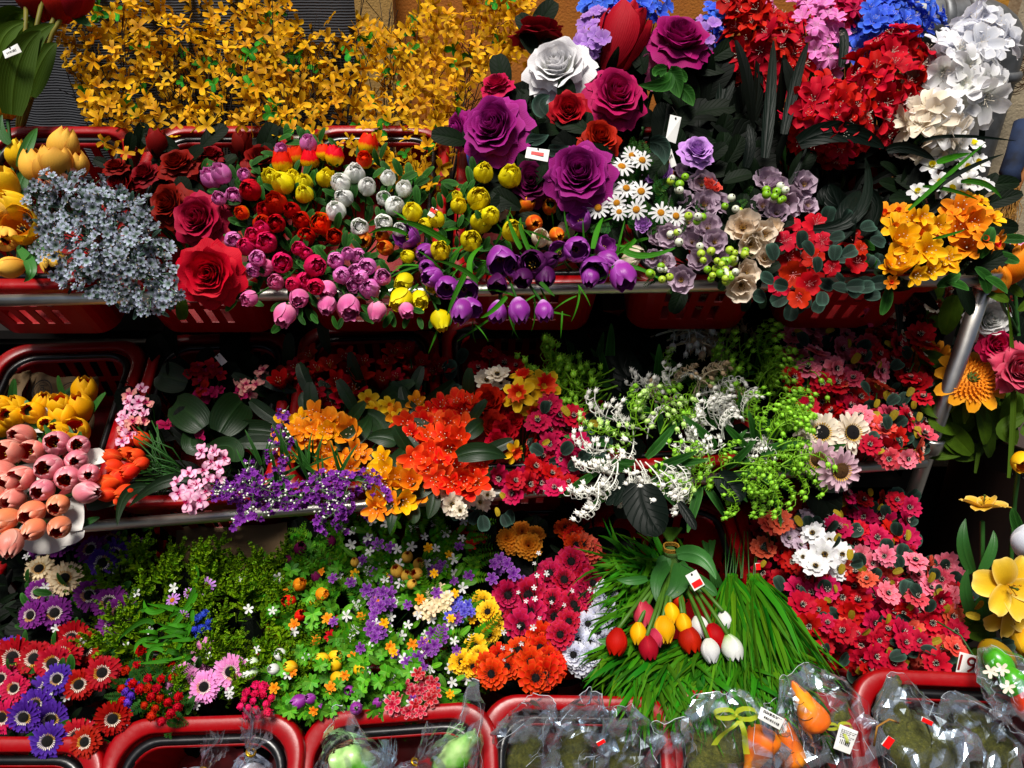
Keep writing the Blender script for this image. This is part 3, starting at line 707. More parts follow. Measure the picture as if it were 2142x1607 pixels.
stone = plaster('limestone', 'b0a084', 'c8b898', 14); orange_w = plaster('orange_plaster', 'b0641a', 'c47a24', 6); cream_w = plaster('cream_plaster', 'b08a48', 'c09a58', 10); ochre_w = plaster('ochre_plaster', 'c08428', 'd09a38', 8)
pave = plaster('paving', '3c3a38', '4a4846', 5)
g = M(); g.box(-30, 30, -30, 12, -.05, 0); obj('pavement', g.mesh('pavement', [pave], False), kind='structure')
WY = 2.05
def Xw(px, py=60, Y=WY): return onY(px, py, Y).x
wall = obj('building_wall', None, loc=(0, WY, 0), label='orange and cream plastered house wall behind the flower stand', cat='wall')
def wb(name, x0, x1, y0, mat, z0=0, z1=4.2, y1=.45): boxobj(name, x0, x1, y0, y1, z0, z1, mat, wall)
wb('plaster_panel', Xw(825)+.0, Xw(1990), .05, orange_w)
wb('pilaster', Xw(712), Xw(825), .0, cream_w)
wb('plaster_panel', Xw(1990)-.001, Xw(2085), -.02, ochre_w)
wb('stone_pier', Xw(2085), 5, -.07, stone)
wb('stone_pier', -5, Xw(-300), -.02, stone)
door = obj('shop_door', None, loc=(0, WY, 0), label='brown framed glass shop door behind the forsythia', cat='door')
dk = solid('door_brown', '2a1206', .45, noise=.4); glassm = solid('dusty_glass', '4c4c40', .25, spec=.6, noise=.5, nscale=9)
boxobj('door_frame', Xw(668), Xw(712), .04, .16, 0, 3, dk, door, bev=.004); boxobj('door_frame', Xw(-300), Xw(-240), .04, .16, 0, 3, dk, door)
boxobj('pane', Xw(-240), Xw(668), .09, .1, .2, 3, glassm, door)
# drain pipe with elbow
pm_ = solid('zinc_pipe', '6c6e70', .5, metal=.55, nscale=40, noise=.35)
pp = obj('drain_pipe', None, loc=(0, 0, 0), label='grey metal drain pipe with an elbow on the wall behind the white blossoms', cat='pipe')
a0 = onY(1870, 45, 1.93); a1 = onY(2010, 55, 1.93); a2 = onY(2075, 130, 1.93); a3 = onY(2075, 420, 1.93)
m = M(); pts = [V(a0)+(V(a1)-V(a0))*t for t in (0, .5, 1)]
for i in range(1, 9):
    t = i/8; pts.append(V(a1)*(1-t)**2+V((a2.x, a1.y, a1.z))*2*t*(1-t)+V(a2)*t*t)
pts += [V((a2.x, 1.93, a2.z-.1)), V((a2.x, 1.93, .3))]; m.tube(pts, .062, 20); obj('pipe', m.mesh('pipe', [pm_]), pp)
for c, ax in ((a1, V((1, 0, 0))), (V(a1)-V((.06, 0, 0)), V((1, 0, 0))), (V((a2.x, 1.93, a2.z-.03)), V((0, 0, 1))), (V((a2.x, 1.93, a2.z-.45)), V((0, 0, 1)))):
    m = M(); m.tube([V(c)-ax*.012, V(c)-ax*.006, V(c)+ax*.006, V(c)+ax*.012], lambda t: .066+.006*sin(t*pi), 20); obj('pipe_collar', m.mesh('pipe_collar', [pm_]), pp)
# grey cloth
cl = M(); rows = []
for i in range(15):
    z = .9+i*.07; rows.append([V((Xw(-260, 100, 1.84)+j*.018, 1.84+.012*sin(j*.9+i*.15)+.014*sin(j*.37+2), z)) for j in range(62)])
cl.grid(rows); ck = NT('grey_knit'); tcx = ck.n('TexCoord').outputs['Object']; wv = ck.n('TexWave', i_Scale=55.0, i_Distortion=1.2); wv.bands_direction = 'Z'; ck.l(tcx, wv.inputs['Vector'])
ck.l(ck.mix(wv.outputs['Fac'], lin('232529'), lin('3a3c42')), ck.b.inputs['Base Color']); ck.b.inputs['Roughness'].default_value = .9
bp = ck.n('Bump', i_Strength=.5, i_Distance=.003); ck.l(wv.outputs['Fac'], bp.inputs['Height']); ck.l(bp.outputs[0], ck.b.inputs['Normal'])
obj('grey_cloth', cl.mesh('grey_cloth', [ck.m]), label='dark grey ribbed cloth hanging behind the tulips in the upper left corner', cat='cloth')

# ================================================================== STAND
chrome = solid('chrome', 'd0ccc4', .36, metal=1, noise=.25, nscale=12, bump=.05); dwood = solid('dark_board', '120c09', .8, noise=.5, nscale=8)
def R1(t): return V((-1.35, 1.175, 1.125)).lerp(V((.845, 1.262, 1.128)), t)
r2a, r2b = onY(-300, 1138, 1.0), onY(1935, 968, 1.20)
stand = obj('display_stand', None, loc=(0, 1.3, 0), label='tiered steel rack with chrome rails holding the red baskets of flowers', cat='display rack')
SO = V((0, 1.3, 0))
def spart(name, m, mat, sm=True): return obj(name, m.mesh(name, [mat], sm), stand)
def stube(name, a, b, r, mat, sides=16, bulge=0):
    m = M(); m.tube([V(a)-SO, (V(a)+V(b))/2-SO, V(b)-SO], r, sides); return spart(name, m, mat)
stube('rail', V((-1.35, 1.188, 1.108)), V((.845, 1.262, 1.128)), .0105, chrome)
stube('rail', r2a, r2b, .0105, chrome)
stube('rail', (-1.35, 1.66, 1.30), (.845, 1.66, 1.30), .011, chrome); stube('rail', (-1.35, 1.56, .87), (.80, 1.58, .87), .011, chrome)
post = (.860, 1.270)
stube('post', (post[0]-.01, post[1]+.01, 0), (post[0], post[1], 1.135), .0155, chrome, 20); stube('post', (-1.4, 1.25, 0), (-1.4, 1.25, 1.14), .0155, chrome)
stube('post', (.86, 1.66, 0), (.86, 1.66, 1.32), .0155, chrome); stube('post', (-1.4, 1.66, 0), (-1.4, 1.66, 1.32), .0155, chrome)
for z in (1.13, r2b.z):
    m = M(); c = V((post[0]-(1.13-z)*.012, post[1], z))-SO; hs = [(-.018, .0215), (-.015, .024), (.012, .024), (.015, .021), (.015, .0145), (.004, .014)]
    m.grid([[c+V((cos(a)*r, sin(a)*r, h)) for a in [2*pi*i/24 for i in range(24)]] for h, r in hs], 0, True); m.tube([c+V((-.045, -.005, -.004)), c+V((-.015, 0, -.004))], .012, 12)
    spart('clamp_ring', m, chrome)
boxobj('shade_back_board', -1.45, .9, .42, .44, 0, 1.2, dwood, stand)  # dark backing added to keep the space between tiers near black
for z, y0, y1 in ((.66, .0, .40), (.36, -.25, .40), (.93, .18, .40)): boxobj('shade_shelf_board', -1.4, .84, y0, y1, z-.02, z, dwood, stand)  # boards added to block light and shade the tiers below
boxobj('side_board', .90, .92, .1, .44, 0, 1.0, dwood, stand)
boxobj('side_board', -1.48, -1.46, -.3, .44, 0, 1.2, dwood, stand)

# ------------------------------------------------------------------ baskets
redp = solid('red_plastic', '8a0006', .36, spec=.35, noise=.35, nscale=7, bump=.04, vv=.12); blackp = solid('black_plastic', '0a0a0c', .3, spec=.5, noise=.2, bump=.03)
kr = NT('red_plastic_scuffed'); tc_ = kr.n('TexCoord').outputs['Object']; s1 = kr.n('TexNoise', i_Scale=9.0, i_Detail=8.0, i_Roughness=.7); s2 = kr.n('TexNoise', i_Scale=60.0, i_Detail=6.0, i_Roughness=.8); kr.l(tc_, s1.inputs[0]); kr.l(tc_, s2.inputs[0])
f_ = kr.math('MULTIPLY', kr.ramp(s1.outputs[0], [(.5, (0, 0, 0, 1)), (.75, (1, 1, 1, 1))]), kr.ramp(s2.outputs[0], [(.5, (0, 0, 0, 1)), (.62, (1, 1, 1, 1))]))
kr.l(kr.mix(kr.math('MULTIPLY', f_, .35), kr.mix(s1.outputs[0], lin('760004'), lin('960007')), lin('a05048')), kr.b.inputs['Base Color']); kr.l(kr.math('ADD', kr.math('MULTIPLY', s2.outputs[0], .35), .16), kr.b.inputs['Roughness'])
b2 = kr.n('Bump', i_Strength=.12, i_Distance=.002); kr.l(s2.outputs[0], b2.inputs['Height']); kr.l(b2.outputs[0], kr.b.inputs['Normal']); redp = kr.m; kr.b.inputs['Specular IOR Level'].default_value = .35
def rrect(w, l, r, n=5):
    pts = []
    for cx, cy, a0 in ((w/2-r, l/2-r, 0), (-w/2+r, l/2-r, 90), (-w/2+r, -l/2+r, 180), (w/2-r, -l/2+r, 270)):
        for i in range(n+1): a = math.radians(a0+90*i/n); pts.append((cx+r*cos(a), cy+r*sin(a)))
    out = []
    for i in range(len(pts)):
        a, b = V((*pts[i], 0)), V((*pts[(i+1) % len(pts)], 0)); L = (b-a).length
        if L > .06:
            n_ = int((L-.04)/.030); st = (L-.04)/n_; u = (b-a)/L; out.append((a.x, a.y, 0))
            for q in range(n_+1):
                p_ = a+u*(.02+q*st)
                out.append((p_.x, p_.y, 0)) if q == n_ else (out.append((p_.x, p_.y, 1)), out.append(((p_+u*st*.5).x, (p_+u*st*.5).y, 0)))
        else: out.append((a.x, a.y, 0))
    return out
BW, BL, BH = .292, .41, .185
def basket_parts():
    body = M(); per = rrect(BW-.028, BL-.028, .045); n = len(per); zs = [-.006, -.035, -.085, -.098, -.148, -BH]; slot = {1, 3}; base = []
    for z in zs:
        k = 1+z*.55; kk = 1+z*.4; base.append(len(body.v)); body.v += [(x*k, y*kk, z) for x, y, f in per]
    for i in range(len(zs)-1):
        for j in range(n):
            if i in slot and per[j][2]: continue
            a, b = base[i], base[i+1]; j2 = (j+1) % n; body.face((a+j, a+j2, b+j2, b+j))
    # floor grid
    z = -BH; k = 1+z*.55; kk = 1+z*.4; hw, hl = (BW-.03)/2*k, (BL-.03)/2*kk
    body.face([base[-1]+j for j in range(n)])
    rim = M(); q = rrect(BW, BL, .055, 8); q = [(x, y) for x, y, f in q]; prof = [(-.015, -.012), (-.0155, .001), (-.014, .0028), (-.001, .0034), (.0025, .002), (.0035, -.003), (.0035, -.026)]
    rows = [];
    for o, z in prof: rows.append([V((x+(o if x > 0 else -o)*min(1, abs(x)/(BW/2-.03)) , y+(o if y > 0 else -o)*min(1, abs(y)/(BL/2-.03)), z)) for x, y in q])
    rim.grid(rows, 0, True)
    hd = M(); q2 = [(x, y) for x, y, f in rrect(BW-.048, BL-.048, .05, 8)]
    hd.grid([[V((x*(1+dx/BW*2), y*(1+dx/BL*2), dz)) for x, y in q2] for dx, dz in ((.0, -.016), (.004, -.008), (.0, -.002), (-.006, -.001), (-.011, -.004), (-.012, -.014))], 0, True)
    lip = M(); lip.grid([[V((x*s, y*s, z)) for x, y in q2] for s, z in ((.955, -.02), (.95, -.008), (.935, -.006), (.925, -.014))], 0, True)
    return [('basket_rim', rim.mesh('basket_rim', [redp])), ('basket_body', body.mesh('basket_body', [redp], False)), ('handle', hd.mesh('handle', [blackp])), ('inner_lip', lip.mesh('inner_lip', [redp]))]
BP = basket_parts()
def basket(pos, tilt, label, edge=-1, yaw=0, roll=0, group='red plastic shopping baskets'):
    """pos = middle of the near (-1) or far (+1) rim edge; tilt lifts the far side"""
    R = Matrix.Rotation(math.radians(yaw), 4, 'Z')@Matrix.Rotation(math.radians(tilt), 4, 'X')@Matrix.Rotation(math.radians(roll), 4, 'Y')
    b = obj('shopping_basket', None, label=label, cat='basket', group=group); b.matrix_world = Matrix.Translation(V(pos)-(R@V((0, edge*BL/2, 0))))@R; b.empty_display_size = .02
    for n, me in BP:
        o = obj(n, me, b)
        if n in ('basket_body', 'basket_rim'): sm = o.modifiers.new('thickness', 'SOLIDIFY'); sm.thickness = .003; sm.offset = 0
    return b
for px, lb in ((-10, 'red basket at the left end of the top shelf, full of yellow tulips'), (372, 'red basket under the silver blue blossoms and the bright red rose'), (745, 'red basket hanging below the pink and white buds'),
               (1118, 'red basket on the top shelf behind the purple tulips'), (1485, 'red basket on the top shelf under the mauve flowers'), (1835, 'red basket on the top shelf under the red azaleas and yellow narcissi')):
    t = (px+300)/2300; d = 1.305+.03*t; basket(P(px, 606-14*t, d)+V((0, .01, 0)), 31, lb)
for px, lb in ((-15, 'red basket on the middle shelf holding the peach tulips in paper'), (372, 'red basket with bright front rim below the pink orchid sprays'), (742, 'red basket on the middle shelf under the orange freesias'),
               (1100, 'red basket on the middle shelf under the crimson cosmos'), (1445, 'red basket on the middle shelf under the lily of the valley sprays'), (1775, 'red basket on the middle shelf under the right hand red blossoms')):
    t = (px+300)/2235; p = r2a.lerp(r2b, t)+V((0, .022, .018)); p.x = (px-1071)/FPX*(1.26+.12*t); basket(p, 23, lb, yaw=5)
for X, lb in ((-.885, 'red basket of purple and red gerberas at the lower left'), (-.585, 'red basket with a kraft paper liner in the bottom row'), (-.283, 'red basket brimming with clover greenery'), (.02, 'red basket of magenta zinnias with its corner showing below the white ones'),
              (.325, 'red basket beneath the plastic grass'), (.63, 'red basket beneath the large heap of red blossoms')):
    basket((X, .905-.01*X, .535), 9, lb, roll=U(-1.5, 1.5))
for px, py, yaw, rl, lb in ((30, 1548, 0, -1, 'empty red basket cut off by the lower left corner'), (437, 1505, 2, -3, 'front red basket with black slots and a tied cellophane bag'), (832, 1486, 4, -9, 'front red basket tilted up to the right holding green bagged ornaments'),
                        (1213, 1462, -1, 1, 'front red basket full of crinkled cellophane bags'), (1580, 1452, -1, 0, 'front red basket with the bagged carrots'), (1985, 1412, -3, -1, 'front red basket in the lower right with bagged moss figures')):
    basket(P(px, py, 1.13), 33, lb, edge=1, yaw=yaw, roll=rl)
# plywood deck below the front baskets
boxobj('low_bench', -1.5, 1.5, .15, .95, .28, .31, dwood, label='dark low bench under the front row of baskets', cat='bench')

# ================================================================== TOP SHELF
def jp(pts, j, k=1): return [(x+U(-j, j), y+U(-j, j)) for x, y, *_ in pts for q in range(k)]
# forsythia: eight bushes standing at the back
FP = [(118, 70), (165, -20), (300, -60), (585, -60), (610, 30), (690, 75), (760, 40), (830, 70), (900, 0), (960, 40), (1000, -40), (1110, -30), (1120, 60), (1090, 110), (1010, 170), (960, 220), (985, 330), (900, 390), (800, 370), (760, 330), (600, 300), (520, 280), (420, 280), (330, 290), (260, 340), (215, 300), (180, 230), (130, 120)]
FD = lambda x, y: interp([(0, 1.62), (200, 1.55), (400, 1.44)], y)+.03*sin(x*.02)
flab = ['forsythia spray leaning left towards the grey cloth, leftmost of the orange yellow bush', 'dense forsythia bush above the dark red roses', 'forsythia bush rising in front of the dusty glass door',
        'forsythia bush below the brown door frame', 'forsythia bush in front of the cream pilaster', 'forsythia spray against the orange plaster wall', 'tall open forsythia spray beside the white rose', 'low forsythia sprig dipping between the white buds and the red basket']
froot = [(270, 420), (380, 430), (480, 430), (600, 440), (700, 450), (820, 450), (930, 450), (800, 460)]
cents = [(200, 150), (330, 120), (450, 110), (580, 180), (700, 190), (820, 180), (980, 140), (860, 350)]
fb = [Bunch('forsythia_bush', flab[i], 'plant', (*froot[i], 1.60), FD, group='orange yellow forsythia bushes', stem=stem_b, sr=.0016) for i in range(8)]
pts = [q for q in scatter(FP, 2150, 12) if U(0, 1) > .10+.45*max(0, (q[1]-170)/160)]+scatter([(800, 320), (930, 330), (960, 400), (900, 410), (810, 390)], 14, 22)+[(1090, 105), (1080, 30), (985, 30), (1010, 60), (1105, 150), (945, 15), (690, 40), (745, 40)]
cnt = [0]*8
for x, y in pts:
    i = min(range(8), key=lambda q: (x-cents[q][0])**2+((y-cents[q][1])*(.45 if q < 7 else 1.6))**2)
    if cnt[i] > 298: continue
    cnt[i] += 1; b = fb[i]; dd = U(-.06, .10)
    b.heads('forsythia', 'forsythia', [(x, y, U(32, 46))], jit=.9, cam=.75, out=.3, up=.1, dd=dd, dj=0, sub=False, stems=False, sj=.12)
for i, b in enumerate(fb):
    cx, cy = cents[i]
    for q in range(13):
        ex, ey = cx+U(-85, 85), (U(-20, 200) if i < 7 else U(320, 390)); A = P(froot[i][0], froot[i][1], 1.6); B = P(ex, ey, FD(ex, ey)+U(-.02, .06)); mid = (A+B)/2+V((U(-.03, .03), U(-.02, .03), U(0, .04)))
        pl = [A*(1-t)**2+mid*2*t*(1-t)+B*t*t-b.rp for t in [k/7 for k in range(8)]]; b.sm.tube(pl, .0022, 4, 0, .0008, False)
        for k in (3, 4, 5, 6): b.sm.tube([pl[k], pl[k]+V((U(-.03, .03), U(-.02, .01), U(.01, .05)))], .001, 3, cap=False)
    b.leaves(trimesh(), [(x, y) for x, y in scatter(FP, 75, 20) if min(range(7), key=lambda q: abs(x-cents[q][0])) == i], (26, 42), dd=.03, dj=.05, nm='leaf')
    b.done()

# upper left: tulips with heads out of frame, olive leaves
b = Bunch('tulip_bunch', 'red parrot tulips with broad olive leaves at the top left edge', 'flowers', (40, 330, 1.55), 1.50, stem=stem_o, sr=.004)
for p_, w_ in (([(40, 210, 0), (10, 60, 0), (60, 30, 0)], 60), ([(5, 190, .0), (0, 90, -.02), (60, 45, .0)], 46), ([(30, 230, -.03), (50, 110, -.05), (115, 50, -.02)], 52), ([(25, 240, -.05), (40, 130, -.06), (85, 65, -.04)], 62), ([(60, 200, 0), (85, 130, -.01), (118, 90, 0)], 50), ([(40, 120, .02), (60, 70, .02), (80, 30, .02)], 50)):
    b.blade(p_, w_, 'olive', roll=U(-.4, .4))
for q in ((90, -5), (125, 15), (150, 0), (55, 5)): b.sm.tube([P(q[0], q[1], 1.5)-b.rp, P(q[0]*.6+20, q[1]*.5+70, 1.5)-b.rp, V((0, 0, .02))], .0045, 6)
b.heads('tulip', ('deepred',) and 'deepred', [(75, -5, 85, -.2, 1, .3), (130, 0, 90, .3, .9, .3), (160, -5, 80, .5, .8, .2)], stems=False, nvar=4); b.blade([(150, 15, 0), (165, 35, 0), (192, 55, 0)], 26, 'tulipleaf')
b.done()
obj('price_tag', None)
bpy.data.objects.remove(bpy.data.objects['price_tag'])

# yellow tulips at left edge
b = Bunch('tulip_bunch', 'golden yellow tulips standing upright at the left end of the top shelf', 'flowers', (40, 600, 1.46), T1, stem=stem_g, sr=.0035)
b.heads('tulip', 'gold', [(14, 215, 72, .05, 1, .15), (38, 323, 62, .3, .8, .45)], nvar=2, dd=.03, jit=.1)
b.heads('tulip', 'goldpale', [(78, 352, 78, .0, .8, .3), (118, 342, 80, .1, .9, .35), (133, 305, 74, .3, .95, .2), (160, 345, 58, .2, .8, .5), (10, 500, 62, .5, -.2, .6), (20, 560, 62, -.6, -.2, .5), (112, 548, 60, .2, -.7, .5), (5, 440, 60, -.2, .4, .7)], jit=.1, nvar=3)
b.heads('tulip', 'gold', [(30, 430, 80, -.2, .3, .6), (48, 480, 74, .1, .3, .9), (8, 395, 70, -.3, .6, .5)], jit=.1, nvar=4)
b.heads('tulip', 'salmon', [(140, 372, 55, .1, .5, .8), (100, 385, 50, .2, .3, .9)], jit=.1, dd=.02)
for p_, w_ in (([(40, 350, 0), (60, 300, -.02), (78, 268, -.01)], 22), ([(20, 300, 0), (0, 270, 0), (5, 240, 0)], 20), ([(20, 460, .01), (45, 380, .01), (62, 350, .01)], 26), ([(60, 440, 0), (30, 400, 0), (40, 380, 0)], 26), ([(50, 560, 0), (80, 530, -.01), (90, 480, 0)], 24), ([(40, 520, 0), (65, 560, -.02), (50, 590, 0)], 22)):
    b.blade(p_, w_, 'tulipleaf')
b.leaves(leafmesh('tulip_leaf', .22, 'tulipleaf'), jp([(30, 520), (60, 570), (90, 560), (110, 500), (20, 330), (40, 420), (70, 400)], 20), (60, 110), dd=.06); b.done()

# silver blue filler
SP = [(60, 410), (95, 370), (160, 355), (215, 395), (255, 405), (305, 430), (325, 485), (345, 520), (385, 590), (378, 625), (330, 650), (270, 645), (200, 625), (140, 600), (95, 545), (78, 490)]
sb = [Bunch('filler_bush', l, 'plant', (r_[0], r_[1], 1.42), lambda x, y: T1(x, y)-.02, group='silver blue filler bushes', stem=solid('silver_stem', '4a6450', .6), sr=.0012) for l, r_ in
      (('pale silver blue blossom bush beside the yellow tulips', (200, 520)), ('silver green blossom bush hanging over the chrome rail beside the bright red rose', (260, 560)))]
for x, y in scatter(SP, 165, 18):
    sb[0 if y < 520 else 1].heads('silver', 'silver', [(x, y, U(32, 46))], jit=.8, cam=.9, out=.5, dj=.04, sub=False)
for b_ in sb:
    b_.leaves(leafmesh('small_leaf', .3, 'bluegreen', na=2, nv=4), [p_ for p_ in scatter(SP, 150, 12) if (p_[1] < 520) == (b_ is sb[0])], (20, 34), dd=.02); b_.done()

# dark roses
b = Bunch('rose_bunch', 'dark red velvet roses crowded below the forsythia at left', 'flowers', (400, 540, 1.52), lambda x, y: T1(x, y)+.03, sr=.003)
b.heads('rose', 'darkred', [(368, 338, 105, .0, .6, .8), (250, 385, 95, -.3, .3, .9), (548, 328, 95, .2, .5, .9), (350, 425, 120, -.2, .2, 1), (300, 360, 80, -.2, .5, .8), (440, 320, 70, 0, .6, .6), (500, 420, 80, .2, .3, .8), (240, 345, 60, 0, .6, .6)], jit=.15)
b.heads('rosebud', 'darkred', [(328, 298, 60, 0, 1, .2), (505, 300, 60, .1, 1, .3)], jit=.1)
b.leaves(leafmesh('rose_leaf', .55, 'dark', q=.45), scatter([(230, 300), (560, 290), (560, 480), (240, 480)], 34, 22), (40, 75), dd=.04); b.done()
b = Bunch('rose', 'crimson rose with a purple heart just above the bright red rose', 'rose', (420, 540, 1.45), 1.30, sr=.004); b.heads('rose', 'crimson', [(412, 455, 138, -.1, .1, 1)], jit=.05, sj=0)
b.leaves(leafmesh('rose_leaf', .55, 'dark', q=.45), [(350, 500), (480, 480), (470, 420)], (60, 80), dd=.05); b.done()
b = Bunch('rose', 'large bright red rose with pointed petals leaning over the upper rail', 'rose', (430, 560, 1.45), 1.20, sr=.004); RR.seed(3)
b.heads('rose', 'red', [(436, 572, 158, .1, -.1, 1)], jit=.02, sj=0, nvar=2); b.leaves(leafmesh('rose_leaf', .5, 'olive', q=.45), [(480, 620), (380, 620)], (50, 60), dd=.04); b.done()

# little buds
BL_ = leafmesh('small_leaf', .42, 'green', na=3, nv=5)
def buds(label, colour, pts, root, hang=False, nleaf=26, dd=0):
    b = Bunch('bud_bunch', label, 'flowers', root, lambda x, y: T1(x, y)-.02, sr=.0018)
    b.heads('bud', colour, [(q[0], q[1], q[2]*1.03)+tuple(q[3:]) for q in pts], jit=.35, cam=.7, out=.7, up=.0 if not hang else -.3, dj=.02, dd=dd)
    near = jp([p_[:2] for p_ in pts], 34, 3)[:nleaf*3]; b.leaves(BL_, near, (24, 40), dd=.03); b.done(); return b
buds('lilac pink buds next to the crimson rose', 'lilacpink', [(440, 372, 46), (462, 362, 44), (510, 365, 30), (458, 415, 36), (488, 412, 46), (645, 300, 36), (588, 315, 30), (487, 502, 40), (538, 540, 40), (530, 565, 38)], (520, 520, 1.45))
buds('red and yellow tipped buds at the top of the bud row under the forsythia', 'redyellow', [(590, 338, 46, -.1, .9, .4), (620, 325, 42, 0, 1, .3), (648, 332, 46, 0, .9, .4), (676, 318, 38, 0, 1, .3), (700, 325, 44, .2, .9, .4), (770, 302, 44, .3, .9, .3), (762, 335, 36), (672, 468, 52), (505, 445, 36)], (650, 520, 1.48))
buds('scarlet red round buds in the middle of the bud row', 'red', [(522, 397, 48), (578, 425, 52), (556, 440, 40), (548, 467, 42), (577, 468, 42), (630, 460, 44), (640, 495, 40), (700, 495, 42), (610, 440, 40), (560, 500, 34)], (600, 540, 1.45))
buds('lemon yellow buds left of the white ones', 'yellow', [(566, 372, 44), (590, 382, 50), (612, 370, 36), (636, 382, 40), (636, 405, 38), (682, 372, 44)], (630, 520, 1.45))
buds('white buds with green hearts in the centre of the top shelf', 'whitegreen', [(712, 382, 44), (742, 363, 46), (768, 390, 42), (718, 413, 42), (702, 440, 46), (752, 475, 46), (826, 430, 48), (803, 415, 40), (802, 466, 44), (812, 372, 32), (845, 395, 38), (836, 480, 32)], (760, 540, 1.45))
buds('lemon yellow buds spread over dark foliage right of the white ones', 'yellow', [(862, 443, 46), (911, 458, 40), (960, 430, 40), (955, 410, 30), (1001, 415, 52), (1012, 360, 42), (1067, 368, 50), (1007, 462, 52), (1026, 450, 40), (985, 503, 46), (921, 523, 48), (1073, 482, 50), (888, 470, 34), (852, 537, 32)], (960, 560, 1.46), nleaf=34)
buds('yellow buds drooping below the rail next to the pink ones', 'yellow', [(845, 590, 42, -.2, -.5, .6), (838, 628, 50, -.3, -.6, .6), (878, 628, 44, .2, -.5, .7), (922, 672, 50, .3, -.8, .5), (905, 600, 30)], (870, 560, 1.40), hang=True)
buds('hot pink buds above the rail between red and pink ones', 'hotpink', [(528, 492, 40), (556, 507, 46), (514, 515, 44), (590, 550, 46), (660, 556, 48), (612, 595, 38), (640, 590, 46), (660, 600, 40), (625, 520, 36), (640, 530, 34), (548, 480, 36)], (600, 560, 1.42))
buds('rose pink buds hanging over the upper rail', 'pink', [(553, 561, 40), (577, 590, 42), (521, 625, 40, -.2, -.4, .8), (595, 660, 48, -.1, -.8, .4), (625, 625, 40, 0, -.5, .8), (683, 608, 46, .1, -.6, .7), (684, 640, 40, 0, -.7, .6), (730, 643, 52, .2, -.7, .6), (788, 653, 42, 0, -1, .3), (610, 650, 34, .2, -.7, .5), (850, 650, 36, .2, -.7, .4)], (650, 570, 1.38), hang=True)
buds('mauve pink buds in a tight cluster above the rail', 'lilacpink', [(702, 545, 36), (748, 536, 38), (728, 530, 30), (715, 576, 40), (745, 567, 40), (768, 558, 42), (800, 580, 44), (742, 597, 42), (772, 603, 46), (755, 580, 34)], (750, 570, 1.40))
b = Bunch('leaf_filler', 'dark green small leaved foliage showing between the buds', 'plant', (760, 600, 1.46), lambda x, y: T1(x, y)+.05); b.leaves(BL_, scatter([(540, 360), (800, 380), (1080, 370), (1080, 560), (900, 620), (620, 600), (520, 560)], 190, 17), (26, 46), dj=.03); b.done()

# orange and purple tulips
GB = leafmesh('grass_blade', .06, 'grass', droop=.6, q=.8, p=.3, na=2, nv=7)
b = Bunch('tulip_bunch', 'orange flame tulips half hidden under the purple roses', 'flowers', (1100, 580, 1.46), lambda x, y: T1(x, y)+.02)
b.heads('tulip', 'orangeflame', [(1117, 468, 50, .1, -.2, .9), (1165, 492, 44, .3, -.3, .8), (1060, 432, 46, -.5, .5, .5), (1100, 430, 40, .5, .6, .4), (1150, 435, 40), (760, 500, 44, 0, -.5, .8), (808, 520, 40), (800, 495, 36), (870, 520, 36)], nvar=3)
b.heads('tulip', 'creamrose', [(1160, 505, 46), (1185, 480, 46), (1050, 450, 40), (1130, 500, 40), (1330, 530, 44), (1318, 545, 50, .6, .2, .6)], dd=.02)
b.leaves(GB, scatter([(880, 470), (1300, 470), (1380, 560), (1100, 600), (860, 590)], 24, 20), (50, 90), dd=.04); b.done()
for lb, pts_, rt, cc in (('pale violet tulips crowded under the yellow buds', [(857, 497, 58, -.6, .1, .7), (890, 530, 56, -.2, -.2, .9), (905, 580, 60, -.5, -.2, .7), (935, 600, 56, 0, -.4, .8), (970, 605, 56, .4, -.5, .7), (893, 560, 44), (720, 640, 1)][:6], (930, 580, 1.42), 'purple'),
                     ('violet tulips hanging below the rail with long green blades', [(965, 650, 58, -.2, -.8, .5), (985, 640, 46, .3, -.7, .5), (1040, 652, 52, -.1, -1, .3), (1086, 650, 56, .1, -1, .3), (1138, 650, 50, .1, -1, .3), (1046, 540, 66, .2, -.7, .6), (1075, 560, 44)], (1040, 580, 1.42), 'purple'),
                     ('glossy violet tulips spilling over the rail beside the daisies', [(1215, 465, 50, -.4, .4, .7), (1170, 530, 44), (1205, 522, 66, .2, -.2, .9), (1246, 560, 60, -.2, -.6, .7), (1272, 545, 56, .6, -.4, .6), (1302, 575, 60, .2, -1, .5), (1262, 520, 46, .4, .3, .7), (1235, 580, 46, -.2, -.8, .5)], (1220, 570, 1.42), 'purple'),
                     ('nearly black purple tulips in the middle of the violet ones', [(1115, 555, 74, -.2, 0, .9), (1140, 580, 56, .1, -.6, .6), (1095, 580, 50, -.2, -.6, .6), (1150, 545, 50, .4, .1, .7), (1040, 590, 44, 0, -.8, .5)], (1120, 580, 1.42), 'purpledark')):
    b = Bunch('tulip_bunch', lb, 'flowers', rt, lambda x, y: T1(x, y)-.025, sr=.0025); b.heads('tulip', cc, pts_, jit=.15, nvar=4)
    b.leaves(GB, jp([p_[:2] for p_ in pts_], 40, 2), (50, 95), dd=.03, nm='grass_blade')
    b.done()
b = Bunch('grass_tuft', 'long arching green blades lying over the violet tulips', 'plant', (960, 560, 1.36), lambda x, y: T1(x, y)-.04)
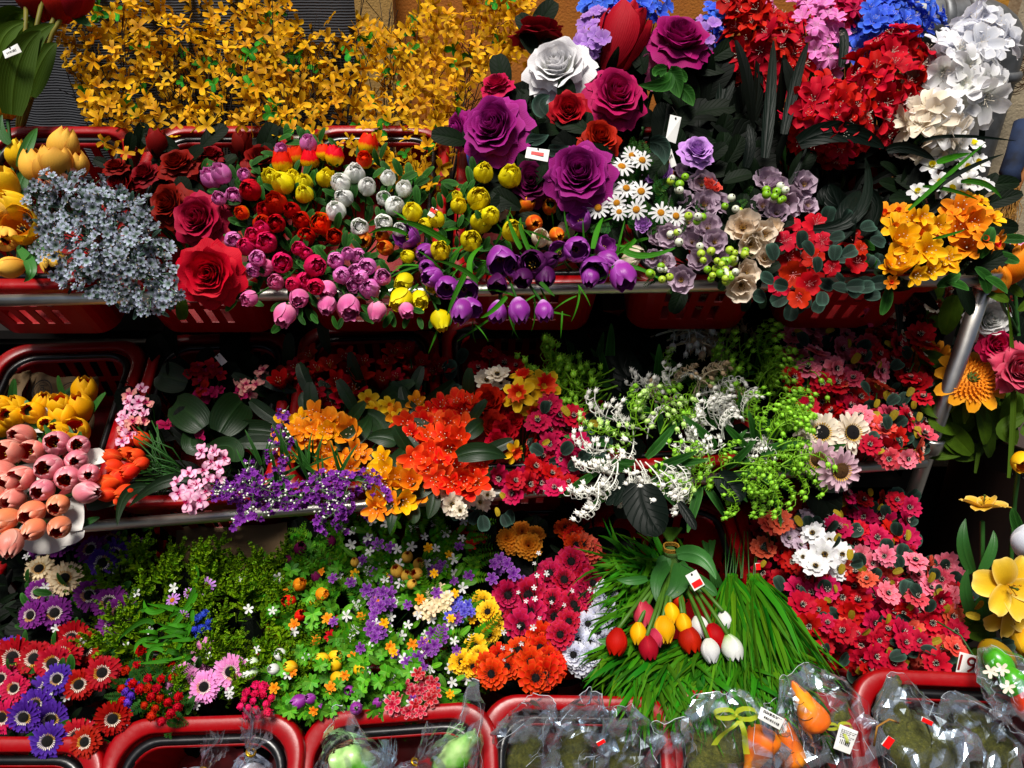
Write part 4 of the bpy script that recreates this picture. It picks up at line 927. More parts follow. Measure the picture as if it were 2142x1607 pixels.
for p_, w_ in (([(940, 510, 0), (880, 475, -.01), (830, 462, 0)], 15), ([(1000, 590, 0), (960, 560, -.01), (910, 545, 0)], 11), ([(980, 560, 0), (955, 610, -.01), (935, 660, 0)], 12), ([(1090, 520, 0), (1075, 490, 0), (1060, 450, 0)], 11), ([(1240, 520, 0), (1250, 480, -.01), (1262, 455, 0)], 12), ([(1300, 520, 0), (1350, 535, 0), (1420, 515, 0)], 14), ([(1280, 560, 0), (1330, 560, 0), (1390, 590, 0)], 10),
               ([(1060, 620, 0), (1030, 650, 0), (1005, 665, 0)], 11), ([(1110, 530, 0), (1090, 480, 0), (1090, 455, 0)], 10), ([(985, 575, 0), (985, 540, -.01), (1010, 515, 0)], 12), ([(1130, 590, 0), (1145, 605, 0), (1160, 620, 0)], 9), ([(1330, 500, 0), (1310, 520, 0), (1290, 530, 0)], 10), ([(850, 490, 0), (810, 478, 0), (770, 490, 0)], 10)):
    b.blade(p_, w_, 'grass', 'grass_blade', p=.3, q=.7, dd=-.01, roll=.3)
b.done()

# big roses
RT_ = lambda x, y: interp([(0, 1.52), (200, 1.42), (400, 1.30)], y)
RL = leafmesh('rose_leaf', .6, 'dark', q=.4); IV = leafmesh('ivy_leaf', .7, 'green', p=.35, q=.6)
for lb, kd, cc, pt, sd_, dd in (('large white rose at the top of the rose group', 'rose', 'white', (1165, 132, 150, -.2, .25, .9), 4, -.03), ('huge purple rose facing left beside the forsythia', 'rose', 'purplerose', (1032, 262, 152, -.3, .1, .9), 5, -.04),
    ('tall purple rose hanging beside the daisies', 'rose', 'purplerose', (1213, 360, 150, -.1, .1, .95), 6, -.05), ('magenta rose highest on the right of the rose group', 'rose', 'magenta', (1425, 75, 142, .1, .5, .8), 7, -.04),
    ('crimson magenta rose in the middle of the rose group', 'rose', 'magred', (1292, 195, 135, .1, .2, .95), 8, -.02), ('dark red rose lying on its side behind the white rose', 'rose', 'darkred', (1128, 62, 120, .1, .9, .1), 9, .04),
    ('dark red pointed rose seen from the side right of the lilac blossoms', 'rosebud', 'deepred', (1300, 82, 135, .35, .9, .1), 10, -.01), ('small deep red rose under the white rose', 'rose', 'deepred', (1190, 230, 88, -.1, 0, 1), 11, -.01),
    ('half hidden deep red rose above the daisies', 'rose', 'deepred', (1257, 285, 92, .1, .2, .9), 12, .01), ('dark plum rose in shade behind the price tag', 'rose', 'plum', (1112, 378, 105, -.1, 0, .9), 13, .03),
    ('hot pink and white rose at the edge of the forsythia', 'rose', 'rosecherry', (1038, 172, 72, -.2, .6, .7), 14, .0), ('pink lily petals below the magenta rose', 'lily', 'pink', (1392, 145, 100, .1, -.4, .7), 15, .02),
    ('lilac cabbage rose above the mauve flowers', 'rose', 'lilacrose', (1460, 312, 76, .1, .4, .9), 16, -.02), ('violet purple rose in shade left of the huge purple one', 'rose', 'purplerose', (955, 270, 80, -.8, 0, .5), 17, .05)):
    st_ = RR.getstate(); RR.seed(sd_*13); x, y = pt[:2]
    b = Bunch('rose', lb, 'rose' if kd != 'lily' else 'lily', (x+(1220-x)*.4, min(560, y+260), 1.50), RT_, sr=.0045); pt = (pt[0], pt[1], pt[2]*1.13)+tuple(pt[3:]); b.heads(kd, cc, [pt], jit=.06, sj=0, dd=dd, dj=0, nvar=3 if kd != 'rose' else 1)
    b.leaves(RL, [(x+U(-60, 60), y+U(10, 80)) for q in range(4)], (50, 85), dd=.05); b.done(); RR.setstate(st_)
b = Bunch('rose_leaf_spray', 'green ivy shaped leaves hanging below the magenta rose', 'plant', (1400, 330, 1.42), lambda x, y: RT_(x, y)-.05)
for p_, w_ in (([(1405, 150, 0), (1390, 175, 0), (1335, 178, 0)], 34), ([(1400, 150, 0), (1412, 170, 0), (1422, 205, 0)], 44), ([(1400, 145, 0), (1425, 160, 0), (1435, 172, 0)], 26), ([(1425, 185, 0), (1440, 200, 0), (1450, 222, 0)], 30), ([(1395, 145, 0), (1375, 150, 0), (1372, 160, 0)], 26),
               ([(1105, 290, 0), (1125, 292, 0), (1148, 282, 0)], 24), ([(1145, 310, 0), (1165, 315, 0), (1190, 305, 0)], 26), ([(1120, 285, 0), (1110, 290, 0), (1100, 300, 0)], 18), ([(1360, 300, 0), (1385, 310, 0), (1390, 345, 0)], 40), ([(1140, 240, 0), (1130, 215, 0), (1150, 200, 0)], 36)):
    b.blade(p_, w_, 'bluegreen' if p_[0][0] < 1380 else 'green', roll=U(-.3, .3))
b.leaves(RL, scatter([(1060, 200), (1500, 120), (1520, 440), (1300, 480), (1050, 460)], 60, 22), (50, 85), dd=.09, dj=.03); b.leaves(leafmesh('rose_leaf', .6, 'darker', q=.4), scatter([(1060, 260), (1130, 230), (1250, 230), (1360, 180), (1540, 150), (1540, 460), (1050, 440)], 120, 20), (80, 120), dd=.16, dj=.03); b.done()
# blue wrap
m = M(); rows = []
for i in range(7): rows.append([P(975+j*8+i*2, 322+i*9, 1.40+.012*sin(j*1.7+i)+.01*cos(i*2+j)) for j in range(9)])
m.grid(rows); o = obj('blue_wrap', m.mesh('blue_wrap', [solid('blue_foil', '1450a8', .35, spec=.6)]), label='crumpled blue wrapping under the huge purple rose', cat='wrapping'); sm = o.modifiers.new('thickness', 'SOLIDIFY'); sm.thickness = .001

# hydrangeas and hyacinths
def mass(name, label, cat, kind, cc, poly, n, size, md, T, root, dd=.0, bulge=.05, sub=False, nm=None, leaf=None, nl=0, ll=(60, 90), group=None, jit=.45, sr=.0015, lmat=None):
    b = Bunch(name, label, cat, root, T, group=group, sr=sr); ps = scatter(poly, n, md); cx = sum(p_[0] for p_ in ps)/len(ps); cy = sum(p_[1] for p_ in ps)/len(ps); mx = max(sqrt((x-cx)**2+(y-cy)**2) for x, y in ps)
    for x, y in ps:
        r = sqrt((x-cx)**2+(y-cy)**2)/mx
        b.heads(kind, cc, [(x, y, U(*size), (x-cx)/mx*1.1, -(y-cy)/mx*.8+.25, 1)], jit=jit, dd=dd-bulge*(1-r*r)+U(-.02, .025), dj=0, sub=sub)
    if leaf: b.leaves(leaf, scatter(poly, nl, 10), ll, dd=.03+dd)
    b.done(); return b
HD = lambda x, y: interp([(0, 1.50), (350, 1.38)], y)
mass('hydrangea', 'lilac hydrangea ball between the white rose and the red side facing rose', 'flowers', 'phlox', 'lilac', ell(1258, 85, 50, 75), 34, (34, 42), 15, lambda x, y: 1.50, (1270, 400, 1.55))
mass('hydrangea', 'royal blue hydrangea along the top edge above the roses', 'flowers', 'phlox', 'blue', ell(1315, 8, 95, 32), 34, (36, 44), 15, lambda x, y: 1.55, (1320, 400, 1.6))
mass('hydrangea', 'blue violet hydrangea patch right of the magenta rose', 'flowers', 'phlox', ('lilac', 'blue'), ell(1490, 75, 26, 70), 20, (30, 40), 14, lambda x, y: 1.53, (1480, 400, 1.6))
mass('hyacinth', 'pale pink hyacinth between the two red ones', 'flowers', 'star', 'lilacpink', [(1660, 0), (1730, -10), (1770, 90), (1760, 150), (1700, 150), (1690, 60)], 22, (44, 56), 17, lambda x, y: 1.49, (1720, 430, 1.55), sub=True)
mass('hyacinth', 'pink hyacinth tip at the top edge behind the left red one', 'flowers', 'star', 'lilacpink', ell(1592, 10, 30, 24), 7, (40, 50), 16, lambda x, y: 1.50, (1600, 430, 1.55))
mass('hyacinth', 'crimson hyacinth at the top edge left of the blue one', 'flowers', 'star', 'rosecherry', ell(1775, 15, 60, 30), 22, (40, 50), 15, lambda x, y: 1.56, (1770, 430, 1.6))
mass('hyacinth', 'bright blue hyacinth behind the tall red one', 'flowers', 'star', 'blue', [(1760, 110), (1800, 50), (1830, 0), (1880, -20), (1960, 0), (1975, 50), (1930, 70), (1860, 60), (1800, 130)], 40, (46, 58), 16, lambda x, y: 1.53, (1850, 430, 1.58), sub=True)
def spikeb(label, cc, p0, p1, rad, n, size, d0, d1, root):
    b = Bunch('hyacinth', label, 'flowers', root, HD, group=None); b.spike('star', cc, p0, p1, rad, n, size, d0, d1); b.done(); return b
spikeb('left red hyacinth leaning up beside the magenta rose', ('scarlet', 'red2'), (1630, 190), (1545, 10), 62, 74, 70, 1.47, 1.50, (1650, 460, 1.52))
spikeb('dark red hyacinth behind the long leaf', 'scarlet', (1610, 250), (1640, 50), 62, 64, 66, 1.49, 1.53, (1650, 460, 1.54))
spikeb('tall red hyacinth reaching up to the blue one', ('red2', 'scarlet'), (1790, 280), (1890, 95), 74, 96, 74, 1.42, 1.47, (1740, 460, 1.50))
spikeb('broad red hyacinth pointing down right in front of the dark leaves', ('scarlet', 'red2'), (1690, 210), (1790, 310), 70, 84, 72, 1.39, 1.36, (1740, 430, 1.50))
spikeb('small shaded red hyacinth left of the long dark leaf', 'deepred', (1560, 160), (1560, 215), 40, 34, 52, 1.52, 1.50, (1640, 460, 1.54))
spikeb('large white hyacinth leaning up right against the drain pipe', 'whitecool', (1960, 190), (2070, 70), 68, 46, 96, 1.44, 1.47, (1900, 450, 1.50))
spikeb('white hyacinth hanging on the right in front of the pipe', 'white', (1955, 130), (2050, 245), 66, 44, 92, 1.45, 1.42, (1900, 450, 1.50))
spikeb('lowest cream white hyacinth right of the red one', ('ivory', 'white'), (1960, 250), (1915, 300), 60, 32, 84, 1.40, 1.38, (1880, 450, 1.48))
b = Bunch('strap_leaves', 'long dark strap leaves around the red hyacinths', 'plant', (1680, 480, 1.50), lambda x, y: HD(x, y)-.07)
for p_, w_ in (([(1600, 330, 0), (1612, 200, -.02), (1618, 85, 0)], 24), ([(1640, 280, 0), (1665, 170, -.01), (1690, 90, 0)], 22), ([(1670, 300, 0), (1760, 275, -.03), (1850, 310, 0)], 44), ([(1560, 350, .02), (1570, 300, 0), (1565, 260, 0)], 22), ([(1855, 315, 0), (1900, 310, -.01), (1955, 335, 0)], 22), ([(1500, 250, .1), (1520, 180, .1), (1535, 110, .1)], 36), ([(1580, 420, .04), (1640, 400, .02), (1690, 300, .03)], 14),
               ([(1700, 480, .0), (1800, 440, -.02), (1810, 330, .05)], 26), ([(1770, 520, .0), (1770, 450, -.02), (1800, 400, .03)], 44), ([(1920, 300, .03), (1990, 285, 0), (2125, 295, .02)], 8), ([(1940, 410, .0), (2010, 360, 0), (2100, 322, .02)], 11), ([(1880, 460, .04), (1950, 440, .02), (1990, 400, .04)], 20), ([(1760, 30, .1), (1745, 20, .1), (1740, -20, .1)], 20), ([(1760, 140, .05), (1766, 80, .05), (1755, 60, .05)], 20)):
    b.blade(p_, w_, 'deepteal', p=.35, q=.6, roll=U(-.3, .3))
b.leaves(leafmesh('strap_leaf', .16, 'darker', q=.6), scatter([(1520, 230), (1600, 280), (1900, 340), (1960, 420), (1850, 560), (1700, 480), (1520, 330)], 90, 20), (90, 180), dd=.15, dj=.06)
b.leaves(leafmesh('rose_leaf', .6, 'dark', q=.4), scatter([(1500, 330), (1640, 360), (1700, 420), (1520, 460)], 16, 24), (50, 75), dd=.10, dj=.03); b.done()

# daisies
b = Bunch('daisy_bunch', 'white daisies with golden centres beside the tall purple rose', 'flowers', (1360, 560, 1.42), lambda x, y: T1(x, y)-.045, sr=.0016)
b.heads('daisy', 'white', [(1300, 350, 56), (1343, 336, 52), (1322, 326, 44), (1273, 403, 56), (1310, 394, 54), (1341, 401, 50), (1251, 435, 52), (1331, 439, 54), (1295, 444, 46), (1290, 425, 44), (1382, 446, 56), (1414, 452, 54)], jit=.25, cam=1.1, out=.3, dj=.008)
b.leaves(fernmesh('green', 13, .22), scatter([(1260, 350), (1340, 330), (1380, 420), (1400, 500), (1300, 500), (1260, 460)], 34, 16), (45, 65), dd=.05, nm='fern_frond'); b.done()
# mauve anemones
MV = lambda x, y: T1(x, y)-.015
def berries(b, pts, n=4, r=8.5):
    for x, y in pts:
        for q in range(n):
            xx, yy = x+U(-20, 20), y+U(-16, 16); d = b.d(xx, yy)-.045+U(-.015, .015); m_ = M(); rr = r*U(.8, 1.15)*d/FPX; m_.ball((0, 0, 0), rr, nu=10, nv=7); m_.ball((0, 0, rr), rr*.2, nu=5, nv=3)
            key = 'berry%d' % RR.randrange(3)
            if key not in LIB:
                mm = M(); mm.ball((0, 0, 0), .5, nu=10, nv=8); mm.ball((0, 0, .5), .1, nu=6, nv=3, mat=1); LIB[key] = mm.mesh('berry', [solid('berry_'+key, ('7ab010', 'a8c430', 'd8dcc4')[int(key[-1])], .35, spec=.5), brown_c])
            p_ = P(xx, yy, d); b.inst([('berry', LIB[key])], p_, rotz_to(dirc(U(-.5, .5), U(-.5, .5), 1)), rr*2); b.sm.tube([p_-b.rp, P(x, y, d+.03)-b.rp], .0009, 3, cap=False)
b = Bunch('anemone_bunch', 'dusty mauve anemones with green berries right of the daisies', 'flowers', (1450, 560, 1.46), MV)
b.heads('anemone', 'mauve', [(1440, 365, 70), (1468, 385, 60), (1425, 420, 60), (1475, 428, 66), (1508, 425, 60), (1480, 475, 74), (1400, 495, 56), (1448, 505, 62), (1495, 505, 66), (1375, 495, 50), (1462, 545, 58), (1388, 548, 56), (1425, 585, 60), (1510, 545, 58), (1440, 465, 56), (1365, 540, 46)], jit=.5, out=.9)
b.heads('peony', 'lilacrose', [(1378, 368, 66, -.2, .4, .8), (1345, 470, 40)], jit=.2); b.heads('peony', 'coral', [(1488, 390, 46, .2, .5, .7)])
berries(b, [(1405, 385), (1420, 380), (1530, 430), (1450, 465), (1405, 500), (1470, 530), (1400, 575), (1490, 575), (1525, 540), (1370, 560)])
b.leaves(fernmesh('green', 11, .2), scatter([(1370, 400), (1560, 400), (1560, 600), (1380, 600)], 26, 22), (30, 45), nm='fern_frond', dd=.03); b.leaves(RL, scatter([(1370, 380), (1560, 380), (1560, 600), (1380, 600)], 30, 20), (45, 70), dd=.06); b.done()
b = Bunch('anemone_bunch', 'dusty mauve anemones standing apart in front of the dark leaves', 'flowers', (1640, 560, 1.48), lambda x, y: MV(x, y)+.02)
b.heads('anemone', 'mauve', [(1605, 375, 68), (1682, 385, 66, .2, .1, .9), (1595, 430, 60), (1645, 425, 74, .2, -.2, .9), (1622, 395, 60), (1690, 430, 50), (1625, 445, 60)], jit=.3); berries(b, [(1620, 405), (1630, 412)], 6)
b.leaves(RL, scatter([(1540, 340), (1680, 330), (1700, 420), (1560, 460)], 18, 18), (45, 80), dd=.05); b.done()
b = Bunch('anemone_bunch', 'cream white anemones between mauve ones and the red azaleas', 'flowers', (1560, 570, 1.42), lambda x, y: MV(x, y)-.01)
b.heads('anemone', 'creamrose', [(1555, 475, 84, -.1, .1, 1), (1600, 490, 66, .3, -.1, .8), (1572, 512, 60, 0, -.3, .9), (1618, 475, 46), (1562, 570, 66, .3, .1, .8), (1550, 600, 64, -.2, -.5, .8), (1600, 540, 44)], jit=.2); berries(b, [(1545, 535), (1535, 580), (1510, 560)], 6)
b.leaves(RL, scatter([(1520, 460), (1620, 460), (1600, 610), (1520, 610)], 12, 18), (40, 60), dd=.05); b.done()
# red azaleas
EU = leafmesh('round_leaf', .84, 'bluegreen', p=.55, q=.42, droop=.15, fold=.3)
b = Bunch('azalea_bunch', 'bright red azaleas with grey green round leaves at the rail', 'flowers', (1700, 580, 1.44), lambda x, y: T1(x, y)+.01)
b.heads('azalea', ('scarlet', 'red'), [(1705, 470, 62), (1655, 470, 46), (1640, 505, 50), (1680, 500, 56), (1648, 540, 60), (1700, 540, 52), (1658, 575, 66), (1690, 595, 52), (1775, 500, 60), (1790, 550, 56), (1740, 560, 40), (1630, 600, 46), (1672, 625, 52), (1800, 520, 40), (1720, 505, 44)], jit=.45)
b.leaves(EU, [(1675, 520), (1700, 535), (1620, 545), (1745, 545), (1762, 535), (1618, 590), (1648, 600), (1600, 625), (1740, 600), (1720, 610), (1770, 600), (1735, 500), (1800, 480), (1710, 570), (1820, 500), (1760, 470)], (28, 38), dd=-.035, flat=.5); b.leaves(EU, scatter([(1620, 470), (1830, 450), (1830, 620), (1640, 640)], 34, 18), (30, 40), dd=.05)
for p_, w_ in (([(1770, 480, .03), (1750, 430, 0), (1735, 385, 0)], 60), ([(1800, 500, 0), (1835, 430, 0), (1800, 385, 0)], 26), ([(1725, 520, 0), (1790, 470, -.02), (1815, 400, 0)], 14), ([(1720, 430, .04), (1735, 400, .02), (1760, 385, .04)], 40)): b.blade(p_, w_, 'deepteal', roll=.4)
b.done()
# narcissi
b = Bunch('narcissus_bunch', 'golden yellow narcissi beside the corner post', 'flowers', (1920, 580, 1.46), lambda x, y: T1(x, y)+.0)
b.heads('narcissus', 'yolk', [(1872, 475, 70), (1925, 490, 66), (1900, 520, 60), (1985, 540, 50)], jit=.5); b.heads('freesia', 'yolk', [(1905, 465, 76), (1885, 500, 74), (1880, 555, 84, -.1, .5, .9), (1940, 525, 84), (1915, 575, 60, 0, -.5, .9), (1945, 565, 60), (1975, 550, 64), (1930, 455, 56), (1960, 475, 60), (1985, 540, 46), (1860, 560, 46)], jit=.4)
b.leaves(leafmesh('broad_leaf', .42, 'green'), [(1980, 590), (1960, 600), (1830, 520), (1840, 560), (1990, 500), (1860, 600), (2050, 540), (2040, 560), (1830, 540)], (50, 75), dd=.04); b.leaves(leafmesh('broad_leaf', .42, 'dark'), scatter([(1850, 450), (2080, 430), (2060, 590), (1860, 600)], 30, 22), (60, 90), dd=.08); b.done()
b = Bunch('narcissus_bunch', 'orange narcissi at the right end of the top shelf', 'flowers', (2020, 560, 1.46), lambda x, y: T1(x, y)+.01)
b.heads('freesia', 'orange', [(2010, 440, 78), (2035, 470, 74), (2000, 485, 74), (2025, 515, 78)], jit=.4); b.heads('narcissus', 'orange', [ (2060, 500, 56), (2050, 450, 56), (2085, 510, 60, .5, -.3, .7), (1850, 445, 56), (1880, 440, 50), (1985, 450, 50), (1865, 590, 36)], jit=.4); b.heads('narcissus', 'yolk', [(2075, 455, 66, .3, .4, .8), (2020, 410, 50), (2050, 420, 44)])
b.leaves(leafmesh('broad_leaf', .42, 'green'), [(2050, 560), (2075, 530), (2090, 500), (2060, 580)], (45, 65), dd=.04); b.done()
b = Bunch('narcissus_bunch', 'white narcissi with yellow trumpets below the white hyacinths', 'flowers', (2000, 520, 1.47), lambda x, y: T1(x, y)+.0)
b.heads('narcissus', 'white', [(2022, 350, 62, .2, .2, .9), (1990, 395, 66), (2025, 380, 56), (1950, 345, 56), (2035, 300, 60), (1965, 380, 52), (2045, 340, 56), (2055, 385, 48), (1920, 400, 46), (2000, 320, 50)], jit=.4)
for p_, w_ in (([(1900, 440, 0), (1990, 360, -.02), (2060, 300, 0)], 9), ([(2010, 380, 0), (2060, 385, -.01), (2095, 415, 0)], 12), ([(1930, 390, 0), (1990, 398, -.01), (2050, 420, 0)], 8), ([(1960, 340, 0), (1990, 330, 0), (2030, 320, 0)], 14), ([(1950, 500, 0), (1990, 490, -.02), (2020, 480, 0)], 6)): b.blade(p_, w_, 'grass', 'grass_blade', dd=-.03)
b.leaves(leafmesh('broad_leaf', .3, 'dark'), scatter([(1880, 350), (2050, 330), (2040, 440), (1880, 430)], 26, 20), (60, 90), dd=.07); b.done()
b = Bunch('tulip_bunch', 'orange tulips cut off by the right edge next to the post', 'flowers', (2130, 700, 1.45), 1.33, sr=.004); b.heads('tulip', 'orange', [(2118, 552, 96, .1, .8, .5), (2085, 585, 70, -.3, .9, .4)], nvar=4, jit=.1); b.heads('orchid', 'orchid', [(2135, 505, 44)], dd=.03)
b.leaves(leafmesh('broad_leaf', .4, 'olive'), [(2110, 630), (2130, 650), (2140, 620)], (50, 60), dd=.03); b.done()
# witch broom at the right wall
bd = obj('broom_doll', None, loc=P(2110, 420, 1.72), label='straw broom with a blue checked cloth sleeve leaning on the stone wall', cat='broom'); O = P(2110, 420, 1.72)
straw = solid('straw', 'a87a30', .8, c2='6a4414', nscale=60); m = M()
for i in range(150):
    a = P(2118+U(-12, 12), 375+U(-5, 5), 1.70+U(-.01, .01)); c = P(2085+U(-40, 45), 470+U(-30, 30), 1.66+U(-.03, .03)); md = (a+c)/2+V((U(-.015, .015), U(-.02, 0), U(0, .01))); m.tube([a-O, md-O, c-O], .0012, 3, 0, .0006, False)
obj('straw', m.mesh('straw', [straw]), bd, kind='stuff')
m = M(); m.tube([P(2118, 385, 1.7)-O, P(2112, 360, 1.7)-O, P(2130, 320, 1.7)-O, P(2150, 260, 1.7)-O], lambda t: .018+.012*t, 12); obj('cloth_sleeve', m.mesh('cloth_sleeve', [solid('denim', '1c2c4a', .8, c2='0e1626')]), bd)
m = M(); m.tube([P(2095, 480, 1.68)-O, P(2150, 340, 1.70)-O], .006, 8); obj('stick', m.mesh('stick', [solid('wood_stick', '7a4c22', .7)]), bd)
tw = obj('twig_wreath', None, loc=P(2135, 150, 1.78), label='tangle of dry twigs hanging on the stone wall at the right edge', cat='twigs'); m = M(); O = P(2135, 150, 1.78)
for i in range(26):
    r, c0, s0 = U(.012, .04), U(0, 6), U(2, 6); cx, cy = U(-.012, .012), U(-.02, .02); m.tube([V((cx+r*cos(c0+s0*t), .01*sin(3*t+i), cy+r*1.1*sin(c0+s0*t))) for t in [k/9 for k in range(10)]], .0011, 3, cap=False)
m.tube([V((-.02, 0, -.02)), V((-.04, 0, -.03)), V((-.05, 0, -.02))], .001, 3); obj('twigs', m.mesh('twigs', [solid('dry_twig', '5a4028', .9)]), tw)

# ================================================================== MIDDLE SHELF
TL = leafmesh('tulip_leaf', .22, 'tulipleaf'); BRL = leafmesh('broad_leaf', .3, 'broad', droop=.35, q=.5)
b = Bunch('tulip_bunch', 'warm yellow tulips in front of the brown printed paper', 'flowers', (100, 980, 1.50), lambda x, y: T2(x, y)+.0, sr=.003)
b.heads('tulip', 'yolk', [(25, 873, 58, 0, .3, 1), (70, 864, 54, 0, .3, 1), (38, 848, 52, -.1, .7, .7), (92, 845, 60, .3, .8, .6), (125, 850, 58, 0, .9, .5), (135, 872, 66, -.1, .9, .5), (177, 818, 66, .2, 1, .3), (168, 852, 62, -.1, .9, .5), (98, 888, 46, .3, .2, .9), (122, 905, 56, 0, .5, .9), (160, 905, 60, .1, .6, .8), (2, 893, 56, -.2, .3, 1), (5, 850, 56)], nvar=3, jit=.08)
b.leaves(TL, scatter([(0, 830), (200, 820), (190, 920), (0, 930)], 12, 20), (50, 90), dd=.06); b.done()
b = Bunch('tulip_bouquet', 'peach and pink tulips wrapped in white paper leaning over the middle rail', 'flowers', (60, 1090, 1.45), lambda x, y: T2(x, y)-.03, sr=.0035)
PK = [(45, 912, 0), (20, 948, 0), (70, 945, 0), (120, 928, 1), (165, 933, 1), (103, 978, 1), (47, 1000, 0), (5, 990, 0), (142, 1000, 1), (186, 992, 1), (90, 1025, 1), (28, 1045, 0), (122, 1056, 2), (68, 1072, 2), (10, 1088, 2), (70, 1108, 2), (125, 1102, 2), (22, 1130, 2), (-15, 1040, 0), (160, 965, 1), (20, 1010, 0)]
for k_, cc in enumerate(('peach', 'peachpink', 'salmon')): b.heads('tulip', cc, [(x, y, U(56, 62), (x-70)/260, -(y-960)/300+.1, 1) for x, y, q in PK if q == k_], nvar=3 if k_ == 0 else 2, jit=.14, dj=.01)
b.heads('tulip', 'peachpink', [(182, 1030, 66, 1, .05, .25)], nvar=1, jit=.02)
b.heads('tulip', 'peach', [(22, 1138, 70, .25, -.7, .6)], nvar=1, jit=.02, dd=-.02)
paper = solid('white_paper', 'c8c4be', .8, noise=.1, nscale=8)
m = M(); rows = []
for i in range(7):
    v = i/6; rows.append([P(-60+(275+30*sin(j))*j/9-0, 930+ (200*j/9*0)+i*36-40*(1-j/9)*0, 1.33-.06*v+.01*sin(j*1.9+i)) for j in range(10)])
m.grid([[p-b.rp for p in r] for r in rows]); 
for q_ in (([(60, 905, .06), (85, 880, .05), (100, 900, .05)], 60), ([(175, 1000, .04), (195, 960, .03), (207, 968, .03)], 44), ([(100, 1120, .05), (140, 1112, .04), (155, 1105, .04)], 60), ([(140, 1080, .05), (152, 1060, .04), (155, 1110, .04)], 40), ([(60, 1050, .06), (55, 1010, .05), (85, 1015, .05)], 80), ([(20, 1100, .06), (90, 1135, .05), (140, 1110, .04)], 50)):
    b.blade(q_[0], q_[1], 'grass', 'paper_wrap', p=.1, q=.1)
for ch in b.o.children:
    if ch.name.startswith('paper_wrap'): ch.data.materials[0] = paper
b.leaves(TL, scatter([(0, 920), (190, 930), (150, 1110), (0, 1120)], 26, 20), (50, 80), dd=.07); b.done()
# printed brown paper behind them
kraft = solid('kraft_paper', '7a6244', .8, noise=.3, nscale=14, bump=.4)
def sheet(name, label, cat, cs, mat, wob=.006, n=10, print_=None, dshift=0):
    """curved sheet through four image corners (x, y, depth): top left, top right, bottom right, bottom left"""
    A, B, C_, D = [P(*c) for c in cs]; O = (A+C_)/2; o = obj(name, None, loc=O, label=label, cat=cat); m = M(); rows = []
    for i in range(n+1):
        v = i/n; rows.append([A.lerp(B, j/n).lerp(D.lerp(C_, j/n), v)-O+V((0, wob*sin(j*1.3+i*.7)+wob*.8*cos(i*1.1+j*.4), wob*.5*sin(j*.9))) for j in range(n+1)])
    m.grid(rows); s_ = obj('sheet', m.mesh(name, [mat]), o); sm = s_.modifiers.new('thickness', 'SOLIDIFY'); sm.thickness = .0008
    return o, O, A, B, C_, D
def textmesh(s, size, mat, extr=.0002):
    cu = bpy.data.curves.new('lettering', 'FONT'); cu.body = s; cu.size = size; cu.align_x = 'CENTER'; cu.align_y = 'CENTER'; cu.extrude = extr
    t = bpy.data.objects.new('tmp', cu); col.objects.link(t); me = bpy.data.meshes.new_from_object(t.evaluated_get(bpy.context.evaluated_depsgraph_get())); bpy.data.objects.remove(t); me.materials.clear(); me.materials.append(mat); return me
ink = solid('dark_ink', '140e0c', .7)
o, O, A, B, C_, D = sheet('brown_paper', 'brown printed paper bag standing behind the yellow tulips', 'paper bag', [(60, 785, 1.56), (205, 788, 1.56), (195, 900, 1.54), (50, 900, 1.54)], kraft)
X = (B-A).normalized(); N = X.cross((D-A).normalized()).normalized(); N = N if N.dot(CAM-O) > 0 else -N; Yv = N.cross(X)
for cx, cy, tx in ((88, 820, 'jddn'), (150, 820, 'jddn')):
    pos = P(cx, cy, 1.535)-O; R = Matrix((X, Yv, N)).transposed()@Matrix.Rotation(math.radians(-95 if cx < 100 else 10), 3, 'Z')
    m = M(); m.grid([[V((cos(a)*r*1.25, sin(a)*r, 0)) for a in [2*pi*i/24 for i in range(24)]] for r in (.019, .021)], 0, True); m.grid([[V((cos(a)*r*1.25, sin(a)*r, 0)) for a in [2*pi*i/24 for i in range(24)]] for r in (.0155, .0163)], 0, True)
    e = obj('printed_oval', m.mesh('printed_oval', [ink]), o); mt = R.to_4x4(); mt.translation = pos; e.matrix_local = mt
    e2 = obj('lettering', textmesh(tx, .017, ink), o); e2.matrix_local = mt
sheet('brown_paper', 'plain crumpled brown paper flap left of the printed bag', 'paper', [(25, 780, 1.54), (62, 775, 1.55), (45, 860, 1.50), (5, 855, 1.50)], kraft, .008)
# pink orchid spike, second basket
def orchid(label, cc, pts, root, size=(36, 50), dd=0, jit=.5):
    b = Bunch('orchid_spray', label, 'flowers', root, lambda x, y: T2(x, y)+dd, sr=.0016); b.heads('orchid', cc, [(x+U(-6, 6), y+U(-5, 5), U(*size)) for x, y in pts], jit=jit, cam=.9, out=.4, dj=.015); b.done(); return b
orchid('peach and pink orchid spray rising at the left side of the second basket', ('orchidpeach', 'orchid'), [(292, 815), (270, 825), (285, 840), (262, 838), (302, 845), (275, 855), (295, 865), (262, 870), (280, 885), (300, 880), (255, 900), (275, 905), (250, 920), (262, 885)], (320, 1000, 1.50), (28, 40), dd=-.02)
orchid('white and magenta orchid spray resting on the basket rim', 'orchid', [(425, 948), (445, 945), (465, 955), (440, 968), (455, 975), (420, 985), (400, 995), (430, 1000), (455, 1005), (410, 1015), (390, 1020), (430, 1025), (400, 1040), (385, 1050), (375, 1035), (415, 1050), (400, 1060), (375, 1005)], (480, 1000, 1.42), (32, 46), dd=-.02)
orchid('salmon orchid spray in the shade at the right of the second basket', 'orchidpeach', [(500, 798), (515, 805), (540, 775), (548, 790), (535, 800), (550, 768), (525, 820), (505, 815)], (470, 960, 1.52), (28, 40), dd=.04)
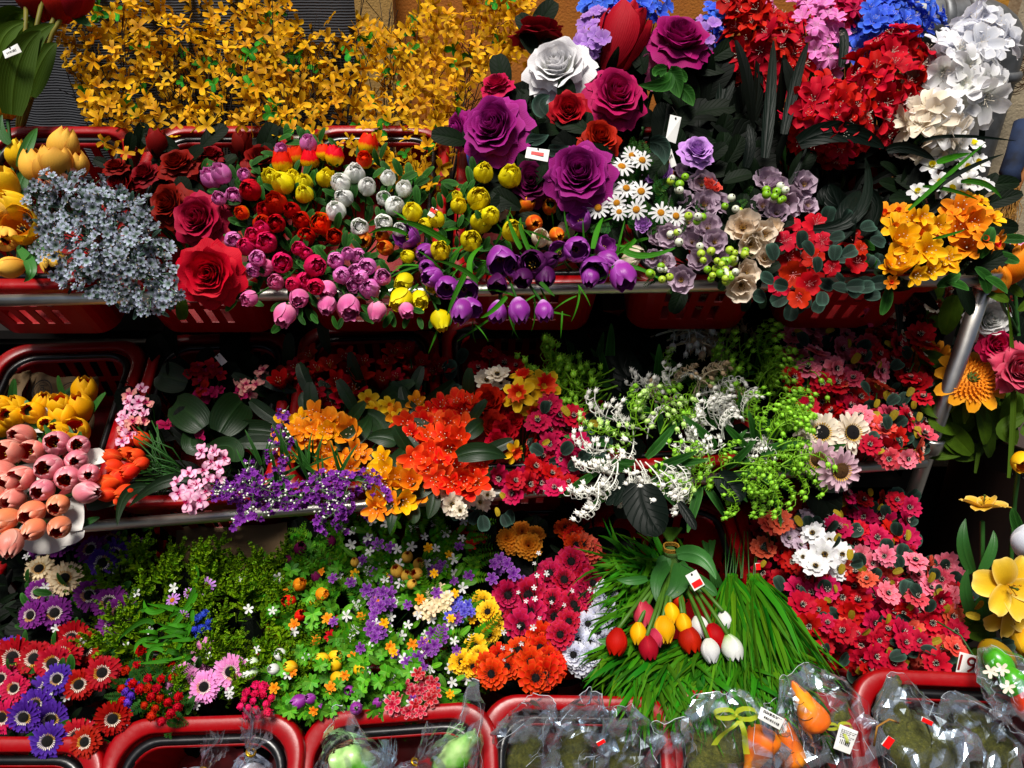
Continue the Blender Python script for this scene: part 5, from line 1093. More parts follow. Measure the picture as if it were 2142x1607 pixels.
orchid('red pansy like flowers shaded at the back of the second basket', ('deepred', 'scarlet'), [(410, 768), (430, 775), (450, 770), (440, 790), (420, 795), (400, 780), (465, 785), (425, 810)], (440, 950, 1.54), (32, 42), dd=.05)
orchid('dark magenta flowers hidden behind the big round leaves', 'magred', [(440, 820), (420, 830), (460, 815), (500, 825), (400, 845), (400, 900), (415, 915), (350, 890), (510, 812)], (440, 960, 1.54), (34, 44), dd=.05)
b = Bunch('leafy_stems', 'big round pleated dark leaves in the second basket', 'plant', (440, 960, 1.52), lambda x, y: T2(x, y)+.03, sr=.003)
RDL = leafmesh('round_leaf', .95, 'broad', p=.4, q=.3, droop=.2, na=6, nv=8)
b.leaves(RDL, [(440, 935)], 10)
for p_, w_ in (([(425, 895, 0), (395, 865, -.02), (362, 842, 0)], 72), ([(460, 905, 0), (485, 865, -.02), (510, 838, 0)], 78), ([(470, 900, .03), (530, 900, .02), (570, 905, .03)], 46), ([(390, 800, .03), (355, 790, .03), (330, 780, .04)], 66), ([(430, 930, .03), (400, 930, .02), (410, 890, .02)], 40), ([(440, 940, .02), (480, 935, .0), (490, 965, .0)], 44)):
    b.blade(p_, w_, 'broad', p=.35, q=.25)
b.leaves(leafmesh('rose_leaf', .55, 'darker', q=.4), scatter([(330, 760), (570, 740), (570, 1000), (330, 1000), (250, 900)], 40, 26), (60, 100), dd=.1, dj=.03); b.done()
b = Bunch('tulip_bunch', 'flame red crocus like tulips with pale buds beside the pink tulips', 'flowers', (400, 1000, 1.44), lambda x, y: T2(x, y)-.0, sr=.0012)
b.heads('tulip', 'orangered', [(297, 920, 44, -.3, .6, .6), (262, 925, 36, -.2, .9, .4), (235, 955, 38, -.9, .3, .3), (265, 950, 44, -.5, .4, .7), (285, 955, 40, -.4, .2, .8), (295, 970, 40, -.4, -.1, .9), (272, 985, 42, -.6, -.1, .7), (240, 975, 38, -.9, .1, .4), (255, 1000, 40, -.8, -.2, .5), (232, 1010, 40, -.9, -.2, .4), (225, 1035, 40, -1, -.1, .3), (262, 1030, 44, -.7, -.2, .6), (248, 1045, 32, -.6, -.5, .6)], nvar=4, jit=.2)
for p_, w_ in (([(310, 1020, 0), (265, 1035, -.02), (245, 1100, -.03)], 24), ([(420, 1000, 0), (340, 1010, 0), (270, 1060, -.03)], 26), ([(180, 1060, 0), (220, 1050, 0), (270, 1045, 0)], 28)): b.blade(p_, w_, 'broad')
for q in range(16): a, c = (300+U(-20, 10), 930+U(-40, 90)), (400, 1000+U(-10, 10)); b.sm.tube([P(*a, 1.33)-b.rp, P((a[0]+c[0])/2+U(-15, 15), (a[1]+c[1])/2+U(-20, 10), 1.32)-b.rp, P(*c, 1.38)-b.rp], .0013, 4)
b.done()
b = Bunch('grass_tuft', 'thin curved green stems looping inside the second basket', 'plant', (430, 1000, 1.42), lambda x, y: T2(x, y)+.0)
for q in range(18): y0 = 880+q*7; b.sm.tube([P(310+U(-5, 20), y0, 1.36)-b.rp, P(330+U(-5, 10), y0+50, 1.35)-b.rp, P(370, 985+U(-8, 8), 1.36)-b.rp, P(430, 1000+U(-6, 6), 1.38)-b.rp], .0011, 4)
b.done()
# lavender
for lb, cs in (('purple and white lavender spray bunch at the left end of the freesias', [(560, 1010)]), ('purple and white lavender sprays drooping over the middle rail', [(690, 1010)]), ('small purple lavender bunch under the orange freesias', [(640, 990)])):
    cx, cy = cs[0]; b = Bunch('lavender_bunch', lb, 'flowers', (cx, cy+10, 1.36), lambda x, y: T2(x, y)-.03, group='purple lavender bunches', sr=.0015)
    n = {560: 13, 690: 19, 640: 7}[cx]
    b.sprays('lavender', [(cx+U(-55, 55), cy+U(-45, 25), a) for a in [(-60 if cx == 690 else 190)+U(-110, 90) for q in range(n)]], (70, 112), aj=.5, dd=-.012)
    b.leaves(leafmesh('grass_blade', .10, 'green', q=.8, p=.3, na=2), [(cx+U(-40, 40), cy+U(-40, 10)) for q in range(14)], (50, 90), dd=.01); b.done()
# freesias
def fre(label, cc, pts, root, sz=52, dd=0, nl=0, jit=.4):
    b = Bunch('freesia_bunch', label, 'flowers', root, lambda x, y: T2(x, y)+dd, sr=.0022); b.heads('freesia', cc, [(x, y, sz*U(.9, 1.12)) for x, y in pts], jit=jit, cam=.8, out=.7); return b
b = fre('deep red freesias shaded at the back of the third basket', ('deepred', 'scarlet'), [(620, 770), (650, 745), (665, 775), (690, 765), (640, 790), (705, 800), (730, 775), (750, 790), (680, 810), (600, 795), (715, 830), (740, 815), (660, 830), (690, 840), (650, 800), (700, 845), (725, 750), (585, 800), (760, 760)], (680, 960, 1.52), 54, .05)
b.leaves(BRL, [(620, 820), (650, 850), (560, 830), (770, 830), (600, 780), (690, 740)], (80, 110), dd=.03); b.done()
b = fre('dark red freesias shaded beside the third basket edge', ('deepred', 'scarlet'), [(810, 760), (840, 750), (860, 775), (880, 760), (830, 790), (850, 810), (885, 790), (905, 780), (825, 740), (855, 735), (920, 770), (800, 800), (870, 830)], (850, 960, 1.52), 48, .06)
b.leaves(EU, [(940, 795), (925, 780), (945, 830), (965, 835), (960, 760)], (28, 38), dd=0); b.leaves(BRL, [(880, 850), (800, 830)], (80, 100), dd=.05); b.done()
b = fre('orange freesias in the middle of the third basket', ('orange', 'yolk'), [(597, 885), (590, 905), (632, 880), (660, 868), (680, 885), (700, 878), (650, 900), (640, 918), (670, 905), (720, 890), (625, 900), (690, 905), (730, 905), (655, 925)], (670, 1000, 1.46), 60, 0)
b.heads('narcissus', 'gold', [(770, 838, 60, 0, .2, 1), (785, 858, 50), (815, 850, 56), (800, 875, 56), (835, 875, 46)], jit=.2)
for p_, w_ in (([(800, 930, 0), (790, 880, -.01), (745, 860, 0)], 40), ([(620, 945, 0), (600, 930, -.01), (585, 908, 0)], 36), ([(880, 905, 0), (820, 915, -.02), (770, 915, 0)], 44), ([(880, 880, 0), (845, 850, -.02), (842, 820, 0)], 42), ([(700, 930, 0), (750, 905, -.02), (775, 865, 0)], 44), ([(660, 860, 0), (640, 840, 0), (632, 820, 0)], 38)): b.blade(p_, w_, 'broad')
b.leaves(BRL, scatter([(580, 850), (880, 820), (900, 960), (600, 960)], 20, 30), (70, 105), dd=.05); b.done()
b = fre('orange freesias behind the lavender sprays', 'orange', [(688, 945), (720, 960), (745, 940), (700, 970), (760, 955), (610, 950), (680, 975), (735, 980), (830, 870), (850, 850), (870, 845)], (700, 1020, 1.42), 56, 0); b.done()
b = fre('orange freesias with yellow edges drooping at the middle rail', ('orange', 'yolk'), [(800, 960), (805, 985), (780, 1000), (805, 1012), (835, 1000), (850, 985), (790, 1040), (785, 1065), (830, 1030), (860, 1010), (870, 1035), (815, 1055), (845, 1050)], (830, 1020, 1.40), 60, -.01)
for p_, w_ in (([(830, 1020, 0), (822, 1060, -.02), (815, 1118, 0)], 32), ([(860, 1050, 0), (865, 1080, 0), (862, 1095, 0)], 30), ([(910, 1030, 0), (905, 1060, 0), (895, 1085, 0)], 30), ([(830, 980, 0), (840, 955, -.01), (855, 935, 0)], 40), ([(860, 1030, 0), (890, 1020, -.01), (920, 1000, 0)], 36)): b.blade(p_, w_, 'broad')
b.done()
b = fre('flame red freesia cluster with a broad leaf across it', ('orangered', 'redorange', 'orangered'), [(900, 865), (925, 850), (955, 845), (970, 870), (885, 890), (915, 885), (945, 890), (975, 895), (860, 910), (895, 915), (930, 915), (960, 920), (850, 890), (875, 935), (905, 945), (940, 940), (890, 965), (920, 970), (955, 975), (930, 995), (900, 985), (970, 1000), (995, 990), (945, 1015), (975, 1020), (1000, 1010), (865, 960), (1005, 965), (985, 840), (910, 1005)], (930, 1000, 1.44), 62, -.02)
for p_, w_ in (([(955, 955, -.03), (1010, 945, -.05), (1060, 958, -.02)], 40), ([(975, 915, -.02), (1000, 890, -.03), (1012, 885, -.01)], 34), ([(830, 925, 0), (800, 915, 0), (768, 918, 0)], 38)): b.blade(p_, w_, 'broad')
b.leaves(BRL, scatter([(840, 850), (1010, 850), (1010, 1020), (860, 1010)], 14, 30), (80, 100), dd=.05); b.done()
# cream cosmos, daffodils, carnation
def cosmos_bunch(label, cc, pts, root, sz=58, dd=0, T=T2, eu=0, poly=None, jit=.4, sub=True, cat='flowers', sr=.0016):
    b = Bunch('cosmos_bunch', label, cat, root, lambda x, y: T(x, y)+dd, sr=sr); b.heads('cosmos', cc, [(x, y, sz*U(.88, 1.15)) for x, y in pts], jit=jit*1.9, cam=.85, out=.6, sub=sub, dj=.042)
    if eu: b.leaves(EU, scatter(poly, int(eu*.4)+1, 30), (24, 34), dd=-.01, dj=.03, flat=1.1); b.leaves(EU, scatter(poly, int(eu*1.4), 16), (26, 38), dd=.05); b.leaves(leafmesh('young_leaf', .6, 'yleaf', p=.45, q=.35), scatter(poly, eu//2, 20), (16, 26), dd=-.01)
    b.done(); return b
cosmos_bunch('pair of cream cosmos above the red carnations', 'ivory', [(1018, 795), (1048, 802), (1040, 782)], (1030, 960, 1.48), 52, 0, jit=.2)
cosmos_bunch('cream cosmos hanging below the rail under the flame red freesias', 'ivory', [(925, 1045), (945, 1055), (975, 1040), (962, 1068), (1005, 1050), (935, 1030), (1020, 1035)], (960, 1010, 1.40), 50, 0, eu=5, poly=[(920, 1020), (1080, 1030), (1070, 1080), (980, 1090)])
cosmos_bunch('crimson cosmos in shade at the back of the fourth basket', 'redcherry', [(1010, 745), (1035, 750), (1080, 765), (1055, 760), (1000, 770), (1025, 735)], (1040, 940, 1.54), 50, .06)
b = Bunch('carnation_bunch', 'dark red carnations between the cream cosmos and the flame freesias', 'flowers', (1030, 980, 1.50), lambda x, y: T2(x, y)+.01); b.heads('peony', ('deepred', 'scarlet'), [(1020, 840, 76), (1050, 860, 66), (1030, 890, 70), (1055, 905, 64), (1005, 870, 56), (1075, 880, 50), (1040, 925, 56)], jit=.3); b.done()
b = Bunch('daffodil_bunch', 'yellow daffodils with frilly orange trumpets', 'flowers', (1090, 960, 1.48), lambda x, y: T2(x, y)-.02); b.heads('daffodil', 'gold', [(1085, 825, 84, -.3, .2, .9), (1138, 808, 88, .3, .3, .9), (1120, 858, 76, .1, -.4, .9), (1095, 790, 64, -.1, .7, .6), (1075, 945, 60, .5, -.2, .6)], jit=.15); b.done()
CR = [(1125, 835), (1150, 845), (1125, 880), (1182, 898), (1110, 927), (1150, 928), (1195, 945), (1120, 975), (1155, 990), (1045, 1000), (1078, 1005), (1108, 1012), (1190, 1008), (1072, 1032), (1095, 1000), (1150, 900), (1170, 870), (1210, 930), (1200, 890), (1135, 955), (1175, 960), (1195, 975), (1140, 865), (1200, 870), (1130, 1010), (1160, 1020)]
cosmos_bunch('rose red cosmos with grey leaves over the rail, left of the lily of the valley', ('rosecherry', 'rosecherry', 'redcherry'), CR, (1130, 1000, 1.45), 56, 0, eu=16, poly=[(1110, 840), (1240, 860), (1250, 960), (1180, 1000), (1110, 960)])
# lily of the valley
LB = leafmesh('strap_leaf', .2, 'green', q=.7, p=.35, na=3)
def lov(label, kinds, pts, root, L, aj=.5, dd=0, nl=8, lm='green', n=1):
    b = Bunch('lily_of_the_valley', label, 'flowers', root, lambda x, y: T2(x, y)+dd, group='plastic lily of the valley bunches', sr=.0014)
    b.sprays(kinds, [(x+U(-10, 10), y+U(-10, 10), a+U(-22, 22)) for x, y, a in list(pts)*2], L, aj=aj, dj=.03)
    b.leaves(leafmesh('strap_leaf', .13, lm, q=.7, p=.35, na=3), [(x+U(-30, 30), y+U(-25, 25)) for x, y, a in pts], (60, 105), dd=.03); b.done(); return b
lov('green lily of the valley sprays pointing left above the crimson cosmos', 'green', [(1290, 800, 160), (1280, 780, 165), (1270, 830, 190), (1260, 800, 170), (1230, 790, 160), (1290, 830, 200), (1270, 850, 215), (1240, 830, 185), (1250, 770, 165), (1210, 780, 165)], (1330, 900, 1.50), (95, 130), dd=.03, aj=.25, n=1)
lov('highest cream white lily of the valley sprays under the top shelf', ('cream', 'white', 'cream'), [(1380, 710, 20), (1400, 700, 30), (1400, 730, -5), (1420, 680, 40), (1410, 715, 10), (1390, 720, 0), (1440, 700, 20), (1430, 740, -10), (1450, 680, 40), (1370, 705, 0)], (1330, 860, 1.54), (100, 140), dd=.05, aj=.25, n=1)
lov('cream and green lily of the valley sprays in the middle of the heap', ('cream', 'white', 'mix'), [(1400, 830, 30), (1430, 840, 150), (1460, 830, 60), (1400, 810, 160), (1440, 850, 20), (1470, 840, 10), (1490, 820, 30), (1430, 820, 90), (1500, 840, 0)], (1400, 930, 1.48), (70, 105), aj=.5, n=1)
lov('white lily of the valley sprays forming a round tuft on the right', 'white', [(1520, 920, 60), (1500, 910, 150), (1530, 900, 90), (1550, 920, 20), (1510, 930, 200), (1540, 930, -20), (1500, 900, 120), (1550, 890, 60), (1480, 920, 190), (1560, 910, 0)], (1500, 960, 1.44), (60, 85), aj=.6, dd=-.03, n=1)
lov('green and white lily of the valley sprays in the centre of the heap', ('green', 'mix', 'mix', 'white'), [(1340, 900, 140), (1360, 920, 60), (1320, 910, 200), (1380, 900, 20), (1350, 880, 110), (1400, 920, -30), (1300, 890, 150), (1390, 950, -60), (1370, 880, 80), (1410, 960, -50)], (1370, 950, 1.42), (75, 105), aj=.5, dd=-.02, n=1)
lov('white lily of the valley sprays drooping over the rail', 'white', [(1300, 950, 200), (1310, 980, 240), (1340, 970, -80), (1370, 970, -70), (1290, 970, 215), (1330, 960, 250), (1380, 980, -65), (1280, 940, 170), (1350, 990, -95), (1260, 1000, 200)], (1340, 980, 1.38), (70, 96), aj=.3, dd=-.03, n=1)
lov('bright green lily of the valley sprays standing up beside the pink cosmos', 'green', [(1580, 820, 60), (1600, 800, 80), (1620, 780, 90), (1590, 790, 110), (1630, 830, 30), (1610, 850, 10), (1580, 840, 140), (1640, 850, 0), (1600, 830, 60), (1560, 800, 120), (1650, 820, 40), (1590, 770, 90)], (1560, 930, 1.46), (75, 110), aj=.5, dd=.01, n=1)
lov('bright green lily of the valley sprays fanning right over the rail', 'green', [(1600, 910, 30), (1620, 930, 0), (1640, 910, 20), (1600, 950, -30), (1630, 970, -20), (1590, 930, 60), (1650, 940, -10), (1560, 960, -60), (1610, 980, -50), (1580, 900, 90), (1640, 890, 50), (1660, 960, -40), (1620, 900, 40)], (1560, 960, 1.40), (75, 110), aj=.5, dd=-.04, n=1)
lov('shaded green lily of the valley sprays along the lower edge', 'green', [(1440, 1000, 200), (1480, 1000, -40), (1520, 1010, -60), (1550, 1010, -30), (1460, 980, 120), (1500, 980, 30), (1420, 980, 180), (1540, 980, 10), (1590, 1010, -60), (1500, 1010, -90)], (1480, 980, 1.38), (60, 85), aj=.6, dd=.0, n=1)
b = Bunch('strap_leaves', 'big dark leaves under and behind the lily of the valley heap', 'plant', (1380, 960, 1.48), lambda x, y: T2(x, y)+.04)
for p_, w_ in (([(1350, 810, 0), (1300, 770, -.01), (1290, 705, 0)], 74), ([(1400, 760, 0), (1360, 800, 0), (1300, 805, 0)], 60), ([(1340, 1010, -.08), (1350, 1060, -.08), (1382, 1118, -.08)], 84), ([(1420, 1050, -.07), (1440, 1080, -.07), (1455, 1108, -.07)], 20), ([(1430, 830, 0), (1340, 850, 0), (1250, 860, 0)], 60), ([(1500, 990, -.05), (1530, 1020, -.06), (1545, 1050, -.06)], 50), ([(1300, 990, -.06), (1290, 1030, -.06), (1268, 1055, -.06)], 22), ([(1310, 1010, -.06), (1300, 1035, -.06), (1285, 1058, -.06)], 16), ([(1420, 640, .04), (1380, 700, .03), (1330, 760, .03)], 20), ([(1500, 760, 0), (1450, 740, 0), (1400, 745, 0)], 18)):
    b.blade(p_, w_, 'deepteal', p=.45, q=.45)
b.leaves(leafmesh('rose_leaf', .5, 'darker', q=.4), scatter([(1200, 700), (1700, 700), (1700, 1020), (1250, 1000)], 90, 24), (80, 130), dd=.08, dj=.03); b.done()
# sunflowers and right blossoms
for lb, cc, pt in (('cream sunflower with a black centre behind the front one', 'ivory', (1718, 905, 100, -.2, .3, 1)), ('cream sunflower with a golden ring nearest the red blossoms', 'ivory', (1782, 905, 96, .1, .1, 1)), ('dusty pink sunflower lowest at the rail', 'mauvepink', (1758, 985, 104, .1, -.2, 1)), ('dusty pink sunflower half under the green sprays', 'mauvepink', (1712, 962, 90, -.5, -.1, .7)), ('shaded cream sunflower at the left of its group', 'ivory', (1690, 890, 76, -.5, .5, .7))):
    b = Bunch('sunflower', lb, 'sunflower', (1730, 1000, 1.46), lambda x, y: T2(x, y)-.06, sr=.003); b.heads('sunflower', cc, [pt], jit=.04, sj=0, dj=.003); b.done()
PR = [(1630, 680), (1990, 680), (1990, 800), (1960, 960), (1900, 985), (1830, 960), (1800, 860), (1700, 850), (1640, 800)]
pa = [(1705, 705), (1710, 735), (1660, 700), (1735, 680), (1762, 730), (1815, 720), (1805, 745), (1750, 770), (1790, 775), (1775, 790), (1845, 775), (1805, 740)]
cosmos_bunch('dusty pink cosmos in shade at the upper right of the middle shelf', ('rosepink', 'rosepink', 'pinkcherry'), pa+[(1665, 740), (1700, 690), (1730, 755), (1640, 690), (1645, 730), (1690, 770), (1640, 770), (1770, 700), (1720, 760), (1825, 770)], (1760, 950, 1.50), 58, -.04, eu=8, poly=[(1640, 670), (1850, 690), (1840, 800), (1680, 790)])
cosmos_bunch('crimson cosmos between the dusty pink ones and the post', ('redcherry', 'scarlet'), [(1850, 700), (1880, 720), (1895, 775), (1925, 700), (1930, 745), (1905, 790), (1840, 740), (1870, 690), (1850, 680), (1895, 740), (1940, 720), (1830, 700), (1865, 750), (1945, 770), (1920, 800)], (1850, 950, 1.50), 56, -.05, eu=6, poly=[(1820, 680), (1960, 690), (1950, 800), (1830, 780)])
cosmos_bunch('scarlet cosmos filling the middle of the right hand heap', ('redcherry', 'scarlet', 'redcherry'), [(1660, 790), (1690, 810), (1720, 800), (1690, 850), (1720, 840), (1775, 825), (1800, 830), (1820, 850), (1850, 890), (1870, 830), (1750, 800), (1780, 850), (1830, 870), (1890, 850), (1930, 830), (1915, 860), (1900, 870), (1850, 940), (1880, 920), (1930, 880), (1820, 930), (1740, 860), (1810, 800), (1900, 930), (1670, 830), (1760, 880)], (1800, 980, 1.48), 60, -.03, eu=22, poly=[(1680, 800), (1930, 800), (1930, 960), (1820, 960), (1760, 840)])
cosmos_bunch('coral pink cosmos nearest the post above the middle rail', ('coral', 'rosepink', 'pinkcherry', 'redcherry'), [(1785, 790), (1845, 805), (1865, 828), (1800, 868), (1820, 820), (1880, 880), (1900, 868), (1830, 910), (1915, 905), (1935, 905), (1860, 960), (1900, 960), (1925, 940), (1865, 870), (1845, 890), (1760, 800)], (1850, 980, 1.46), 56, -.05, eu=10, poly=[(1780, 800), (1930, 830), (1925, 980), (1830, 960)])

# ================================================================== LOWER BASKETS
def ger(label, cc, pts, root, sz=72, dd=0, jit=.25, nl=6):
    b = Bunch('gerbera_bunch', label, 'flowers', root, lambda x, y: T3(x, y)+dd, sr=.002); b.heads('gerbera', cc, [(x, y, sz*U(.92, 1.1)) if len(q) == 2 else q for q in pts for x, y in [q[:2]]], jit=jit, cam=1, out=.5)
    b.leaves(leafmesh('small_leaf', .3, 'green', na=2, nv=4), jp([q[:2] for q in pts], 36, 3), (24, 40), dd=.02)
    sm_ = jp([q[:2] for q in pts], 44, 2)[::2]
    b.heads('small5', 'white', [(x, y, U(17, 22)) for x, y in sm_], jit=.4, dd=.008, sub=False); b.done(); return b
ger('dark purple gerberas in the shade under the middle rail', 'gerbpurple', [(125, 1135), (232, 1130), (275, 1145), (85, 1140), (190, 1150)], (180, 1330, 1.50), 66, .02)
ger('violet blue gerbera right of the cream pair', 'gerbviolet', [(215, 1178), (240, 1160)], (200, 1320, 1.50), 74, 0)
ger('two cream gerberas with yellow rings', 'cream', [(82, 1190), (135, 1210)], (120, 1330, 1.48), 70, -.01)
ger('purple gerberas below the cream pair', 'gerbpurple', [(65, 1287), (115, 1282), (187, 1245), (228, 1260), (80, 1240), (235, 1305), (250, 1280)], (140, 1360, 1.48), 74, 0)
ger('red gerberas with gold rings in the lower left basket', 'gerbred', [(28, 1375), (72, 1378), (150, 1335), (178, 1355), (165, 1432), (214, 1407), (110, 1388), (135, 1370)], (120, 1440, 1.44), 82, 0)
ger('violet blue gerberas under the red ones', 'gerbviolet', [(75, 1475), (107, 1505), (100, 1550), (120, 1420), (15, 1360), (100, 1440), (50, 1500)], (90, 1500, 1.40), 76, .0)
ger('single red gerbera with a cream ring right of the violet ones', 'gerbred', [(236, 1503)], (200, 1500, 1.38), 84, -.02)
ger('dark red gerberas lowest at the basket edge', 'gerbred', [(178, 1552), (206, 1582), (160, 1540)], (160, 1560, 1.34), 74, .0)
ger('crimson gerberas cut off by the left edge', ('rosecherry',), [(5, 1500), (2, 1420), (30, 1440), (0, 1390)], (10, 1500, 1.40), 70, .01)
ger('pink gerberas with dark centres at the front of the second lower basket', 'gerbpink', [(425, 1370), (482, 1405), (427, 1437), (380, 1425)], (420, 1450, 1.38), 78, -.03)
# fir greenery, cardboard, asters, ball flowers
FR = [(250, 1190), (330, 1180), (440, 1190), (560, 1180), (640, 1230), (640, 1400), (560, 1460), (330, 1480), (270, 1420), (240, 1300)]
fl = [('feathery green fir sprigs left of the brown paper', (320, 1340)), ('feathery green fir sprigs in front of the brown paper', (500, 1300)), ('low fir sprigs along the front basket rim under the pink gerberas', (450, 1430))]
fs = [Bunch('fir_foliage', l, 'plant', (r_[0], r_[1]+40, 1.46), lambda x, y: T3(x, y)+.015, group='plastic fir foliage bunches') for l, r_ in fl]
for x, y in scatter(FR, 190, 17):
    i = min(range(3), key=lambda q: (x-fl[q][1][0])**2+(y-fl[q][1][1])**2); fs[i].leaves(firmesh(), [(x, y)], (80, 125), nm='fir_sprig', dj=.03, dd=U(-.02, .06), aj=.8)
for b_ in fs: b_.done()
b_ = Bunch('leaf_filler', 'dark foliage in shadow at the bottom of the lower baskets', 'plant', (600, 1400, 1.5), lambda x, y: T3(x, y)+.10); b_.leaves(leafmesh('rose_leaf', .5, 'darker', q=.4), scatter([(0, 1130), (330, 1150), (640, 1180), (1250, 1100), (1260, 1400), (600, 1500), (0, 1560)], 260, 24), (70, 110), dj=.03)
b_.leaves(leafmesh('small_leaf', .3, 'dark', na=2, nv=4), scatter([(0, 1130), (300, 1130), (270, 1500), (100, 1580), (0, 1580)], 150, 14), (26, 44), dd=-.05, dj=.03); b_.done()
sheet('cardboard_sheet', 'creased brown cardboard standing at the back of the second lower basket', 'cardboard', [(368, 1108, 1.47), (600, 1092, 1.47), (596, 1260, 1.43), (362, 1260, 1.43)], kraft, .004)
b = Bunch('aster_spray', 'small mauve asters with curling bright green leaves', 'flowers', (380, 1400, 1.36), lambda x, y: T3(x, y)-.05, sr=.0016)
b.heads('daisy', 'lilacrose', [(432, 1226, 38, .1, .3, 1), (361, 1256, 36, -.2, .5, .8), (384, 1287, 28, 0, -.3, .9), (394, 1240, 26)], jit=.2)
for q in range(26):
    x, y = 350+U(-30, 60), 1320+U(-50, 60); a = U(1.7, 3.6) if q % 3 else U(.6, 1.6); L = U(40, 75); b.blade([(x, y, 0), (x-L*.5*abs(sin(a))*1.2, y+L*.15*U(-1, 1), -.01), (x-L*U(.6, 1.1), y+L*U(-.3, .5), U(-.01, .01))], U(7, 12), 'grass', 'leaf', p=.4, q=.7, roll=U(-.6, .6))
for p_, w_ in (([(360, 1310, 0), (400, 1260, -.01), (412, 1232, 0)], 14), ([(380, 1290, 0), (410, 1220, -.01), (408, 1180, 0)], 10), ([(370, 1360, 0), (400, 1300, 0), (398, 1270, 0)], 12)): b.blade(p_, w_, 'grass', 'leaf')
b.done()
mass('ball_flower_spray', 'deep blue ball flowers behind the pink gerberas', 'flowers', 'ball', 'bluedeep', [(400, 1280), (430, 1275), (445, 1320), (410, 1330), (395, 1305)], 12, (20, 24), 13, T3, (400, 1400, 1.44), dd=-.04, bulge=.02, nm='ball')
mass('ball_flower_spray', 'red ball flowers at the rim left of the pink gerberas', 'flowers', 'ball', 'red', [(290, 1430), (350, 1385), (375, 1390), (385, 1490), (330, 1515), (300, 1490)], 17, (22, 27), 17, T3, (320, 1480, 1.38), dd=-.04, bulge=.01, leaf=fernmesh('green', 11, .2), nl=24, ll=(40, 60))
mass('ball_flower_spray', 'scattered red ball flowers around the single red gerbera', 'flowers', 'ball', 'red', [(255, 1540), (250, 1370), (300, 1350), (300, 1400), (260, 1480), (250, 1560)], 8, (20, 26), 24, T3, (270, 1480, 1.38), dd=-.02, bulge=.01, leaf=fernmesh('green', 11, .2), nl=10, ll=(40, 60))
mass('ball_flower_spray', 'hot pink ball flowers at the front basket corner', 'flowers', 'ball', 'hotpink', [(500, 1450), (545, 1425), (580, 1460), (550, 1510), (505, 1505)], 15, (20, 25), 15, T3, (540, 1470, 1.32), dd=-.05, bulge=.01)
mass('ball_flower_spray', 'purple ball flowers between the red balls and the red gerberas', 'flowers', 'ball', 'violet', ell(275, 1450, 14, 34), 6, (20, 25), 14, T3, (270, 1480, 1.40), dd=-.01, bulge=.01)
# clover
CL = [(590, 1130), (700, 1130), (760, 1180), (830, 1210), (900, 1250), (900, 1350), (850, 1480), (780, 1500), (620, 1500), (560, 1430), (580, 1300)]
def clov(label, poly, n, root, flowers, sz=(24, 34), leafn=12):
    b = Bunch('clover_bunch', label, 'plant', root, lambda x, y: T3(x, y)-.01, group=None, sr=.0011)
    for x, y in scatter(poly, n, 12):
        dp = b.d(x, y)+U(-.03, .04); pos = P(x, y, dp); d_ = dirc(U(-.7, .7), U(-.4, .8), 1); b.inst([('clover_leaf', clovermesh())], pos, rotz_to(d_, U(0, 6)), U(*sz)*dp/FPX*1.15)
        b.sm.tube([pos-b.rp, pos-b.rp+V((U(-.01, .01), .03, -.03)), (pos-b.rp)*.6+V((0, .02, -.02))], .0009, 3, cap=False)
    for kd, cc, pts in flowers: b.heads(kd, cc, [q if len(q) > 3 else (q[0], q[1], q[2]*1.1, U(-.7, .7), U(.1, .9), .5) for q in pts], jit=.3, dd=-.02, nvar=2, sub=False)
    b.leaves(fernmesh('fern', 12, .18), scatter(poly, leafn, 18), (50, 80), dd=.02, nm='fern_frond'); b.done(); return b
clov('shaded clover with purple bells under the middle rail', [(600, 1130), (720, 1130), (730, 1200), (600, 1210)], 30, (660, 1330, 1.50), [('tulip', 'plum', [(628, 1148, 28), (690, 1132, 32), (690, 1175, 28), (605, 1172, 26), (662, 1207, 24)])])
clov('bright green clover with small orange and red tulips', [(565, 1190), (700, 1200), (700, 1290), (640, 1320), (570, 1290)], 44, (640, 1360, 1.46), [('bud', 'orange', [(627, 1222, 28), (675, 1243, 26), (600, 1232, 24), (655, 1262, 22)]), ('tulip', 'redorange', [(605, 1258, 36, -.3, .5, .8), (628, 1288, 28)])])
clov('clover with small yellow and white tulips at the front rim', [(540, 1370), (620, 1350), (700, 1370), (760, 1400), (760, 1480), (640, 1500), (550, 1470)], 60, (660, 1450, 1.40), [('tulip', 'gold', [(608, 1395, 30), (675, 1378, 34, -.8, .4, .5), (700, 1390, 34), (752, 1400, 26), (705, 1418, 28)]), ('tulip', 'whitegreen', [(525, 1388, 34, -.9, .2, .3), (522, 1408, 36, -.9, 0, .3), (573, 1400, 30, -.5, .3, .7), (588, 1370, 26)])])
clov('clover tufts hanging over the second front basket with lilac crocuses', [(560, 1440), (760, 1440), (860, 1420), (850, 1490), (600, 1505)], 44, (720, 1470, 1.38), [('tulip', 'purple', [(625, 1468, 38, -.7, -.1, .6), (670, 1485, 28), (745, 1482, 32, .3, .3, .9), (730, 1445, 26), (790, 1470, 24), (650, 1462, 24)])])
clov('clover between the purple phlox and the tiny apricot tulips', [(760, 1190), (880, 1180), (900, 1260), (780, 1260)], 26, (820, 1350, 1.48), [('tulip', 'goldpale', [(852, 1165, 30), (876, 1180, 28), (830, 1195, 30), (850, 1205, 28), (872, 1200, 26), (862, 1222, 26), (742, 1176, 22)])])
clov('clover and fern in the middle of the lower green heap', [(690, 1320), (880, 1340), (870, 1430), (700, 1430)], 46, (780, 1430, 1.42), [('tulip', 'gold', [(700, 1375, 30), (755, 1402, 24)])])
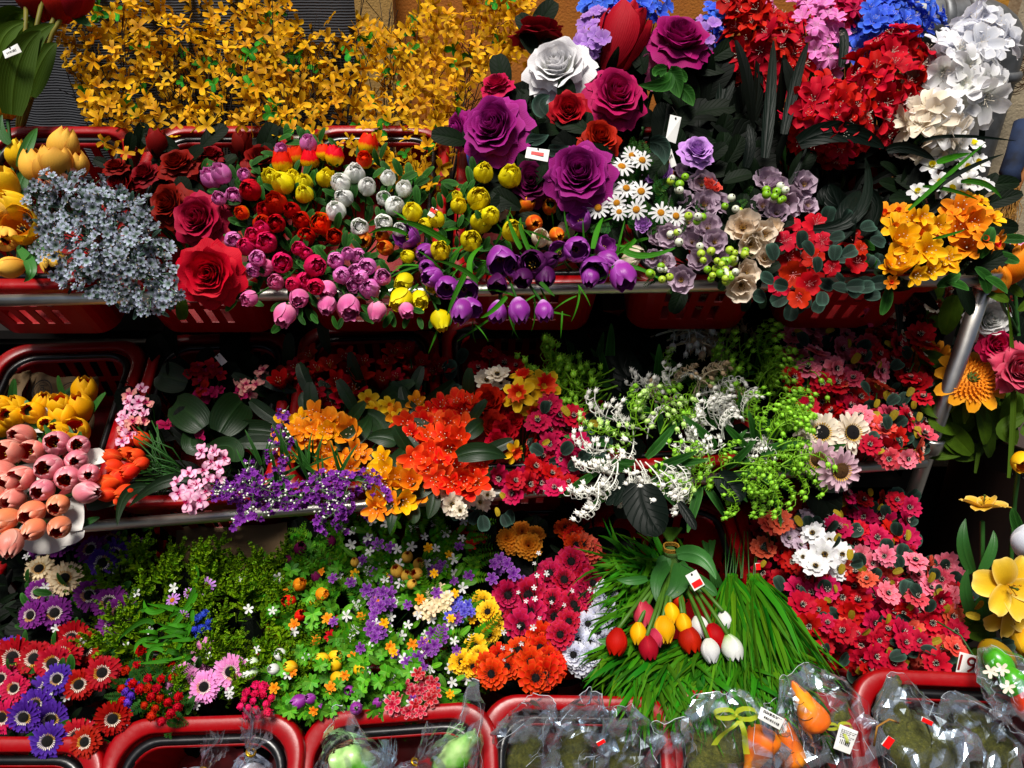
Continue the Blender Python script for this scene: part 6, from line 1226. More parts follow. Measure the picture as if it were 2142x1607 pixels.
# small flowers heap
GH = [(700, 1120), (940, 1110), (1000, 1200), (1010, 1300), (980, 1440), (880, 1500), (700, 1300)]
for i, (lb, ply, n) in enumerate((('dim fern fronds and tiny white flowers under the hanging broad leaves', [(700, 1090), (980, 1080), (980, 1180), (720, 1190)], 60), ('light green fern fronds around the purple phlox', [(700, 1190), (980, 1180), (990, 1300), (720, 1320)], 75), ('yellow green fern fronds at the lower right of the clover', [(720, 1320), (1000, 1300), (980, 1440), (860, 1490), (740, 1480)], 80))):
    b = Bunch('fern_bunch', lb, 'plant', (860, 1250+i*70, 1.50-.03*i), lambda x, y: T3(x, y)+.01, group='plastic fern bunches', sr=.001)
    b.leaves(fernmesh('fern', 12, .18), scatter(ply, int(n*.6), 18), (50, 80), nm='fern_frond', dj=.04); b.leaves(leafmesh('small_leaf', .4, 'clover', na=2, nv=4), scatter(ply, n//2, 16), (24, 36), dd=-.005)
    b.heads('small5', 'white', [(x, y, U(20, 27)) for x, y in scatter(ply, n//3, 28)], jit=.4, dd=-.025, sub=False); b.done()
def smallm(label, kd, cc, pts, root, sz, dd=-.03, jit=.4):
    b = Bunch('phlox_spray', label, 'flowers', root, lambda x, y: T3(x, y)+dd, sr=.001); b.heads(kd, cc, [(x, y, sz*U(.9, 1.12)) for x, y in pts], jit=jit, sub=False); b.done()
smallm('bright purple phlox sprig in the middle of the green heap', 'small6', 'tinypurple', [(767, 1235), (800, 1215), (785, 1245), (815, 1240), (795, 1270), (815, 1265), (780, 1262), (800, 1240)], (800, 1350, 1.48), 30)
smallm('purple phlox sprig just below the bright one', 'small6', 'tinypurple', [(780, 1300), (790, 1318), (800, 1325), (775, 1315), (805, 1310), (785, 1332)], (800, 1370, 1.46), 30)
smallm('purple phlox sprig left of the yellow zinnias', 'small6', 'tinypurple', [(885, 1345), (905, 1325), (925, 1318), (895, 1360), (875, 1375), (860, 1372), (910, 1350), (925, 1335), (850, 1385)], (890, 1420, 1.44), 30)
smallm('purple phlox sprig beside the magenta zinnias', 'small6', 'tinypurple', [(1045, 1170), (1060, 1180), (1045, 1192), (1075, 1200), (1035, 1180), (980, 1205), (1090, 1215), (1030, 1210)], (1040, 1300, 1.48), 30)
smallm('shaded mauve phlox sprig by the basket edge', 'small6', 'tinypurple', [(912, 1178), (905, 1195), (918, 1190), (770, 1130), (925, 1185), (790, 1140)], (900, 1300, 1.50), 28, .0)
smallm('pale yellow phlox sprig under the shaded mauve one', 'small6', 'cream', [(905, 1245), (920, 1240), (935, 1250), (915, 1260), (890, 1265), (905, 1275), (880, 1278), (930, 1268), (922, 1230), (895, 1285)], (910, 1360, 1.46), 32)
smallm('blue phlox sprig left of the magenta zinnias', 'small6', 'tinyblue', [(955, 1255), (945, 1275), (980, 1265), (972, 1280), (940, 1290), (985, 1280), (960, 1295), (965, 1270)], (960, 1360, 1.46), 28)
smallm('red and white phlox spray hanging over the second front basket', 'small6', 'tinyred', [(875, 1410), (885, 1425), (905, 1430), (850, 1435), (865, 1450), (880, 1445), (910, 1450), (900, 1465), (825, 1460), (845, 1470), (870, 1475), (855, 1490), (830, 1490), (880, 1490), (905, 1475), (820, 1475)], (860, 1450, 1.38), 34, -.04)
smallm('small red flowers in the shade above the orange pompons', 'small6', 'scarlet', [(975, 1095), (985, 1115), (965, 1130), (1000, 1100), (950, 1130), (985, 1140), (1005, 1125), (965, 1110), (700, 1300), (690, 1330), (705, 1345)], (980, 1260, 1.52), 28, .02)
smallm('little orange flowers dotted through the clover', 'small6', 'orange', scatter(CL, 16, 40), (740, 1420, 1.46), 24)
smallm('little yellow flowers dotted through the ferns', 'small6', 'yolk', scatter(GH, 14, 44), (860, 1400, 1.46), 22)
smallm('little violet flowers dotted through the ferns', 'small6', 'tinypurple', scatter(GH+[(600, 1350)], 22, 34), (840, 1400, 1.46), 24)
smallm('white starry filler flowers dotted through the fir sprigs', 'small5', 'white', scatter(FR, 16, 40), (440, 1400, 1.46), 20)
# zinnias
def zin(label, kd, cc, pts, root, sz, dd=0, jit=.35):
    b = Bunch('zinnia_bunch' if kd == 'zinnia' else 'pompon_bunch', label, 'flowers', root, lambda x, y: T3(x, y)+dd, sr=.0018); b.heads(kd, cc, [(x, y, sz*U(.92, 1.1)) for x, y in pts], jit=jit, cam=.9, out=.5)
    b.leaves(leafmesh('small_leaf', .35, 'dark'), jp(pts, 24, 1), (34, 50), dd=.04); b.done()
zin('orange pompons at the back of the zinnia basket', 'pompon', 'marigold', [(1092, 1112), (1075, 1138), (1105, 1142), (1120, 1118), (1060, 1125)], (1090, 1280, 1.52), 56, .01)
zin('coral zinnias shaded beside the basket side', 'zinnia', ('zinorange', 'coral'), [(1198, 1118), (1220, 1138), (1235, 1150), (1205, 1140), (1185, 1105)], (1190, 1280, 1.50), 62, .02)
zin('magenta zinnias with pink edges and black centres', 'zinnia', 'zinmag', [(1195, 1175), (1180, 1213), (1225, 1203), (1063, 1245), (1132, 1235), (1218, 1245), (1245, 1258), (1110, 1280), (1090, 1310), (1105, 1245), (1155, 1255), (1150, 1200), (1160, 1290), (1200, 1265), (1075, 1285), (1240, 1220)], (1150, 1340, 1.46), 72)
zin('yellow zinnias with red hearts left of the magenta ones', 'zinnia', 'zinyellow', [(1020, 1280), (1030, 1305), (1022, 1328), (995, 1352), (965, 1385), (990, 1395), (1000, 1370), (1010, 1260)], (1010, 1400, 1.44), 58, -.01)
zin('orange red zinnias piled at the front of the basket', 'zinnia', 'zinorange', [(1132, 1335), (1110, 1385), (1150, 1378), (1060, 1395), (1028, 1410), (1140, 1412), (1085, 1360), (1160, 1395), (1045, 1375), (1120, 1418), (1015, 1395), (1130, 1355)], (1100, 1400, 1.40), 68, -.03)
zin('hot pink zinnia beside the white ones', 'zinnia', 'zinmag', [(1172, 1328), (1190, 1300)], (1160, 1380, 1.42), 64, -.03)
zin('white zinnias in the corner of the basket', 'zinnia', 'bluetinge', [(1230, 1305), (1255, 1285), (1270, 1265), (1210, 1340), (1235, 1345), (1250, 1320), (1200, 1370), (1235, 1372), (1215, 1385), (1265, 1300), (1270, 1240)], (1230, 1380, 1.42), 62, 0)
mass('filler_bush', 'tiny white filler sprigs among the zinnias', 'plant', 'small5', 'white', [(1100, 1160), (1170, 1140), (1130, 1230), (1240, 1230), (1180, 1330), (1100, 1340), (1040, 1400), (1000, 1440), (1060, 1300)], 24, (9, 15), 18, T3, (1130, 1360, 1.46), dd=-.045, bulge=0)
# grass
def grass(label, base, tips, n, L, root, d0, wd=6):
    b = Bunch('grass_bunch', label, 'plant', root, T3, group='plastic grass bunches'); m = M()
    for i in range(n):
        bx, by = base[0]+U(-base[2], base[2]), base[1]+U(-base[3], base[3]); a = math.radians(U(*tips)); l = U(*L); tx, ty = bx+cos(a)*l, by-sin(a)*l+l*U(.0, .25)
        da = d0+.0015*0+U(-.02, .05); db = T3(tx, ty)-U(.0, .07); A = P(bx, by, T3(bx, by)+U(-.03, .05)); B = P(tx, ty, db); Md = P((bx+tx)/2+U(-34, 34), (by+ty)/2-l*U(-.05, .22), (T3((bx+tx)/2, (by+ty)/2)-.05+U(-.05, .04)))
        rows = []; w_ = U(.5, 2.0)*wd*1.6/FPX/2; rl = U(-1, 1)
        for k in range(6):
            t = k/5; p_ = A*(1-t)**2+Md*2*t*(1-t)+B*t*t; tg = (Md-A).lerp(B-Md, t).normalized(); sd_ = tg.cross((CAM-p_).normalized()).normalized(); nn = sd_.cross(tg); sd_ = sd_*cos(rl)+nn*sin(rl); ww = w_*(1-t**2.2)*(1 if t > 0 else .6)+.00015
            rows.append([p_-sd_*ww-b.rp, p_+nn*ww*.3-b.rp, p_+sd_*ww-b.rp])
        m.grid(rows, 0 if U(0, 1) < .7 else 1)
    b.extra('grass_blades', m, [G('grass'), G('fern')], kind='stuff'); b.done(); return b
grass('plastic grass fanning left beside the white zinnias', (1390, 1250, 60, 40), (170, 240), 120, (50, 130), (1400, 1330, 1.46), 1.36)
grass('plastic grass in dim light behind the tulip bundle', (1370, 1190, 70, 30), (110, 260), 150, (60, 120), (1400, 1320, 1.50), 1.42)
grass('plastic grass tuft hanging below the white and red tulips', (1480, 1390, 130, 30), (225, 325), 620, (70, 160), (1480, 1400, 1.40), 1.28)
grass('plastic grass tuft gathered at dark stems and falling right', (1530, 1210, 10, 10), (255, 305), 240, (120, 260), (1540, 1200, 1.46), 1.34)
grass('plastic grass tuft next to the red blossom heap', (1575, 1210, 10, 10), (265, 318), 280, (130, 270), (1580, 1200, 1.44), 1.32)
grass('plastic grass sweeping left under the red tulip', (1420, 1360, 120, 30), (190, 260), 260, (60, 130), (1400, 1380, 1.42), 1.28)
grass('plastic grass blades pointing right over the bagged carrots', (1590, 1390, 60, 40), (270, 345), 300, (60, 150), (1590, 1400, 1.40), 1.26)
# tulip bundle head down
TD = lambda x, y: T3(x, y)-.085
b = Bunch('tulip_bundle', 'bundle of red yellow pink and white tulips lying head down on the plastic grass', 'tulips', (1405, 1140, 1.38), TD, stem=solid('tulip_stem', '3e6418', .5))
tl = [('red', (1290, 1343, 60, -.2, -1, .35)), ('deepred', (1356, 1355, 50, .1, -1, .3)), ('red', (1442, 1338, 58, .2, -1, .5)), ('red', (1495, 1332, 56, .2, -1, .5)), ('red', (1420, 1258, 36, .2, -1, .2)), ('yolk', (1405, 1284, 44, .1, -1, .5)), ('yolk', (1390, 1318, 52, .1, -1, .4)), ('yolk', (1335, 1326, 44, -.1, -1, .3)), ('yolk', (1430, 1305, 46, .1, -1, .3)),
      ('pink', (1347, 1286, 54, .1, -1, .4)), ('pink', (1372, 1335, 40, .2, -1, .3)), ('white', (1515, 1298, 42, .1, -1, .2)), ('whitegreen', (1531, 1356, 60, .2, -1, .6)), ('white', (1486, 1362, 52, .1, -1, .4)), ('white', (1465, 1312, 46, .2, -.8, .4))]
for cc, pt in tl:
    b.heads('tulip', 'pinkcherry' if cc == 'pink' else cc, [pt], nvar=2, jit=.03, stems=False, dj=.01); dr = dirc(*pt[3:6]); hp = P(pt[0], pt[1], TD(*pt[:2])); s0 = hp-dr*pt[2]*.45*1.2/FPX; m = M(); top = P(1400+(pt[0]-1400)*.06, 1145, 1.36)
    m.tube([s0-b.rp, P(pt[0]+(1405-pt[0])*.35, pt[1]-(pt[1]-1150)*.4, TD(pt[0], pt[1]-60)+.0)-b.rp, P(1405+(pt[0]-1405)*.15, 1190, 1.34)-b.rp, top-b.rp, top+(P(1405-(pt[0]-1400)*.18, 1105, 1.40)-top)-b.rp], .0034, 6); obj('stem', m.mesh('stem', [b.stem]), b.o)
for p_, w_ in (([(1415, 1160, 0), (1465, 1165, -.02), (1498, 1212, 0)], 36), ([(1400, 1180, 0), (1375, 1210, -.02), (1375, 1262, 0)], 30), ([(1420, 1175, 0), (1420, 1220, -.02), (1385, 1255, 0)], 40), ([(1420, 1190, 0), (1450, 1210, -.01), (1475, 1225, 0)], 34), ([(1355, 1210, 0), (1320, 1215, -.01), (1290, 1212, 0)], 18), ([(1290, 1320, 0), (1275, 1340, 0), (1250, 1338, 0)], 22), ([(1440, 1200, 0), (1480, 1230, 0), (1500, 1245, 0)], 30), ([(1395, 1165, 0), (1385, 1180, 0), (1370, 1190, 0)], 30)): b.blade(p_, w_, 'tulipleaf')
m = M(); c = P(1404, 1146, 1.345)-b.rp
for k in range(3): m.tube([c+V((cos(a)*.014, sin(a)*.012, .003*k-.003+.001*sin(3*a))) for a in [2*pi*i/14 for i in range(15)]], .0016, 5)
obj('raffia_tie', m.mesh('raffia_tie', [solid('raffia', 'a87a20', .7)]), b.o); b.done()
b = Bunch('stem_bundle', 'second tied bundle of green stems in the shade behind the tulips', 'stems', (1480, 1180, 1.44), T3)
for q in range(6): b.sm.tube([P(1470+q*5, 1135+U(-6, 6), 1.45)-b.rp, P(1482+q, 1175, 1.42)-b.rp, P(1490+q*5, 1230, 1.40)-b.rp], .003, 6)
for q in range(12): x = 1530+U(-14, 60); b.sm.tube([P(x+U(-8, 18), 1110+U(0, 40), 1.46)-b.rp, P(x, 1210, 1.36)-b.rp], .0012, 4)
b.done()
# heap of red blossoms bottom right
HP = [(1610, 1030), (1700, 1040), (1900, 1040), (1920, 1180), (2010, 1190), (2030, 1300), (1990, 1400), (1850, 1390), (1700, 1400), (1680, 1280), (1620, 1180)]
def heap(label, cc, poly, n, md, root, sz=58, dd=0, eu=10, extra=()):
    cosmos_bunch(label, cc, scatter(poly, n, md)+list(extra), root, sz, dd, T3, eu, poly)
heap('dim red blossoms under the middle rail at the left of the big heap', ('redcherry', 'coral'), [(1590, 1020), (1700, 1030), (1680, 1100), (1640, 1240), (1590, 1200)], 14, 30, (1640, 1240, 1.50), 52, .03, 8, [(1630, 1088)])
heap('crimson blossoms hanging next to the lower post', ('redcherry', 'scarlet', 'rosecherry'), [(1720, 1030), (1900, 1040), (1920, 1160), (1780, 1160), (1740, 1100)], 32, 27, (1800, 1280, 1.50), 56, 0, 16)
heap('rose red blossoms in the middle of the big heap', ('redcherry', 'rosecherry'), [(1650, 1170), (1760, 1190), (1900, 1220), (1900, 1330), (1760, 1340), (1690, 1310)], 38, 30, (1780, 1340, 1.46), 62, -.03, 16)
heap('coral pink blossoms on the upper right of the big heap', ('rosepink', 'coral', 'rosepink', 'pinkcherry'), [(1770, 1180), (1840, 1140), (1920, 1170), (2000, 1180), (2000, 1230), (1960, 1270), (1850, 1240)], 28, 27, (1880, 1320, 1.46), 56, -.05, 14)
heap('red and coral blossoms at the right end of the big heap', ('redcherry', 'scarlet', 'redcherry', 'coral'), [(1890, 1250), (2010, 1230), (2030, 1330), (1960, 1390), (1890, 1350)], 25, 28, (1920, 1360, 1.42), 56, -.02, 14)
heap('coral and red blossoms along the bottom of the big heap', ('coral', 'redcherry', 'redcherry', 'redcherry'), [(1690, 1290), (1900, 1320), (1890, 1390), (1800, 1400), (1700, 1370)], 24, 28, (1800, 1380, 1.40), 54, -.01, 18, [(1805, 1380), (1820, 1400), (1850, 1425)])
cosmos_bunch('white cosmos cluster with dark centres on the red heap', 'white', [(1725, 1160), (1706, 1184), (1735, 1130), (1700, 1115), (1762, 1160), (1680, 1165), (1755, 1190)], (1720, 1280, 1.44), 56, -.08, T3, 5, [(1690, 1100), (1790, 1120), (1780, 1190), (1700, 1200)], jit=.3)
cosmos_bunch('pale lilac cosmos cluster left of the white one', ('mauve', 'lilac'), [(1668, 1100), (1650, 1125), (1675, 1140), (1730, 1080), (1690, 1085)], (1680, 1260, 1.46), 52, -.05, T3, 3, [(1650, 1090), (1720, 1090), (1700, 1150)], jit=.3)
cosmos_bunch('bright coral cosmos pair at the upper left of the heap', 'coral', [(1632, 1090), (1612, 1095), (1640, 1100)], (1640, 1260, 1.46), 56, -.04, T3, 0, None, jit=.2)
b = Bunch('eucalyptus_vine', 'thin vine with yellow green leaves trailing by the price card', 'plant', (1960, 1300, 1.28), lambda x, y: 1.22)
b.sm.tube([P(1960, 1300, 1.24)-b.rp, P(2010, 1330, 1.22)-b.rp, P(2035, 1370, 1.2)-b.rp, P(2060, 1420, 1.2)-b.rp], .0016, 4); b.leaves(EU, [(2060, 1350), (2085, 1352)], 34); b.leaves(leafmesh('young_leaf', .6, 'yleaf'), [(2040, 1275), (2020, 1285), (1945, 1390), (1950, 1400), (1700, 1405), (1760, 1080)], (20, 28), dd=.0); b.done()

# ================================================================== RIGHT EDGE
b = Bunch('rose', 'white rose with pale green heart right of the chrome post', 'rose', (2080, 820, 1.60), 1.42, sr=.004); st_ = RR.getstate(); RR.seed(41); b.heads('rose', 'whitegreen', [(2072, 668, 104, -.1, .1, 1)], jit=.03, sj=0); RR.setstate(st_); b.done()
b = Bunch('rose', 'dusty pink rose directly below the white rose at the right', 'rose', (2090, 860, 1.60), 1.40, sr=.004); b.heads('rose', 'rosecherry', [(2088, 722, 84, -.1, 0, 1)], jit=.03, sj=0); b.done()
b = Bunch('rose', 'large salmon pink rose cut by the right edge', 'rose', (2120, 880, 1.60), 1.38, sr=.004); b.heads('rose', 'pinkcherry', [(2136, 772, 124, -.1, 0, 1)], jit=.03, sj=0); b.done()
b = Bunch('sunflower', 'big orange sunflower with a domed centre behind the chrome post', 'sunflower', (2040, 960, 1.60), 1.45, sr=.006); b.heads('bigsun', 'sungold', [(2030, 795, 150, -.15, .35, .9)], jit=.02, sj=0, nvar=1)
b.leaves(leafmesh('rose_leaf', .6, 'olive', q=.4), [(2000, 900), (2060, 930), (2100, 900), (2020, 950), (1985, 760), (1975, 700), (2090, 860)], (70, 100), dd=.05); b.done()
b = Bunch('sunflower', 'second orange sunflower hidden behind the chrome post', 'sunflower', (1970, 900, 1.62), 1.53, sr=.005); b.heads('sunflower', 'sungold', [(1955, 760, 110, -.2, .2, 1)], jit=.03, sj=0); b.done()
coralm = solid('filigree_red', '8a1206', .7, c2='4a0804', vv=.3); key = 'filig'
m = M()
def fil(o, d, L, k):
    m.tube([o, o+d*L*.5+V((U(-.03, .03), U(-.03, .03), 0)), o+d*L], .012*(.7**k)+.006, 3, cap=False)
    if k < 3:
        for q in range(4): fil(o+d*L*U(.4, 1), (d+V((U(-1, 1), U(-1, 1), U(-.5, .8)))*.8).normalized(), L*.6, k+1)
fil(V((0, 0, -.4)), V((0, 0, 1)), .35, 0); me = m.mesh('filigree_sprig', [coralm])
b = Bunch('filigree_spray', 'dark red coral like filigree twigs behind the corner post', 'plant', (1980, 760, 1.62), 1.55, sr=.0016)
for x, y in scatter([(1860, 620), (1990, 600), (2110, 620), (2120, 650), (1980, 680), (1870, 660)], 44, 12): b.inst([('sprig', me)], P(x, y, 1.54+U(-.03, .03)), rotz_to(dirc(U(-.6, .6), U(0, 1), U(.2, 1)), U(0, 6)), U(40, 56)*1.5/FPX)
b.done()
b = Bunch('wild_flower', 'tiny white flower on a dark stem in the gap above the pink cosmos', 'flower', (1900, 760, 1.60), 1.52, sr=.0012); b.heads('cosmos', 'ivory', [(1878, 660, 40, 0, .8, .5), (1890, 700, 40, .5, .3, .5), (1950, 640, 40)], jit=.1); b.leaves(leafmesh('rose_leaf', .5, 'olive', q=.4), [(1960, 630), (1990, 660), (1950, 690), (1960, 750)], (60, 90), dd=.04); b.done()
# dark pot with rim
pot = obj('flower_pot', None, label='dark brown tall flower bucket with a thin rim at the right edge', cat='bucket'); pc = onY(2120, 1010, 1.42); pot.location = (pc.x, 1.42, 0)
m = M(); ph = 1.6-.80; rr_ = .155; ztop = onY(2060, 960, 1.27).z
m.grid([[V((cos(a)*r, sin(a)*r, z)) for a in [2*pi*i/40 for i in range(40)]] for r, z in ((.10, .01), (.105, .02), (rr_-.008, ztop-.02), (rr_, ztop), (rr_-.006, ztop-.002), (.10, .06))], 0, True); k = NT('pot_slats'); tc = k.n('TexCoord').outputs['Object']; wv = k.n('TexNoise', i_Scale=6.0, i_Detail=3.0); mp = k.n('Mapping'); mp.inputs['Scale'].default_value = (4, 4, .2); k.l(tc, mp.inputs[0]); k.l(mp.outputs[0], wv.inputs['Vector'])
k.l(k.mix(wv.outputs[0], lin('0c0604'), lin('3a1c0c')), k.b.inputs['Base Color']); k.b.inputs['Roughness'].default_value = .6; obj('bucket', m.mesh('bucket', [k.m]), pot)
m = M(); m.tube([V((cos(a)*rr_, sin(a)*rr_, ztop)) for a in [2*pi*i/40 for i in range(41)]], .003, 6, cap=False); obj('bucket_rim', m.mesh('bucket_rim', [solid('rim_brass', '5a4a38', .4, metal=.7)]), pot)
b = Bunch('leafy_stems', 'olive sunflower foliage filling the dark bucket', 'plant', (2080, 980, 1.58), lambda x, y: 1.50, sr=.004)
b.leaves(leafmesh('rose_leaf', .6, 'olive', q=.4), scatter([(1980, 860), (2142, 860), (2142, 960), (1990, 960)], 22, 16), (70, 110)); b.leaves(leafmesh('rose_leaf', .6, 'darker', q=.4), scatter([(1980, 600), (2142, 600), (2142, 940), (1990, 940)], 50, 16), (80, 120), dd=.08)
for p_, w_ in (([(2110, 1000, -.1), (2120, 800, -.1), (2105, 620, -.12)], 10), ([(2040, 990, 0), (2050, 930, 0), (2060, 880, 0)], 8), ([(2142, 870, -.08), (2100, 900, -.08), (2128, 930, -.08)], 30)): b.blade(p_, w_, 'olive')
b.done()
b = Bunch('open_tulip', 'fully open yellow brown tulip standing alone before the dark bucket', 'flower', (2045, 1330, 1.30), 1.26, sr=.004)
b.heads('lily', 'lilygold', [(2058, 1055, 104, .02, 1, .12)], jit=.02, sj=0); 
for p_, w_ in (([(2035, 1200, 0), (2015, 1140, -.01), (2020, 1085, 0)], 26), ([(2050, 1200, 0), (2075, 1150, -.01), (2078, 1110, 0)], 20), ([(2050, 1250, 0), (2060, 1290, 0), (2052, 1360, 0)], 30), ([(2040, 1300, 0), (2020, 1240, 0), (2025, 1190, 0)], 24)): b.blade(p_, w_, 'tulipleaf')
b.done()
b = Bunch('yellow_lily', 'big yellow open lily near the right edge', 'flower', (2100, 1340, 1.30), 1.20, sr=.004); b.heads('lily', 'lilygold', [(2112, 1228, 150, -.1, .1, 1)], jit=.02, sj=0, nvar=1); b.done()
b = Bunch('yellow_lily', 'second yellow lily half hidden under the big one', 'flower', (2110, 1360, 1.32), 1.235, sr=.004); b.heads('lily', 'lilygold', [(2115, 1285, 120, .1, -.4, 1)], jit=.02, sj=0); b.heads('tulip', 'gold', [(2142, 1340, 60, .3, -.8, .3), (2138, 965, 50, -.3, -.5, .7)], jit=.02); b.heads('tulip', 'whitecool', [(2146, 1130, 76, .1, .9, .3)], nvar=1)
b.leaves(leafmesh('broad_leaf', .3, 'olive'), scatter([(2050, 1290), (2142, 1290), (2142, 1400), (2060, 1380)], 14, 16), (60, 100), dd=.05)
for p_, w_ in (([(2142, 1140, 0), (2125, 1090, 0), (2118, 1062, 0)], 22),): b.blade(p_, w_, 'green')
b.done()
bb = obj('dark_crate', None, loc=(0, 0, 0), label='dark crate standing in shade behind the yellow lilies', cat='crate'); q = onY(2080, 1200, 1.35); m = M(); m.box(q.x-.17, q.x+.5, 1.55, 1.95, .0, .52); obj('crate_side', m.mesh('crate_side', [solid('dark_weave', '1a1612', .8, noise=.6, nscale=90, bump=1)], False), bb)

# ================================================================== PRICE TAGS AND CARDS
tagm = solid('tag_card', 'd8d8d4', .6, noise=.05); redi = solid('red_sticker', 'd80c0c', .5, noise=.05)
def barcode(n, w, h):
    m = M(); x = -w/2
    while x < w/2: a = U(.0005, .0018)*1.2; m.box(x, x+a, -h/2, h/2, 0, .0003); x += a+U(.0006, .0018)
    return m
def tag(label, x, y, d, wpx, hpx, ang, sticker=None, bars=False, tilt=(0, 0, 1), lines=0, cat='price tag', mat=None, hole=True):
    """flat card hung in the flowers"""
    N = dirc(*tilt); X = dirc(cos(math.radians(ang)), sin(math.radians(ang)), 0); X = (X-N*X.dot(N)).normalized(); Yv = N.cross(X)
    o = obj('price_tag', None, label=label, cat=cat, group=None); mt = Matrix((X, Yv, N)).transposed().to_4x4(); mt.translation = P(x, y, d); o.matrix_world = mt
    w_, h_ = wpx*d/FPX, hpx*d/FPX; m = M(); rows = []
    for t in (0, .0008): rows.append([V((sx*w_/2, sy*h_/2, t+.0012*sx*sy)) for sx, sy in ((-1, -1), (1, -1), (1, 1), (-1, 1))])
    m.grid(rows, 0, True); m.face((4, 5, 6, 7)); m.face((3, 2, 1, 0)); obj('card', m.mesh('card', [mat or tagm], False), o)
    if sticker: 
        sx, sy, sw, sh = sticker; m = M(); m.box((sx-sw/2)*w_, (sx+sw/2)*w_, (sy-sh/2)*h_, (sy+sh/2)*h_, .0022, .0026); obj('sticker', m.mesh('sticker', [redi], False), o)
    if bars: obj('barcode', barcode(0, w_*.6, h_*.18).mesh('barcode', [ink], False), o, loc=(0, -h_*.05 if bars is True else bars*h_, .0022))
    for q in range(lines):
        m = M(); x0 = -w_*.4
        while x0 < w_*(.35-.1*(q % 3)): a = U(.001, .004); m.box(x0, x0+a, h_*(.36-q*.075)-.0004, h_*(.36-q*.075)+.0004, 0, .0003); x0 += a+.0012
        obj('printed_line', m.mesh('printed_line', [ink], False), o, loc=(0, 0, .0022))
    if hole: m = M(); m.tube([(0, h_*.4, 0), (0, h_*.4, .003)], .0016, 8); m.tube([(0, h_*.4, .001), (.003, h_*.6, -.004), (-.004, h_*1.0, -.02)], .0005, 4); obj('tag_string', m.mesh('tag_string', [ink], False), o)
    return o
tag('white tag with a red strip hanging under the huge purple rose', 1124, 323, 1.27, 48, 26, -10, (0, .0, .55, .28), tilt=(0, .2, 1))
tag('blank white tag hanging below the ivy leaves and magenta rose', 1408, 270, 1.33, 24, 56, -12, tilt=(.2, 0, 1))
tag('small barcode tag below the blank white tag', 1405, 332, 1.33, 12, 38, 12, bars=.1, tilt=(-.7, 0, .7))
tag('white tag with a red square on the tulip bundle', 1454, 1214, 1.235, 26, 36, 30, (.0, -.2, .8, .35), tilt=(0, .1, 1))
tag('small red sticker tag at the dark grass stems', 1585, 1185, 1.30, 10, 14, 5, (.0, 0, 1, 1), hole=False)
tag('barcode tag half hidden by the olive leaves at the top left', 25, 108, 1.42, 36, 18, 25, bars=True)
tag('white and red tag between yellow and white buds', 905, 445, 1.27, 14, 20, -30, (.0, .2, 1, .4))
tag('pink paper slip between the basket and pink cosmos', 1817, 665, 1.50, 12, 40, 15, mat=solid('pink_card', 'c03060', .7), hole=False)
tag('barcode tag beside the white and magenta orchid spray', 472, 1020, 1.31, 34, 24, -12, bars=True)
tag('small white tag in the back of the second basket', 462, 752, 1.50, 14, 24, 40)
# price card
o = tag('round wrapped price card with a red handwritten 19 by the red blossoms', 2030, 1392, 1.17, 56, 44, -14, hole=False, cat='price card'); h19 = obj('lettering', textmesh('19-', .036, solid('red_marker', '8a0a06', .7)), o, loc=(-.004, 0, .0026))
m = M(); rr_ = .034
m.grid([[V((cos(a)*r, sin(a)*r*1.0, z)) for a in [2*pi*i/20 for i in range(20)]] for r, z in ((.010, .0095), (.024, .0085), (rr_, .004), (rr_, -.003), (.01, -.006))], 0, True)
# ================================================================== CELLOPHANE
ck = NT('cellophane'); ck.b.inputs['Base Color'].default_value = (.9, .95, 1, 1)
gl = ck.n('BsdfGlossy'); gl.inputs['Roughness'].default_value = .26; gl.inputs['Color'].default_value = (.72, .86, 1, 1); tr = ck.n('BsdfTransparent'); lw = ck.n('LayerWeight', i_Blend=.14)
tc = ck.n('TexCoord').outputs['Object']; ns = ck.n('TexNoise', i_Scale=38.0, i_Detail=2.0, i_Distortion=1.5); ck.l(tc, ns.inputs['Vector']); bp = ck.n('Bump', i_Strength=.55, i_Distance=.004); ck.l(ns.outputs[0], bp.inputs['Height']); ck.l(bp.outputs[0], gl.inputs['Normal']); ck.l(bp.outputs[0], lw.inputs['Normal'])
df = ck.n('BsdfDiffuse'); df.inputs[0].default_value = (.8, .85, .9, 1); mx1 = ck.n('MixShader', i_0=.10); ck.l(gl.outputs[0], mx1.inputs[1]); ck.l(df.outputs[0], mx1.inputs[2])
mx = ck.n('MixShader'); n3 = ck.n('TexNoise', i_Scale=17.0, i_Detail=1.0, i_Distortion=1.0); ck.l(tc, n3.inputs['Vector']); pt = ck.ramp(n3.outputs[0], [(.49, (0, 0, 0, 1)), (.54, (1, 1, 1, 1))])  # noise mask adds blue-tinted gloss patches that imitate sky reflections
ck.l(ck.math('ADD', ck.math('ADD', ck.math('MULTIPLY', lw.outputs['Fresnel'], .45), .02), ck.math('MULTIPLY', pt, .5)), mx.inputs[0]); ck.l(tr.outputs[0], mx.inputs[1]); ck.l(mx1.outputs[0], mx.inputs[2]); ck.l(mx.outputs[0], ck.out.inputs[0]); CELLO = ck.m
from mathutils import noise as mn
CREASE = solid('film_crease', 'c4ccd4', .25, spec=.8, noise=.3)
def crumple(m, amp, s, seed, keep=lambda p: 1):
    o = V((seed*3.1, seed*1.7, seed)); m.v = [tuple(V(p)+V((mn.noise(V(p)*s+o), mn.noise(V(p)*s+o+V((9, 0, 0))), mn.noise(V(p)*s+o+V((0, 9, 0)))))*amp*keep(V(p))+V((mn.noise(V(p)*s*3+o), mn.noise(V(p)*s*3+o+V((5, 0, 0))), mn.noise(V(p)*s*3+o+V((0, 5, 0)))))*amp*.4*keep(V(p))) for p in m.v]
